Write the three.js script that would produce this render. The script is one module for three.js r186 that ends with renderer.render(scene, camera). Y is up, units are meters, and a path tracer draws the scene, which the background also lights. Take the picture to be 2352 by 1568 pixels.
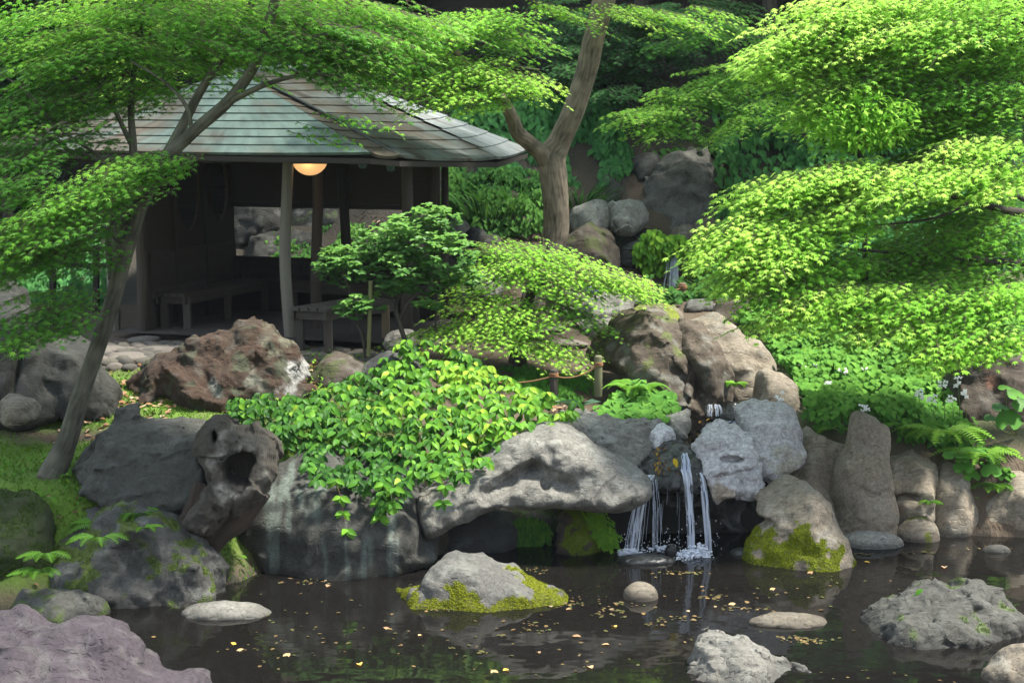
import * as THREE from 'three';
import { mergeGeometries, mergeVertices } from 'three/addons/utils/BufferGeometryUtils.js';
import { RoundedBoxGeometry } from 'three/addons/geometries/RoundedBoxGeometry.js';

const RGB0 = (r, g, b) => new THREE.Color().setRGB(r, g, b);
// ---------------------------------------------------------------- camera, sky, sun, exposure
const scene = new THREE.Scene();
const EYE = 3.6, PITCH = 7.4 * Math.PI / 180, FOCAL = 3480;          // focal length in units of a 2352 pixel wide frame
const camera = new THREE.PerspectiveCamera(2 * Math.atan(784 / FOCAL) * 180 / Math.PI, 1024 / 682, 0.1, 300);
camera.position.set(0, EYE, 0);
camera.rotation.set(-PITCH, 0, 0);
camera.updateMatrixWorld(true);
scene.add(camera);

const renderer = new THREE.WebGLRenderer({ antialias: true });
renderer.toneMapping = THREE.LinearToneMapping;
renderer.toneMappingExposure = 2.65;
renderer.shadowMap.enabled = true;

{ // hazy bright spring sky, computed
  const w = 256, h = 128, data = new Float32Array(w * h * 4);
  for (let j = 0; j < h; j++) for (let i = 0; i < w; i++) {
    const el = ((j + 0.5) / h - 0.5) * Math.PI, up = Math.max(0, Math.sin(el)), o = (j * w + i) * 4;
    const k = 0.75 + 0.35 * up, hz = Math.exp(-up * 5);
    data[o] = 0.62 * k * (0.82 + 0.12 * hz); data[o + 1] = 0.62 * k * (0.95 + 0.03 * hz); data[o + 2] = 0.62 * k * (1.16 - 0.14 * hz); data[o + 3] = 1;
  }
  const sky = new THREE.DataTexture(data, w, h, THREE.RGBAFormat, THREE.FloatType);
  sky.mapping = THREE.EquirectangularReflectionMapping;
  sky.magFilter = sky.minFilter = THREE.LinearFilter;
  sky.needsUpdate = true;
  scene.background = sky; scene.environment = sky;
}
scene.fog = new THREE.FogExp2(RGB0(0.62, 0.72, 0.86), 0.0003);       // the faint spring haze that lifts the far shadows
const sun = new THREE.DirectionalLight(new THREE.Color(1.0, 0.95, 0.84), 5);
const SUN_TO = new THREE.Vector3(0.4, 0.86, 0.08).normalize();
sun.position.set(0, 1, -15).addScaledVector(SUN_TO, 40);
sun.target.position.set(0, 1, -15);
sun.castShadow = true;
sun.shadow.radius = 13;
sun.shadow.mapSize.set(4096, 4096);
Object.assign(sun.shadow.camera, { left: -16, right: 16, top: 16, bottom: -16, near: 1, far: 90 });
scene.add(sun, sun.target);

// ---------------------------------------------------------------- helpers
const V = (x, y, z) => new THREE.Vector3(x, y, z);
function rng(seed) { let a = seed >>> 0; return () => { a = (a + 0x6D2B79F5) >>> 0; let t = a; t = Math.imul(t ^ (t >>> 15), t | 1); t ^= t + Math.imul(t ^ (t >>> 7), t | 61); return ((t ^ (t >>> 14)) >>> 0) / 4294967296; }; }
const clamp = (x, a, b) => Math.min(b, Math.max(a, x)), lerp = (a, b, t) => a + (b - a) * t;
const smooth = (a, b, x) => { const t = clamp((x - a) / (b - a), 0, 1); return t * t * (3 - 2 * t); };
// cellular noise: each cell of a jittered grid has one value, so that it steps at the borders
function cells(x, y, z) { const X = Math.floor(x), Y = Math.floor(y), Z = Math.floor(z); let b = 9, v = 0; for (let k = -1; k < 2; k++) for (let j = -1; j < 2; j++) for (let i = -1; i < 2; i++) { const h = PERM[PERM[PERM[(X + i) & 255] + ((Y + j) & 255)] + ((Z + k) & 255)], dx = X + i + PERM[h] / 255 - x, dy = Y + j + PERM[h + 77] / 255 - y, dz = Z + k + PERM[h + 151] / 255 - z, e = dx * dx + dy * dy + dz * dz; if (e < b) { b = e; v = h; } } return v / 255 - 0.5; }
// gradient noise
const PERM = new Uint8Array(512);
{ const r = rng(77), p = [...Array(256).keys()]; for (let i = 255; i > 0; i--) { const j = Math.floor(r() * (i + 1)); [p[i], p[j]] = [p[j], p[i]]; } for (let i = 0; i < 512; i++) PERM[i] = p[i & 255]; }
function grad(h, x, y, z) { h &= 15; const u = h < 8 ? x : y, v = h < 4 ? y : h === 12 || h === 14 ? x : z; return ((h & 1) ? -u : u) + ((h & 2) ? -v : v); }
function noise(x, y, z) {
  const fx = Math.floor(x), fy = Math.floor(y), fz = Math.floor(z), X = fx & 255, Y = fy & 255, Z = fz & 255; x -= fx; y -= fy; z -= fz;
  const u = x * x * x * (x * (x * 6 - 15) + 10), v = y * y * y * (y * (y * 6 - 15) + 10), w = z * z * z * (z * (z * 6 - 15) + 10);
  const A = PERM[X] + Y, AA = PERM[A] + Z, AB = PERM[A + 1] + Z, B = PERM[X + 1] + Y, BA = PERM[B] + Z, BB = PERM[B + 1] + Z;
  const l = (a, b, t) => a + t * (b - a);
  return l(l(l(grad(PERM[AA], x, y, z), grad(PERM[BA], x - 1, y, z), u), l(grad(PERM[AB], x, y - 1, z), grad(PERM[BB], x - 1, y - 1, z), u), v),
    l(l(grad(PERM[AA + 1], x, y, z - 1), grad(PERM[BA + 1], x - 1, y, z - 1), u), l(grad(PERM[AB + 1], x, y - 1, z - 1), grad(PERM[BB + 1], x - 1, y - 1, z - 1), u), v), w);
}
function fbm(x, y, z, o = 4) { let s = 0, a = 1, n = 0; for (let i = 0; i < o; i++) { s += a * noise(x, y, z); n += a; a *= 0.5; x = x * 2.03 + 11.3; y = y * 2.03 + 5.7; z = z * 2.03 + 3.1; } return s / n; }
function ridge(x, y, z, o = 3) { let s = 0, a = 1, n = 0; for (let i = 0; i < o; i++) { s += a * (1 - 2 * Math.abs(noise(x, y, z))); n += a; a *= 0.5; x = x * 2.1 + 4.3; y = y * 2.1 + 8.7; z = z * 2.1 + 1.1; } return s / n; }

// a point of the frame (2352 x 1568 units) at a distance d ahead, or on the level h
const PC = Math.cos(PITCH), PS = Math.sin(PITCH);
function W(px, py, d) { const a = (px - 1176) / FOCAL, b = (784 - py) / FOCAL, t = d / (PC + b * PS); return V(a * t, EYE + t * (b * PC - PS), -d); }
function G(px, py, h) { const b = (784 - py) / FOCAL, t = (h - EYE) / (b * PC - PS); return W(px, py, t * (PC + b * PS)); }
const inFrame = (p) => { const q = p.clone().applyMatrix4(camera.matrixWorldInverse); const k = FOCAL / -q.z; return Math.abs(q.x * k) < 1190 && Math.abs(q.y * k) < 800; };

const taken = {};
function numbered(n) { taken[n] = (taken[n] ?? -1) + 1; return taken[n] ? n + '_' + String(taken[n]).padStart(3, '0') : n; }
function tag(o, label, category, group) { o.userData = { ...o.userData, label, category }; if (group) o.userData.group = group; return o; }
function thing(name, label, category, pos, group) { const o = new THREE.Group(); o.name = numbered(name); scene.add(o); if (pos) o.position.copy(pos); return tag(o, label, category, group); }
function part(name, geo, mat, parent, kind) { const m = new THREE.Mesh(geo, mat); m.name = name; m.castShadow = m.receiveShadow = true; (parent || scene).add(m); if (kind) m.userData.kind = kind; return m; }
function single(name, geo, mat, label, category, group) { const m = part(numbered(name), geo, mat, scene); return tag(m, label, category, group); }
function structure(name, geo, mat) { return part(numbered(name), geo, mat, scene, 'structure'); }
// moves geometry given in world coordinates under an object standing at its own base
const local = (geo, o) => geo.translate(-o.position.x, -o.position.y, -o.position.z);
const RGB = (r, g, b) => new THREE.Color().setRGB(r, g, b);
const std = (c, rough = 0.85, more = {}) => new THREE.MeshStandardMaterial({ color: Array.isArray(c) ? RGB(...c) : c, roughness: rough, ...more });

// ---------------------------------------------------------------- computed textures
function grainTexture(size, f, seed) {                                // tileable enough: blended across its border
  const d = new Uint8Array(size * size * 4);
  for (let j = 0; j < size; j++) for (let i = 0; i < size; i++) { const v = clamp(Math.round(f(i / size, j / size, seed) * 255), 0, 255), o = (j * size + i) * 4; d[o] = d[o + 1] = d[o + 2] = v; d[o + 3] = 255; }
  const t = new THREE.DataTexture(d, size, size); t.wrapS = t.wrapT = THREE.RepeatWrapping; t.magFilter = THREE.LinearFilter; t.minFilter = THREE.LinearMipmapLinearFilter; t.needsUpdate = true; return t;
}
function pn(x, y, p, s) { // gradient noise that repeats after p cells
  const X = Math.floor(x), Y = Math.floor(y), fx = x - X, fy = y - Y, u = fx * fx * (3 - 2 * fx), v = fy * fy * (3 - 2 * fy), g = (i, j, a, b) => { const h = PERM[PERM[(((X + i) % p) + p) % p] + (((Y + j) % p + p) % p) + s & 511] * 0.0246; return Math.cos(h) * a + Math.sin(h) * b; };
  return 1.4 * lerp(lerp(g(0, 0, fx, fy), g(1, 0, fx - 1, fy), u), lerp(g(0, 1, fx, fy - 1), g(1, 1, fx - 1, fy - 1), u), v);
}
function torus4(u, v, s, k, o) { let r = 0, a = 1, n = 0, p = Math.max(2, Math.round(k * 0.5)); for (let i = 0; i < o; i++) { r += a * pn(u * p, v * p, p, (s * 13 + i * 29) & 255); n += a; a *= 0.55; p *= 2; } return r / n; }
const texStone = grainTexture(512, (u, v, s) => 0.5 + 0.55 * torus4(u, v, s, 16, 5) - 0.5 * smooth(0.18, 0.4, torus4(u, v, s + 9, 34, 2)), 3);
const texPit = grainTexture(512, (u, v, s) => 0.65 + 0.4 * torus4(u, v, s, 20, 5) - 0.75 * smooth(0.1, 0.32, torus4(u, v, s + 5, 26, 2)), 8);
const texSpeck = grainTexture(512, (u, v, s) => 0.76 + 0.42 * torus4(u, v, s, 30, 5) + 0.3 * smooth(0.12, 0.4, torus4(u, v, s + 3, 90, 2)) - 0.28 * smooth(0.08, 0.4, torus4(u, v, s + 7, 60, 3)), 13);
const texBark = grainTexture(512, (u, v, s) => 0.5 + 0.5 * torus4(u, v * 1, s, 10, 4) + 0.3 * noise(u * 60, v * 6, s), 5);
const texWood = grainTexture(512, (u, v, s) => 0.55 + 0.3 * noise(u * 46, v * 2.2, s) + 0.25 * noise(u * 120, v * 5, s + 4) + 0.2 * torus4(u, v, s, 6, 3), 15);
const texFuzz = grainTexture(512, (u, v, s) => 0.5 + 0.9 * torus4(u, v, s, 60, 3), 21);
const texWave = grainTexture(512, (u, v, s) => 0.5 + 0.5 * torus4(u, v, s, 9, 3), 31);

// ---------------------------------------------------------------- surface nets: a field below zero inside becomes a mesh
function netMesh(field, lo, hi, cell) {
  const nx = Math.ceil((hi.x - lo.x) / cell) + 1, ny = Math.ceil((hi.y - lo.y) / cell) + 1, nz = Math.ceil((hi.z - lo.z) / cell) + 1;
  const F = new Float32Array(nx * ny * nz), at = (i, j, k) => i + nx * (j + ny * k);
  for (let k = 0; k < nz; k++) for (let j = 0; j < ny; j++) for (let i = 0; i < nx; i++)
    F[at(i, j, k)] = (i === 0 || j === 0 || k === 0 || i === nx - 1 || j === ny - 1 || k === nz - 1) ? 1 : field(lo.x + i * cell, lo.y + j * cell, lo.z + k * cell);
  const id = new Int32Array(nx * ny * nz).fill(-1), pos = [], idx = [];
  const E = [[0, 1], [2, 3], [4, 5], [6, 7], [0, 2], [1, 3], [4, 6], [5, 7], [0, 4], [1, 5], [2, 6], [3, 7]];
  for (let k = 0; k < nz - 1; k++) for (let j = 0; j < ny - 1; j++) for (let i = 0; i < nx - 1; i++) {
    const g = []; let inside = 0;
    for (let c = 0; c < 8; c++) { const v = F[at(i + (c & 1), j + ((c >> 1) & 1), k + (c >> 2))]; g.push(v); if (v < 0) inside++; }
    if (inside === 0 || inside === 8) continue;
    let x = 0, y = 0, z = 0, n = 0;
    for (const [a, b] of E) { if ((g[a] < 0) === (g[b] < 0)) continue; const t = g[a] / (g[a] - g[b]); x += (a & 1) + t * ((b & 1) - (a & 1)); y += ((a >> 1) & 1) + t * (((b >> 1) & 1) - ((a >> 1) & 1)); z += (a >> 2) + t * ((b >> 2) - (a >> 2)); n++; }
    id[at(i, j, k)] = pos.length / 3; pos.push(lo.x + (i + x / n) * cell, lo.y + (j + y / n) * cell, lo.z + (k + z / n) * cell);
  }
  const quad = (a, b, c, d, flip) => { if (a < 0 || b < 0 || c < 0 || d < 0) return; flip ? idx.push(a, c, b, a, d, c) : idx.push(a, b, c, a, c, d); };
  for (let k = 1; k < nz - 1; k++) for (let j = 1; j < ny - 1; j++) for (let i = 1; i < nx - 1; i++) {
    const v = F[at(i, j, k)] < 0;
    if (v !== (F[at(i + 1, j, k)] < 0)) quad(id[at(i, j - 1, k - 1)], id[at(i, j, k - 1)], id[at(i, j, k)], id[at(i, j - 1, k)], !v);
    if (v !== (F[at(i, j + 1, k)] < 0)) quad(id[at(i - 1, j, k - 1)], id[at(i - 1, j, k)], id[at(i, j, k)], id[at(i, j, k - 1)], !v);
    if (v !== (F[at(i, j, k + 1)] < 0)) quad(id[at(i - 1, j - 1, k)], id[at(i, j - 1, k)], id[at(i, j, k)], id[at(i - 1, j, k)], !v);
  }
  const geo = new THREE.BufferGeometry();
  geo.setAttribute('position', new THREE.Float32BufferAttribute(pos, 3)); geo.setIndex(idx); geo.computeVertexNormals();
  return geo;
}
// uv in metres from the side each vertex faces, and colours from a function of place and normal
function dress(geo, colour, uvScale = 1) {
  const P = geo.attributes.position, N = geo.attributes.normal, n = P.count, uv = new Float32Array(n * 2), col = new Float32Array(n * 3), c = [0, 0, 0], moss = []; geo.userData.moss = moss;
  for (let i = 0; i < n; i++) {
    const x = P.getX(i), y = P.getY(i), z = P.getZ(i), nx = N.getX(i), ny = N.getY(i), nz = N.getZ(i);
    uv[2 * i] = (x - 0.6 * z * clamp(nx * 2, -1, 1)) * uvScale; uv[2 * i + 1] = (y - z * 0.8) * uvScale;
    if (colour) { c.m = 0; colour(x, y, z, nx, ny, nz, c); col.set(c, 3 * i); if (c.m > 0.55 && ny > -0.4) moss.push(i); }
  }
  geo.setAttribute('uv', new THREE.BufferAttribute(uv, 2)); if (colour) geo.setAttribute('color', new THREE.BufferAttribute(col, 3));
  return geo;
}
// a tapering limb along points [x,y,z,r]
function limb(pts, seg = 10, per = 6, wob = 0.06, seed = 1) {
  const curve = new THREE.CatmullRomCurve3(pts.map((p) => V(p[0], p[1], p[2])), false, 'centripetal'), n = (pts.length - 1) * per, pos = [], uv = [], idx = [];
  let len = 0, last = null; const up = V(0.13, 0.2, 0.97);
  for (let i = 0; i <= n; i++) {
    const t = i / n, s = t * (pts.length - 1), a = Math.min(pts.length - 2, Math.floor(s)), c = curve.getPoint(t), dir = curve.getTangent(t), r = lerp(pts[a][3], pts[a + 1][3], s - a);
    if (last) len += c.distanceTo(last); last = c;
    const sx = V().crossVectors(up, dir).normalize(), sy = V().crossVectors(dir, sx).normalize();
    for (let k = 0; k <= seg; k++) {
      const an = (k % seg) / seg * Math.PI * 2, w = 1 + wob * fbm(Math.cos(an) * 1.3 + seed * 7, Math.sin(an) * 1.3, len * 2.2 + seed, 3) * 2, q = c.clone().addScaledVector(sx, Math.cos(an) * r * w).addScaledVector(sy, Math.sin(an) * r * w);
      pos.push(q.x, q.y, q.z); uv.push(k / seg * Math.max(0.08, r * 4), len);
    }
  }
  for (let i = 0; i < n; i++) for (let k = 0; k < seg; k++) { const a = i * (seg + 1) + k, b = a + seg + 1; idx.push(a, a + 1, b, b, a + 1, b + 1); }
  const c0 = pos.length / 3, e = pts[pts.length - 1]; pos.push(e[0], e[1], e[2]); uv.push(0, len); for (let k = 0; k < seg; k++) idx.push(n * (seg + 1) + k, n * (seg + 1) + k + 1, c0);
  const g = new THREE.BufferGeometry(); g.setAttribute('position', new THREE.Float32BufferAttribute(pos, 3)); g.setAttribute('uv', new THREE.Float32BufferAttribute(uv, 2)); g.setIndex(idx); g.computeVertexNormals();
  return g;
}
// limb through frame points [px, py, d, radius in metres]
const limbPx = (pts, ...more) => limb(pts.map(([x, y, d, r]) => { const p = W(x, y, d); return [p.x, p.y, p.z, r]; }), ...more);
function box(a, b, r = 0) { // between two corners
  const s = V().subVectors(b, a); const g = r ? new RoundedBoxGeometry(s.x, s.y, s.z, 1, r) : new THREE.BoxGeometry(s.x, s.y, s.z); return g.translate((a.x + b.x) / 2, (a.y + b.y) / 2, (a.z + b.z) / 2);
}
// a straight timber from a to b, w wide and h thick, chamfered
function beam(a, b, w, h, r = 0.006) { const d = V().subVectors(b, a), L = d.length(), g = new RoundedBoxGeometry(w, h, L, 1, Math.min(r, w / 3, h / 3)), m = new THREE.Matrix4(), z = d.clone().normalize(), x = V().crossVectors(Math.abs(z.y) > 0.95 ? V(0, 0, 1) : V(0, 1, 0), z).normalize(), y = V().crossVectors(z, x); m.makeBasis(x, y, z).setPosition(V().addVectors(a, b).multiplyScalar(0.5)); const uv = g.attributes.uv, P = g.attributes.position; for (let i = 0; i < P.count; i++) uv.setXY(i, P.getX(i) + P.getY(i), P.getZ(i)); return g.applyMatrix4(m); }
// ---------------------------------------------------------------- the ground: pond bed, banks, terrace, hillside
const NEAR = [[-60, 2], [3, 1.9], [5, 1.2], [6.6, -0.35]];
const PROFILE = [
  [-60, [...NEAR.map(([d, h]) => [d, h + 2]), [9, 1], [14, 2], [30, 9], [60, 20]]],
  [-12, [...NEAR, [8.5, -0.2], [9.5, 0.5], [12, 1.1], [16, 1.6], [21, 2], [30, 9], [60, 20]]],
  [-6.5, [...NEAR, [10.4, -0.5], [11.2, 0.35], [12.3, 0.85], [14, 1.15], [15.3, 1.42], [21, 1.5], [23.2, 2.6], [27, 6.2], [34, 12], [60, 20]]],
  [-4, [...NEAR, [11.0, -0.5], [11.7, 0.3], [12.5, 0.78], [14.2, 1.16], [15.1, 1.42], [21, 1.5], [23, 2.7], [27, 6.2], [34, 12], [60, 20]]],
  [-2.9, [...NEAR, [11.6, -0.5], [12.2, 0.3], [13.0, 0.95], [14.3, 1.18], [15.0, 1.42], [20.6, 1.5], [22.4, 2.6], [26.5, 6.2], [34, 12], [60, 20]]],
  [-1.4, [...NEAR, [12.5, -0.5], [12.9, 0.3], [13.2, 0.92], [14.4, 1.2], [15.0, 1.4], [19.8, 1.5], [21.3, 2.7], [26, 6.2], [34, 12], [60, 20]]],
  [0, [...NEAR, [13.0, -0.5], [13.5, 0.0], [13.8, 0.75], [15.0, 1.12], [16.6, 1.4], [19, 1.6], [20.6, 2.6], [25, 5.6], [33, 12], [60, 20]]],
  [1.5, [...NEAR, [13.6, -0.5], [14.0, 0.5], [14.5, 0.72], [15.3, 0.92], [16.6, 1.3], [18.5, 1.62], [20.4, 2.0], [22.5, 3.9], [26, 6.2], [33, 12], [60, 20]]],
  [2.3, [...NEAR, [13.7, -0.5], [14.1, 0.5], [14.6, 0.8], [15.3, 0.97], [16.6, 1.3], [18.5, 1.7], [20.4, 2.0], [22.5, 3.9], [26, 6.2], [33, 12], [60, 20]]],
  [3.2, [...NEAR, [13.6, -0.5], [14.0, 0.55], [14.4, 0.85], [15.5, 1.15], [17, 1.66], [19.5, 2.1], [22, 3.4], [26, 6.4], [33, 12], [60, 20]]],
  [6.5, [...NEAR, [13.0, -0.5], [13.7, 0.5], [14.3, 0.85], [15.5, 1.2], [17, 1.7], [20, 2.4], [25, 6], [33, 12], [60, 20]]],
  [12, [...NEAR, [9, 0.4], [14, 1.4], [20, 3.2], [26, 7], [34, 13], [60, 20]]],
  [60, [...NEAR.map(([d, h]) => [d, h + 2]), [9, 1], [14, 2.5], [26, 8], [34, 13], [60, 20]]],
];
function along(pts, d) { if (d <= pts[0][0]) return pts[0][1]; for (let i = 1; i < pts.length; i++) if (d < pts[i][0]) return lerp(pts[i - 1][1], pts[i][1], (d - pts[i - 1][0]) / (pts[i][0] - pts[i - 1][0])); return pts[pts.length - 1][1]; }
const STREAM = [[1.5, 13.5, 0.6], [1.62, 14.0, 0.66], [1.95, 14.7, 0.8], [2.2, 15.3, 0.93], [2.25, 16.3, 0.98]];
function nearStream(x, d) { let best = 9, h = 0; for (let i = 1; i < STREAM.length; i++) { const [ax, ad, ah] = STREAM[i - 1], [bx, bd, bh] = STREAM[i], t = clamp(((x - ax) * (bx - ax) + (d - ad) * (bd - ad)) / ((bx - ax) ** 2 + (bd - ad) ** 2), 0, 1), e = Math.hypot(x - lerp(ax, bx, t), d - lerp(ad, bd, t)); if (e < best) { best = e; h = lerp(ah, bh, t); } } return [best, h]; }
function H(x, d) {
  let i = 1; while (i < PROFILE.length - 1 && x > PROFILE[i][0]) i++;
  const a = PROFILE[i - 1], b = PROFILE[i], t = clamp((x - a[0]) / (b[0] - a[0]), 0, 1);
  let h = lerp(along(a[1], d), along(b[1], d), t * t * (3 - 2 * t));
  const floor = smooth(-6.2, -5.4, x) * smooth(0.4, -0.4, x) * smooth(14.9, 15.4, d) * smooth(20.6, 19.8, d);
  h += (0.07 * fbm(x * 0.9, d * 0.9, 3.3, 4) + 0.02 * noise(x * 5, d * 5, 1)) * (1 - floor) * (1 + 2.5 * smooth(20, 26, d));
  if (x > 0.4 && x < 3.2 && d > 13.2 && d < 16.8) { const [e, sh] = nearStream(x, d); h = lerp(Math.min(h, sh - 0.1), h, smooth(0.28, 0.5, e)); }
  if (x > 1.2 && x < 2.9 && d > 18.7 && d < 20.2) h = Math.min(h, lerp(1.55, h, smooth(0.4, 0.75, Math.hypot((x - 2.05) / 1.2, d - 19.5))));
  return h;
}
const mossAt = (x, d) => smooth(-0.6, -1.6, x) * smooth(15.0, 14.7, d) * smooth(-0.12, 0.16, fbm(x * 1.3 + 4, d * 1.3, 8, 4) + 0.2 + 0.35 * smooth(-2.6, -4, x) * smooth(13.6, 12.4, d));
{
  const xs = [], ds = [];
  for (let x = -60; x < -8; x += 4) xs.push(x); for (let x = -8; x <= 8.001; x += 0.1) xs.push(x); for (let x = 12; x <= 60; x += 4) xs.push(x);
  for (let d = -60; d < 8; d += 4) ds.push(d); for (let d = 8; d < 22; d += 0.1) ds.push(d); for (let d = 22; d < 34; d += 0.3) ds.push(d); for (let d = 34; d <= 110; d += 4) ds.push(d);
  const pos = [], idx = [];
  for (const d of ds) for (const x of xs) pos.push(x, H(x, d), -d);
  for (let j = 0; j < ds.length - 1; j++) for (let i = 0; i < xs.length - 1; i++) { const a = j * xs.length + i, b = a + xs.length; idx.push(a, a + 1, b, a + 1, b + 1, b); }
  const g = new THREE.BufferGeometry(); g.setAttribute('position', new THREE.Float32BufferAttribute(pos, 3)); g.setIndex(idx); g.computeVertexNormals();
  const P = g.attributes.position, uv = new Float32Array(P.count * 2), col = new Float32Array(P.count * 3);
  for (let i = 0; i < P.count; i++) {
    const x = P.getX(i), y = P.getY(i), d = -P.getZ(i); uv[2 * i] = x * 1.1; uv[2 * i + 1] = d * 1.1;
    const n = fbm(x * 2.3, d * 2.3, 5, 4), m = mossAt(x, d) * smooth(0.05, 0.25, y), litter = 0.5 + 0.5 * noise(x * 9, d * 9, 4);
    let r = 0.06 + 0.03 * n + 0.03 * litter, gg = 0.046 + 0.022 * n + 0.017 * litter, b = 0.033 + 0.012 * n + 0.008 * litter;
    const right = smooth(2.2, 3, x) * smooth(14, 14.5, d);
    r = lerp(r, 0.05, right * 0.6); gg = lerp(gg, 0.075, right * 0.6); b = lerp(b, 0.02, right * 0.6);
    r = lerp(r, 0.085 + 0.05 * n, m); gg = lerp(gg, 0.155 + 0.07 * n, m); b = lerp(b, 0.014, m);
    if (y < 0.03) { r = 0.018 + 0.008 * n; gg = 0.015 + 0.007 * n; b = 0.012; }
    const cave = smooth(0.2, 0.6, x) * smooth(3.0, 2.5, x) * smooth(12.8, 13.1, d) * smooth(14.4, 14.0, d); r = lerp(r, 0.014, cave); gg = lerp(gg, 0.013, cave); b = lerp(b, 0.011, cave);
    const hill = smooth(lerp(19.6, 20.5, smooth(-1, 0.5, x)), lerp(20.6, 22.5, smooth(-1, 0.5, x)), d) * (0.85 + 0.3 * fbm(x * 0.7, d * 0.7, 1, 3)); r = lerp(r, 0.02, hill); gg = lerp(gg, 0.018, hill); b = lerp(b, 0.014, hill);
    col[3 * i] = r; col[3 * i + 1] = gg; col[3 * i + 2] = b;
  }
  g.setAttribute('uv', new THREE.BufferAttribute(uv, 2)); g.setAttribute('color', new THREE.BufferAttribute(col, 3));
  structure('ground', g, new THREE.MeshStandardMaterial({ vertexColors: true, roughness: 0.95, bumpMap: texFuzz, bumpScale: 0.012 }));
}
// ---------------------------------------------------------------- the pond
const waterMat = new THREE.MeshPhysicalMaterial({ color: RGB(0.0105, 0.0098, 0.0092), roughness: 0.022, ior: 1.33, transmission: 0.35, thickness: 0, bumpMap: texWave, bumpScale: 0.004 });
{
  const g = new THREE.PlaneGeometry(26, 11.5).rotateX(-Math.PI / 2).translate(0, 0, -10.6);
  const uv = g.attributes.uv; for (let i = 0; i < uv.count; i++) uv.setXY(i, uv.getX(i) * 26 / 1.9, uv.getY(i) * 11.5 / 1.5);
  structure('pond_water', g, waterMat);
}
// ---------------------------------------------------------------- rocks
const STONE = {
  tan: [[0.33, 0.275, 0.2], [0.2, 0.17, 0.135]], grey: [[0.2, 0.195, 0.18], [0.125, 0.12, 0.11]], pale: [[0.37, 0.355, 0.32], [0.24, 0.23, 0.2]], white: [[0.55, 0.54, 0.55], [0.36, 0.355, 0.36]],
  dark: [[0.085, 0.085, 0.083], [0.05, 0.052, 0.052]], black: [[0.03, 0.028, 0.025], [0.018, 0.017, 0.016]], purple: [[0.22, 0.165, 0.21], [0.1, 0.078, 0.1]], red: [[0.14, 0.056, 0.026], [0.075, 0.055, 0.032]],
  slate: [[0.14, 0.138, 0.118], [0.08, 0.08, 0.07]], brown: [[0.14, 0.105, 0.075], [0.075, 0.058, 0.042]], moss: [[0.07, 0.1, 0.012], [0.03, 0.05, 0.008]],
};
const rockMats = {
  stone: new THREE.MeshStandardMaterial({ vertexColors: true, map: texSpeck, roughness: 0.86, bumpMap: texStone, bumpScale: 0.008 }),
  pit: new THREE.MeshStandardMaterial({ vertexColors: true, map: texSpeck, roughness: 0.9, bumpMap: texPit, bumpScale: 0.009 }),
  wet: new THREE.MeshStandardMaterial({ vertexColors: true, roughness: 0.32, bumpMap: texStone, bumpScale: 0.015 }),
};
function smoothOutline(pts, n = 3) { const c = new THREE.CatmullRomCurve3(pts.map((p) => V(p[0], p[1], 0)), true, 'centripetal'); return c.getPoints(pts.length * n).slice(0, -1).map((p) => [p.x, p.y]); }
function insideDist(poly, x, y) { // positive inside
  let best = 1e9, inside = false;
  for (let i = 0, j = poly.length - 1; i < poly.length; j = i++) {
    const ax = poly[j][0], ay = poly[j][1], bx = poly[i][0], by = poly[i][1], ex = bx - ax, ey = by - ay, t = clamp(((x - ax) * ex + (y - ay) * ey) / (ex * ex + ey * ey + 1e-12), 0, 1), dx = x - ax - t * ex, dy = y - ay - t * ey;
    best = Math.min(best, dx * dx + dy * dy);
    if ((ay > y) !== (by > y) && x < (bx - ax) * (y - ay) / (by - ay) + ax) inside = !inside;
  }
  return (inside ? 1 : -1) * Math.sqrt(best);
}
let rockSeed = 1;
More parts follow.
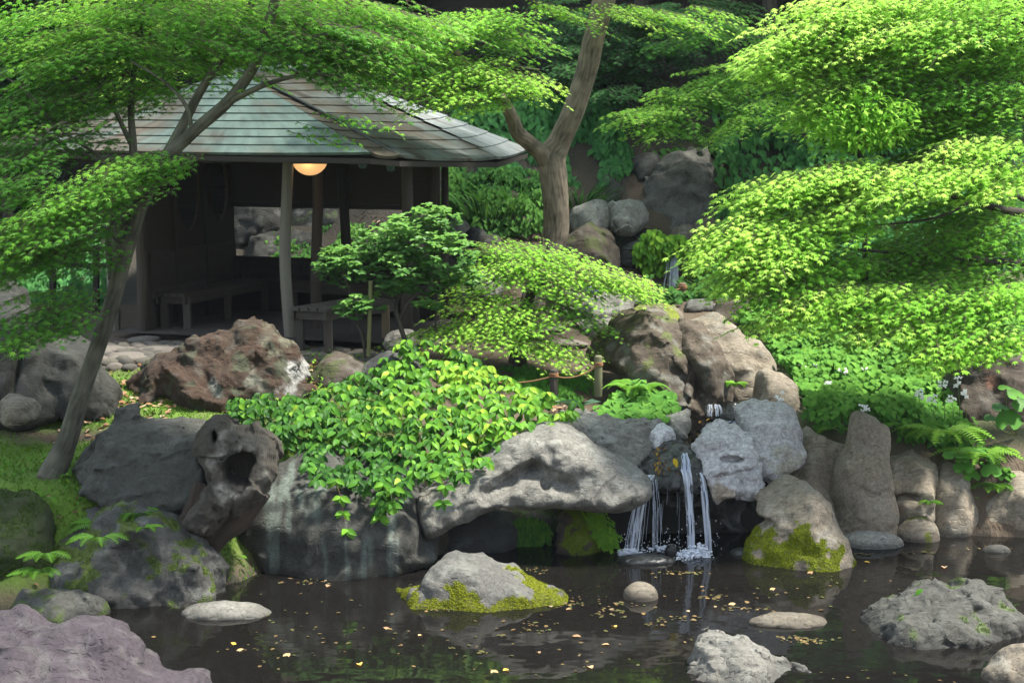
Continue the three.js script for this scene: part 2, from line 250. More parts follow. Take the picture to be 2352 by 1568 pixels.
// outline in frame points at the distance d; T half thickness; R how far the edge rounds over
function rockGeo(o) {
  const s = rockSeed++ * 3.71, poly = smoothOutline(o.outline.map(([x, y]) => { const p = W(x, y, o.d); return [p.x, p.y]; })), T = o.T, R = o.R ?? T * 0.85, back = o.lean ?? 0.15, cell = o.cell ?? 0.025;
  let x0 = 1e9, x1 = -1e9, y0 = 1e9, y1 = -1e9; for (const [x, y] of poly) { x0 = Math.min(x0, x); x1 = Math.max(x1, x); y0 = Math.min(y0, y); y1 = Math.max(y1, y); }
  const m = 0.14, zl = T + m + back * (y1 - y0), A = { lump: 0.06, f: 2.2, crag: 0.03, cf: 3.2, fine: 0.012, ff: 11, blk: 0.045, bf: 3.4, ...(o.a || {}) }, ym = (y0 + y1) / 2;
  const sd = o.strata, cr = rng(rockSeed * 977 + 5), hx = (x1 - x0) / 2, hy = (y1 - y0) / 2, xm = (x0 + x1) / 2, chips = [];
  for (let i = 0; i < (o.chips ?? 12); i++) { const a = cr() * 6.283, b = -0.15 + 1.15 * cr(), n = V(Math.cos(a) * Math.sqrt(1 - Math.min(1, b * b)), b * 0.9, Math.sin(a) * Math.sqrt(1 - Math.min(1, b * b)) * 1.0); if (n.z < -0.3) n.z *= -1; n.normalize(); chips.push([n.x, n.y, n.z, Math.hypot(n.x * hx, n.y * hy, n.z * T) * (0.8 + 0.2 * cr())]); }
  const field = (x, y, z) => {
    const zz = z - back * -(y - ym) - 0; // the top leans away
    const wx = x + 0.05 * noise(x * 2.4, y * 2.4, z * 2.4 + s), wy = y + 0.05 * noise(x * 2.4 + 9, y * 2.4, z * 2.4 + s);
    const dist = insideDist(poly, wx, wy), e = 1 - Math.min(dist / R, 1), q = Math.abs(zz) / T, k = Math.sqrt(e * e + q * q) - 1;
    let f = k * Math.min(R, T) - (o.grow ?? 0.03);
    if (f < 0.25) for (const c of chips) { const g = (wx - xm) * c[0] + (wy - ym) * c[1] + zz * c[2] - c[3], h = Math.max(0, 0.035 - Math.abs(f - g)) / 0.035; f = Math.max(f, g) + h * h * 0.035 * 0.25; }
    if (Math.abs(f) < 0.22) {
      f -= A.lump * fbm(x * A.f + s, y * A.f, z * A.f, 3) * 1.6;
      if (A.crag) f -= A.crag * (ridge(x * A.cf + s, y * A.cf + 3, z * A.cf, 3) - 0.3);
      if (sd) { const [sx, sy, freq, amp] = sd, u = (x * sx + y * sy) * freq + 0.8 * fbm(x * 2 + s, y * 2, z * 2, 3); f -= amp * (1 - 2 * Math.pow(Math.abs(noise(u, s, x * 0.9)) , 0.6) ) + amp * 0.4 * Math.sin(u * 5); }
      if (A.blk) { const ux = x + 0.06 * noise(x * 4, y * 4, z * 4 + s), uy = y + 0.06 * noise(x * 4 + 7, y * 4, z * 4); f -= A.blk * cells(ux * A.bf + s, uy * A.bf * 0.8, z * A.bf) + A.blk * 0.4 * cells(ux * A.bf * 2.6 + s, uy * A.bf * 2.1, z * A.bf * 2.6); }
      if (A.fine) f -= A.fine * fbm(x * A.ff + s, y * A.ff, z * A.ff, 3);
      if (A.pits) f += A.pits * smooth(0.2, 0.45, noise(x * 9 + s, y * 13, z * 9));
      if (o.cracks) for (const [ax, ay, bx, by, w, dep] of o.cracks) { const ex = bx - ax, ey = by - ay, t = clamp(((x - ax) * ex + (y - ay) * ey) / (ex * ex + ey * ey), 0, 1), g = Math.hypot(x - ax - t * ex + 0.03 * noise(y * 6, s, 1), y - ay - t * ey + 0.03 * noise(x * 6, s, 2)); f += dep * Math.max(0, 1 - g / w) * smooth(-0.2, 0.05, z); }
      if (o.holes) for (const h of o.holes) { const g = Math.hypot((x - h.x) / h.rx, (y - h.y) / h.ry) - 1 + 0.45 * noise(x * 7, y * 7, s) + 0.2 * noise(x * 18, y * 18, s); if (z > h.z) f = Math.max(f, -g * Math.min(h.rx, h.ry)); }
    }
    return f;
  };
  return [netMesh(field, V(x0 - m, Math.max(y0, o.floor ?? -0.45) - m, -zl), V(x1 + m, y1 + m, zl), cell), s];
}
function rockColour(o, s, wz) {
  const [A, B] = STONE[o.c || 'grey'], M = o.moss, L = o.lichen ?? 0.25, mc = o.mossColour || [0.17, 0.21, 0.012];
  return (x, y, z, nx, ny, nz, c) => {
    const n = 0.5 + 0.75 * fbm(x * 2.6 + s, y * 2.6, z * 2.6, 4), g = 0.5 + 0.6 * noise(x * 34, y * 34, z * 34 + s), st = 0.5 + 0.5 * fbm(x * 7 + s, y * 1.6, z * 7, 3);
    const t = clamp(n * 0.75 + 0.25 * st, 0, 1);
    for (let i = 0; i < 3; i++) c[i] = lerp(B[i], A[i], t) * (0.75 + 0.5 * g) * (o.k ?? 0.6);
    const li = L * smooth(0.08, 0.3, fbm(x * 6 + s, y * 6 + 7, z * 6, 4)); for (let i = 0; i < 3; i++) c[i] = lerp(c[i], [0.4, 0.41, 0.37][i] * (0.3 + A[0] * 1.6), li);
    if (o.patch) for (const p of o.patch) { const w = smooth(p.r, p.r * 0.4, Math.hypot(x - p.x, y - p.y) + p.r * 1.6 * fbm(x * 7, y * 7, s, 4)) * (p.a ?? 1); for (let i = 0; i < 3; i++) c[i] = lerp(c[i], p.c[i] * (0.6 + 0.8 * g), w); }
    if (o.streak) { const w = o.streak * smooth(0.05, 0.3, fbm(x * 9 + s, y * 0.9, z * 3, 3)); c[0] = lerp(c[0], 0.19, w); c[1] = lerp(c[1], 0.24, w); c[2] = lerp(c[2], 0.21, w); }
    if (M) {
      const w = smooth(-0.06, 0.14, 1.5 * fbm(x * 4.5 + s, y * 4.5, z * 4.5, 4) + (M.bias ?? 0) + (M.up ?? 0) * ny + (M.low !== undefined ? 0.6 * (M.low - (y + wz)) / Math.max(0.15, M.low) : 0) + (M.left ? M.left * -nx : 0));
      for (let i = 0; i < 3; i++) c[i] = lerp(c[i], mc[i] * (0.45 + 0.9 * g * n + 0.15), w);
      c.m = w;
    }
    const wet = smooth(0.09, 0.01, y + 0.03 * noise(x * 5, 0, s)); for (let i = 0; i < 3; i++) c[i] *= 1 - 0.55 * wet;
  };
}
const mossy = [];
function rock(label, o) {
  const [g, s] = rockGeo(o); dress(g, rockColour(o, s, 0), 1.3);
  g.translate(0, 0, -o.d);
  g.computeBoundingBox(); const b = g.boundingBox, base = V((b.min.x + b.max.x) / 2, Math.max(b.min.y, -0.1), (b.min.z + b.max.z) / 2); g.translate(-base.x, -base.y, -base.z);
  const m = single(o.name || 'rock', g, rockMats[o.mat || 'stone'], label, o.cat || 'rock', o.group); m.position.copy(base);
  if (o.fuzz) m.userData.moss = undefined, mossy.push([m, o, g.userData.moss]);
  delete m.userData.moss;
  return m;
}
const wx = (px, py, d) => { const p = W(px, py, d); return [p.x, p.y]; };
function flat(label, px, py, wpx, T, h, o = {}) { // a low stone lying in the water, centre of what shows at px, py
  const c = G(px, py, 0), k = FOCAL / 1.0, d = -c.z, w = wpx * (d * 1.02) / k, pts = [];
  const g = netMesh((x, y, z) => { const q = Math.sqrt((x / w) ** 2 + (z / T) ** 2 + (y / h) ** 2 * (y < 0 ? 0.3 : 1)) - 1; const f = q * Math.min(h, T); return f + 0.02 * fbm(x * 3 + px, y * 6, z * 3, 3) + 0.004 * noise(x * 14, y * 14, z * 14 + px); }, V(-w - 0.08, -0.22, -T - 0.08), V(w + 0.08, h + 0.06, T + 0.08), o.cell ?? 0.016);
  dress(g, rockColour({ c: 'pale', lichen: 0.1, ...o }, px * 0.37, 0), 1.3);
  const m = single('flat_stone', g, rockMats[o.mat || 'stone'], label, 'stone'); m.position.set(c.x, 0, c.z); return m;
}
// ---- in and round the pond
rock('purple grey pitted boulder in the lower left corner of the pond', { chips: 0, name: 'boulder', outline: [[-120, 1488], [40, 1482], [150, 1486], [215, 1492], [258, 1512], [300, 1550], [365, 1572], [425, 1585], [462, 1625], [490, 1700], [470, 1800], [-140, 1800]], d: 9.1, T: 0.5, R: 0.3, lean: 0.5, c: 'purple', mat: 'pit', cell: 0.02, lichen: 0.12, k: 0.27, a: { lump: 0.1, crag: 0.07, cf: 1.7, fine: 0.016, pits: 0.012, blk: 0.02 }, strata: [0.2, 1, 3, 0.014] });
rock('pointed pale grey rock at the bottom edge of the pond', { outline: [[1515, 1670], [1540, 1610], [1580, 1555], [1636, 1490], [1668, 1482], [1722, 1506], [1800, 1536], [1880, 1570], [1860, 1610], [1800, 1680]], d: 10.05, T: 0.4, R: 0.3, lean: 0.3, c: 'pale', mat: 'pit', cell: 0.014, a: { lump: 0.05, crag: 0.05, fine: 0.025, pits: 0.012 }, k: 0.5, lichen: 0.25 });
rock('tan stone cut by the bottom right corner of the photo', { outline: [[2262, 1640], [2285, 1555], [2325, 1527], [2400, 1518], [2450, 1560], [2460, 1660]], d: 9.85, T: 0.28, c: 'tan', cell: 0.02 });
rock('large dark grey mossy boulder rising from the water at the right edge', { name: 'boulder', fuzz: 0.25, k: 0.5, outline: [[1962, 1475], [2000, 1418], [2060, 1382], [2110, 1364], [2160, 1352], [2200, 1370], [2250, 1356], [2310, 1383], [2350, 1425], [2375, 1485], [2340, 1560], [2000, 1550]], d: 10.95, T: 0.42, R: 0.34, lean: 0.25, c: 'slate', mat: 'pit', cell: 0.017, lichen: 0.15, a: { lump: 0.07, crag: 0.035, fine: 0.02, pits: 0.015 }, moss: { bias: -0.42, up: 0.1 }, mossColour: [0.07, 0.1, 0.03] });
rock('grey island rock ringed with bright moss in the middle of the pond', { chips: 3, fuzz: 0.5, outline: [[900, 1380], [950, 1364], [985, 1352], [990, 1330], [1012, 1308], [1040, 1293], [1085, 1292], [1130, 1305], [1190, 1328], [1240, 1356], [1280, 1378], [1308, 1405], [1280, 1450], [960, 1450]], d: 11.75, T: 0.36, R: 0.3, lean: 0.3, c: 'grey', cell: 0.014, a: { blk: 0.016,  lump: 0.06, crag: 0.03, fine: 0.015 }, lichen: 0.2, moss: { bias: -0.1, low: 0.12, up: 0.1, left: 0.12 }, mossColour: [0.15, 0.17, 0.01] });
rock('tan rock with a hooked notch and bright moss at its foot, right of the waterfall', { chips: 2, fuzz: 0.5, k: 0.8, outline: [[1722, 1280], [1738, 1232], [1775, 1200], [1752, 1178], [1738, 1160], [1750, 1155], [1787, 1138], [1802, 1118], [1830, 1112], [1865, 1132], [1890, 1160], [1925, 1222], [1952, 1290], [1955, 1360], [1735, 1360]], d: 12.95, T: 0.34, R: 0.26, lean: 0.3, c: 'tan', cell: 0.015, a: { blk: 0.016,  lump: 0.04, crag: 0.035, fine: 0.014 }, moss: { bias: -0.22, low: 0.32, left: 0.45 }, mossColour: [0.14, 0.17, 0.008] });
flat('flat pale grey stone alone in the dark water at lower left', 518, 1408, 104, 0.2, 0.07, { c: 'pale', lichen: 0.05 });
flat('flat tan stone among floating leaves left of the dark right boulder', 1808, 1428, 95, 0.17, 0.06, { c: 'tan' });
flat('small round tan cobble in open water below the waterfall', 1472, 1371, 43, 0.13, 0.13, { c: 'tan', lichen: 0.05 });
flat('flat bluish grey stone at the foot of the tall standing rock', 2003, 1250, 72, 0.18, 0.13, { k: 0.8, c: 'pale' });
flat('wedge stone with a mossy top beside the flat bluish stone', 2108, 1236, 52, 0.17, 0.2, { k: 0.75, c: 'tan', moss: { bias: -0.2, up: 0.3 } });
flat('tiny dark stone in the water near the right edge', 2290, 1265, 32, 0.08, 0.06, { c: 'slate' });
flat('low dark wet stone awash right under the waterfall splash', 1485, 1289, 66, 0.14, 0.06, { c: 'dark', mat: 'wet' });
flat('small black wet stone between the two splashes', 1545, 1268, 18, 0.06, 0.07, { c: 'black', mat: 'wet' });
flat('small dark wet stone at the right of the splash', 1705, 1272, 26, 0.08, 0.06, { c: 'dark', mat: 'wet' });
// ---- right bank, a row of standing rocks
rock('low tan rock with a round crown left of the tall standing rock', { chips: 3, grow: 0.01, k: 0.85, outline: [[1755, 1270], [1780, 1140], [1815, 1065], [1855, 1002], [1890, 983], [1922, 995], [1945, 1030], [1955, 1100], [1965, 1270]], d: 14.05, T: 0.34, lean: 0.22, c: 'tan', a: { blk: 0.016,  lump: 0.05, crag: 0.02 }, moss: { bias: -0.32, left: 0.2 }, mossColour: [0.12, 0.12, 0.02] });
rock('tall standing tan rock with a knobbed top in the right bank', { grow: 0.01, k: 0.85, outline: [[1912, 1290], [1916, 1160], [1926, 1060], [1950, 1000], [1962, 960], [1988, 938], [2022, 955], [2052, 982], [2043, 1020], [2035, 1062], [2046, 1120], [2058, 1190], [2050, 1290]], d: 13.75, T: 0.3, lean: 0.07, c: 'tan', cell: 0.018, a: { blk: 0.016,  lump: 0.05, crag: 0.015, fine: 0.008 }, lichen: 0.15, chips: 4 });
rock('squarish tan rock right of the tall standing rock', { grow: 0.01, k: 0.85, outline: [[2032, 1280], [2036, 1110], [2042, 1042], [2080, 1026], [2140, 1032], [2160, 1058], [2142, 1100], [2143, 1190], [2130, 1280]], d: 14.0, T: 0.3, lean: 0.05, R: 0.16, c: 'tan', a: { blk: 0.016,  lump: 0.05, crag: 0.03 }, cracks: [[...wx(2040, 1135, 14), ...wx(2090, 1128, 14), 0.04, 0.09]] });
rock('narrow tan rock with a sloping shoulder under the round leaves', { grow: 0.01, k: 0.85, outline: [[2142, 1290], [2146, 1110], [2158, 1070], [2185, 1061], [2216, 1085], [2230, 1140], [2236, 1290]], d: 13.9, T: 0.26, lean: 0.15, c: 'tan', a: { blk: 0.016,  lump: 0.035, crag: 0.015 } });
rock('broad brown rock in the bank at the right edge below the leaves', { grow: 0.01, k: 0.85, outline: [[2222, 1290], [2238, 1150], [2268, 1112], [2310, 1090], [2355, 1098], [2420, 1120], [2450, 1290]], d: 13.95, T: 0.34, lean: 0.2, c: 'tan', a: { blk: 0.016,  lump: 0.06, crag: 0.03 } });
rock('tan rock half out of the frame above the right bank', { k: 0.8, outline: [[2312, 1040], [2320, 1012], [2352, 1004], [2430, 1000], [2440, 1100], [2330, 1085]], d: 14.5, T: 0.25, c: 'tan' });
rock('dark brown boulder with a leaf filled hollow, in the right ground cover', { name: 'boulder', outline: [[2150, 870], [2152, 800], [2180, 768], [2250, 788], [2330, 800], [2420, 830], [2440, 1040], [2250, 1010], [2195, 985], [2165, 940]], d: 15.1, T: 0.45, lean: 0.25, c: 'brown', a: { lump: 0.11, crag: 0.06, cf: 2.2 }, lichen: 0.2, patch: [{ x: wx(2262, 860, 15)[0], y: wx(2262, 860, 15)[1], r: 0.09, c: [0.2, 0.1, 0.07] }] });
// ---- the waterfall and its arch
rock('arched grey rock jutting like a bridge beside the waterfall', { chips: 0, k: 0.52, outline: [[975, 1130], [1050, 1092], [1120, 1050], [1180, 1014], [1235, 991], [1275, 987], [1320, 1004], [1370, 1034], [1430, 1067], [1475, 1089], [1492, 1112], [1475, 1138], [1440, 1155], [1400, 1160], [1330, 1150], [1250, 1147], [1150, 1155], [1080, 1167], [1030, 1190], [980, 1200]], d: 13.0, T: 0.3, R: 0.15, lean: 0.5, c: 'pale', cell: 0.014, grow: 0.015, lichen: 0.3, a: { lump: 0.035, crag: 0.03, cf: 2.2, fine: 0.008, blk: 0.014 }, holes: [{ x: wx(1253, 1100, 13)[0], y: wx(1253, 1098, 13)[1], rx: 0.045, ry: 0.055, z: 0.2 }], cracks: [[...wx(1120, 1115, 13), ...wx(1220, 1070, 13), 0.1, 0.07], [...wx(1220, 1070, 13), ...wx(1300, 1100, 13), 0.11, 0.06]] });
rock('huge dark grey bank boulder under the leafy vine', { name: 'boulder', k: 0.37, outline: [[495, 1310], [508, 1230], [560, 1160], [640, 1085], [700, 1040], [800, 1050], [900, 1075], [985, 1095], [1012, 1150], [1022, 1205], [992, 1262], [930, 1305], [870, 1340], [700, 1370], [550, 1360]], d: 12.85, T: 0.5, R: 0.4, lean: 0.2, c: 'slate', cell: 0.022, lichen: 0.12, streak: 0.45, a: { blk: 0.016,  lump: 0.07, crag: 0.03 } });
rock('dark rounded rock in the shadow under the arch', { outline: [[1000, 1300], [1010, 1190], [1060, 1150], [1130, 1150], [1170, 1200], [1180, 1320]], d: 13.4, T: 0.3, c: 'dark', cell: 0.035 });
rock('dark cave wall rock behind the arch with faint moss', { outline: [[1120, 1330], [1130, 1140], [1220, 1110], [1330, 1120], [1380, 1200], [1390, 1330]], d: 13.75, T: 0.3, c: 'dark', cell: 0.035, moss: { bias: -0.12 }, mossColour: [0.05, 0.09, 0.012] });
rock('moss covered slanting rock under the tip of the arch', { fuzz: 0.5, outline: [[1268, 1330], [1290, 1220], [1300, 1140], [1365, 1135], [1405, 1165], [1412, 1210], [1398, 1260], [1396, 1340]], d: 13.32, T: 0.2, c: 'brown', cell: 0.016, a: { lump: 0.06, crag: 0.04, fine: 0.025 }, moss: { bias: 0.05, left: -0.5 }, mossColour: [0.12, 0.17, 0.01] });
rock('black wet rock wall behind the falling water', { outline: [[1370, 1340], [1380, 1120], [1480, 1070], [1700, 1070], [1800, 1090], [1810, 1340]], d: 14.15, T: 0.28, c: 'black', mat: 'wet', cell: 0.03, a: { lump: 0.1, crag: 0.06 } });
rock('black wet lip rock strewn with leaves that the stream pours over', { outline: [[1462, 1090], [1488, 1062], [1530, 1038], [1570, 1022], [1610, 1030], [1640, 1055], [1665, 1088], [1640, 1104], [1500, 1104]], d: 13.6, T: 0.26, R: 0.12, lean: 0.6, c: 'black', mat: 'wet', cell: 0.014, a: { lump: 0.035, crag: 0.04, fine: 0.02 } });
rock('white weathered rock with a skull like hollow at the right of the waterfall lip', { outline: [[1596, 1020], [1602, 1000], [1625, 978], [1660, 977], [1692, 984], [1722, 1000], [1738, 1050], [1754, 1088], [1738, 1108], [1690, 1122], [1652, 1124], [1640, 1090], [1608, 1050]], d: 13.45, T: 0.22, R: 0.16, lean: 0.3, c: 'white', k: 1.0, cell: 0.012, lichen: 0, a: { lump: 0.05, crag: 0.055, cf: 4, fine: 0.012 }, holes: [{ x: wx(1677, 1048, 13.4)[0], y: wx(1677, 1048, 13.4)[1], rx: 0.09, ry: 0.035, z: 0.1 }], cracks: [[...wx(1640, 1090, 13.4), ...wx(1745, 1062, 13.4), 0.03, 0.06]], patch: [{ x: wx(1640, 1120, 13.4)[0], y: wx(1640, 1120, 13.4)[1], r: 0.16, c: [0.3, 0.23, 0.15], a: 0.8 }] });
rock('pale grey slab like rock leaning behind the white rock', { outline: [[1690, 990], [1722, 940], [1765, 918], [1812, 913], [1840, 945], [1843, 1000], [1832, 1045], [1780, 1085], [1745, 1092], [1712, 1050]], d: 13.85, T: 0.26, lean: 0.4, c: 'white', k: 1.0, cell: 0.014, lichen: 0.1, a: { lump: 0.045, crag: 0.04, fine: 0.014 }, patch: [{ x: wx(1800, 1050, 13.8)[0], y: wx(1800, 1060, 13.8)[1], r: 0.2, c: [0.27, 0.25, 0.17], a: 0.7 }] });
rock('long rough yellowish rock left of the waterfall lip, above the arch', { k: 0.62, outline: [[1284, 990], [1292, 955], [1322, 945], [1380, 968], [1450, 980], [1505, 984], [1515, 1020], [1500, 1062], [1480, 1095], [1400, 1075], [1320, 1030]], d: 13.85, T: 0.24, lean: 0.4, c: 'pale', mat: 'pit', cell: 0.014, lichen: 0.4, a: { lump: 0.035, crag: 0.05, fine: 0.03 }, patch: [{ x: wx(1490, 1070, 13.8)[0], y: wx(1490, 1075, 13.8)[1], r: 0.16, c: [0.16, 0.1, 0.06] }] });
rock('small white stone at the left edge of the waterfall lip', { outline: [[1500, 1010], [1508, 985], [1528, 978], [1541, 998], [1538, 1030], [1522, 1062], [1504, 1062]], d: 13.78, T: 0.13, c: 'white', k: 1.1, cell: 0.011, lichen: 0, a: { lump: 0.02, crag: 0.015 } });
rock('small cream stone in the stream above the waterfall', { k: 0.9, outline: [[1528, 985], [1545, 955], [1575, 943], [1586, 962], [1584, 985], [1560, 1000]], d: 14.35, T: 0.14, c: 'pale', cell: 0.014, lichen: 0, a: { lump: 0.02, crag: 0.015 } });
rock('round black wet stone parting the upper stream', { outline: [[1640, 965], [1650, 935], [1680, 925], [1708, 938], [1712, 965], [1680, 980]], d: 14.9, T: 0.16, c: 'black', mat: 'wet', cell: 0.016, a: { lump: 0.03, crag: 0.01 } });
// ---- behind the stream
rock('big brown split rock left of the stream, the left half', { name: 'boulder', k: 0.7, outline: [[1366, 790], [1390, 748], [1420, 728], [1500, 721], [1542, 740], [1562, 790], [1588, 840], [1606, 890], [1610, 945], [1500, 950], [1465, 890], [1420, 840], [1380, 830]], d: 15.45, T: 0.42, lean: 0.25, c: 'brown', cell: 0.02, lichen: 0.45, a: { lump: 0.07, crag: 0.04 }, strata: [0.8, 0.6, 3.5, 0.02], moss: { bias: -0.3, up: 0.15 }, mossColour: [0.1, 0.12, 0.03] });
rock('big brown split rock left of the stream, the right half', { name: 'boulder', k: 0.75, outline: [[1540, 765], [1556, 740], [1590, 742], [1625, 772], [1652, 820], [1668, 870], [1662, 940], [1618, 945], [1608, 885], [1586, 832]], d: 15.35, T: 0.36, lean: 0.25, c: 'brown', cell: 0.02, lichen: 0.5, a: { lump: 0.06, crag: 0.04 }, strata: [0.8, 0.5, 4, 0.02] });
rock('smooth tan sloping rock behind the split rock', { k: 0.8, outline: [[1555, 760], [1572, 728], [1605, 716], [1650, 730], [1692, 770], [1740, 800], [1775, 850], [1790, 900], [1770, 940], [1690, 930], [1640, 860]], d: 15.95, T: 0.36, lean: 0.35, c: 'tan', a: { blk: 0.016,  lump: 0.07, crag: 0.03 }, cell: 0.022 });
rock('low tan rock ending the slope above the white rock', { a: { blk: 0.016 }, k: 0.8, outline: [[1732, 900], [1745, 862], [1780, 858], [1812, 885], [1840, 925], [1838, 960], [1745, 950]], d: 15.2, T: 0.28, lean: 0.3, c: 'tan', cell: 0.022 });
rock('broad lichened slab rock with the small blue sign on it', { outline: [[1262, 700], [1290, 676], [1390, 672], [1460, 666], [1468, 690], [1440, 720], [1380, 745], [1300, 755], [1268, 730]], d: 18.3, T: 0.4, lean: 0.3, c: 'pale', cell: 0.028, lichen: 0.3, a: { lump: 0.05, crag: 0.04 } });
rock('flat mossy step stone behind the split rock', { outline: [[1440, 735], [1455, 716], [1540, 710], [1580, 716], [1585, 735], [1500, 745]], d: 17.2, T: 0.3, c: 'tan', cell: 0.03, moss: { bias: -0.1, up: 0.15 } });
rock('pale stepping stone on the path below the slab rock', { name: 'stepping_stone', outline: [[1340, 770], [1350, 742], [1420, 735], [1470, 740], [1470, 770], [1400, 778]], d: 17.3, T: 0.35, R: 0.1, c: 'pale', cell: 0.03, a: { lump: 0.02, crag: 0.01 } });
rock('long brown rock half hidden under the right maple', { outline: [[1635, 730], [1650, 700], [1700, 685], [1760, 672], [1810, 668], [1830, 700], [1760, 730], [1690, 750]], d: 17.6, T: 0.35, c: 'brown', cell: 0.03, lichen: 0.3 });
rock('grey stone beside the rope posts of the upper stream', { outline: [[1560, 705], [1575, 688], [1620, 682], [1640, 695], [1635, 712], [1580, 716]], d: 18.2, T: 0.2, c: 'grey', cell: 0.03 });
// ---- left bank
rock('grey craggy rock at the left waterline with small ferns on top', { name: 'boulder', k: 0.42, fuzz: 0.3, outline: [[98, 1400], [108, 1300], [130, 1235], [170, 1200], [215, 1192], [290, 1180], [360, 1178], [430, 1188], [462, 1232], [482, 1285], [498, 1345], [490, 1420], [300, 1450], [100, 1450]], d: 11.95, T: 0.48, R: 0.36, lean: 0.3, c: 'grey', cell: 0.02, a: { lump: 0.09, crag: 0.09, cf: 2.4, fine: 0.02 }, lichen: 0.3, moss: { bias: -0.3, up: 0.25 }, mossColour: [0.09, 0.13, 0.02] });
rock('layered dark green grey rock beside the leaning maple trunk', { name: 'boulder', k: 0.52, outline: [[162, 1060], [170, 1020], [190, 992], [225, 974], [320, 978], [420, 982], [478, 990], [490, 1025], [520, 1050], [560, 1090], [540, 1140], [470, 1180], [370, 1170], [290, 1145], [210, 1105]], d: 12.65, T: 0.42, R: 0.26, lean: 0.3, c: 'slate', cell: 0.018, lichen: 0.2, a: { lump: 0.05, crag: 0.06, cf: 2.6, fine: 0.015 }, strata: [-0.15, 1, 5, 0.045] });
rock('dark mossy mound of stone at the far left waterline', { fuzz: 0.6, outline: [[-60, 1460], [-60, 1150], [20, 1150], [80, 1175], [118, 1230], [132, 1300], [110, 1380], [90, 1460]], d: 11.9, T: 0.34, c: 'moss', k: 0.4, moss: { bias: 0.12 }, mossColour: [0.035, 0.06, 0.008], cell: 0.022, lichen: 0, a: { lump: 0.08, crag: 0.03, fine: 0.03 } });
rock('small grey stone at the water just behind the purple boulder', { outline: [[20, 1420], [40, 1385], [90, 1372], [150, 1375], [200, 1392], [240, 1420], [120, 1440]], d: 11.35, T: 0.16, c: 'slate', cell: 0.02, moss: { bias: -0.1 }, mossColour: [0.08, 0.12, 0.02] });
rock('craggy rust red rock with white lichen in front of the pavilion', { name: 'boulder', k: 0.4, outline: [[312, 890], [345, 842], [385, 812], [440, 788], [495, 784], [532, 774], [546, 754], [575, 748], [640, 752], [692, 757], [714, 775], [720, 805], [705, 855], [680, 900], [600, 930], [450, 925], [350, 910]], d: 14.55, T: 0.42, R: 0.3, lean: 0.25, c: 'red', mat: 'pit', cell: 0.018, lichen: 0.16, moss: { bias: -0.25 }, mossColour: [0.06, 0.065, 0.035], a: { lump: 0.09, crag: 0.085, cf: 3, fine: 0.04, ff: 9 }, patch: [{ x: wx(680, 830, 14.4)[0], y: wx(680, 850, 14.4)[1], r: 0.17, c: [0.3, 0.3, 0.29], a: 0.8 }, { x: wx(600, 868, 14.4)[0], y: wx(600, 868, 14.4)[1], r: 0.12, c: [0.2, 0.21, 0.17], a: 0.6 }, { x: wx(505, 880, 14.4)[0], y: wx(505, 880, 14.4)[1], r: 0.09, c: [0.2, 0.22, 0.2], a: 0.6 }, { x: wx(660, 780, 14.4)[0], y: wx(660, 780, 14.4)[1], r: 0.22, c: [0.13, 0.13, 0.09], a: 0.7 }] });
rock('huge dark cleft boulder at the left edge behind the maple trunk', { name: 'boulder', k: 0.3, outline: [[-80, 960], [-80, 660], [0, 678], [60, 722], [125, 772], [182, 803], [220, 845], [275, 900], [262, 945], [120, 960]], d: 14.1, T: 0.5, R: 0.36, lean: 0.35, c: 'slate', cell: 0.022, lichen: 0.12, a: { lump: 0.09, crag: 0.05, cf: 2 }, cracks: [[...wx(70, 780, 14.1), ...wx(60, 930, 14.1), 0.06, 0.16]] });
rock('small buff stone at the foot of the huge cleft boulder', { outline: [[5, 945], [15, 922], [50, 915], [80, 925], [85, 945], [40, 955]], d: 13.25, T: 0.12, c: 'tan', cell: 0.02 });
rock('grey white stone in the ground by the right bench leg', { outline: [[880, 790], [890, 762], [915, 754], [940, 768], [945, 795]], d: 15.7, T: 0.16, c: 'pale', cell: 0.02 });
rock('brown mossy rock behind the leaf litter right of the red rock', { outline: [[700, 890], [720, 840], [790, 822], [850, 830], [860, 880], [780, 900]], d: 14.75, T: 0.25, c: 'brown', cell: 0.025, moss: { bias: -0.15 }, mossColour: [0.06, 0.07, 0.02] });
rock('dark flat rock between the vine and the cobbled path', { outline: [[820, 870], [835, 838], [900, 826], [960, 832], [970, 870]], d: 14.7, T: 0.2, c: 'dark', cell: 0.025 });
// ---- the hillside
rock('large grey craggy boulder high on the dark hillside', { name: 'boulder', k: 0.75, outline: [[1462, 490], [1498, 412], [1530, 372], [1560, 350], [1625, 344], [1652, 372], [1668, 435], [1664, 490], [1600, 545], [1490, 545]], d: 21.6, T: 0.6, lean: 0.35, c: 'grey', cell: 0.03, a: { lump: 0.09, crag: 0.1, cf: 2.4 }, strata: [0.4, 1, 3, 0.04] });
rock('dark square boulder left of the large craggy boulder', { k: 0.5, outline: [[1352, 480], [1360, 410], [1390, 388], [1430, 388], [1452, 410], [1452, 485]], d: 21.8, T: 0.45, lean: 0.2, c: 'slate', cell: 0.035 });
rock('dark tilted rock perched over the gap between the two hillside boulders', { outline: [[1448, 400], [1455, 372], [1490, 360], [1518, 372], [1515, 400], [1470, 425]], d: 21.9, T: 0.35, c: 'dark', cell: 0.035 });
rock('overhanging rock with a lit rim above the upper waterfall', { k: 0.75, outline: [[1400, 500], [1392, 478], [1420, 466], [1455, 468], [1480, 490], [1462, 515], [1425, 532]], d: 20.3, T: 0.3, lean: 0.3, c: 'pale', cell: 0.024, lichen: 0.3 });
rock('buff rock with a lit top beside the overhanging rock', { k: 0.75, outline: [[1318, 520], [1322, 480], [1350, 466], [1395, 470], [1400, 500], [1385, 540], [1340, 545]], d: 20.4, T: 0.3, c: 'pale', cell: 0.026 });
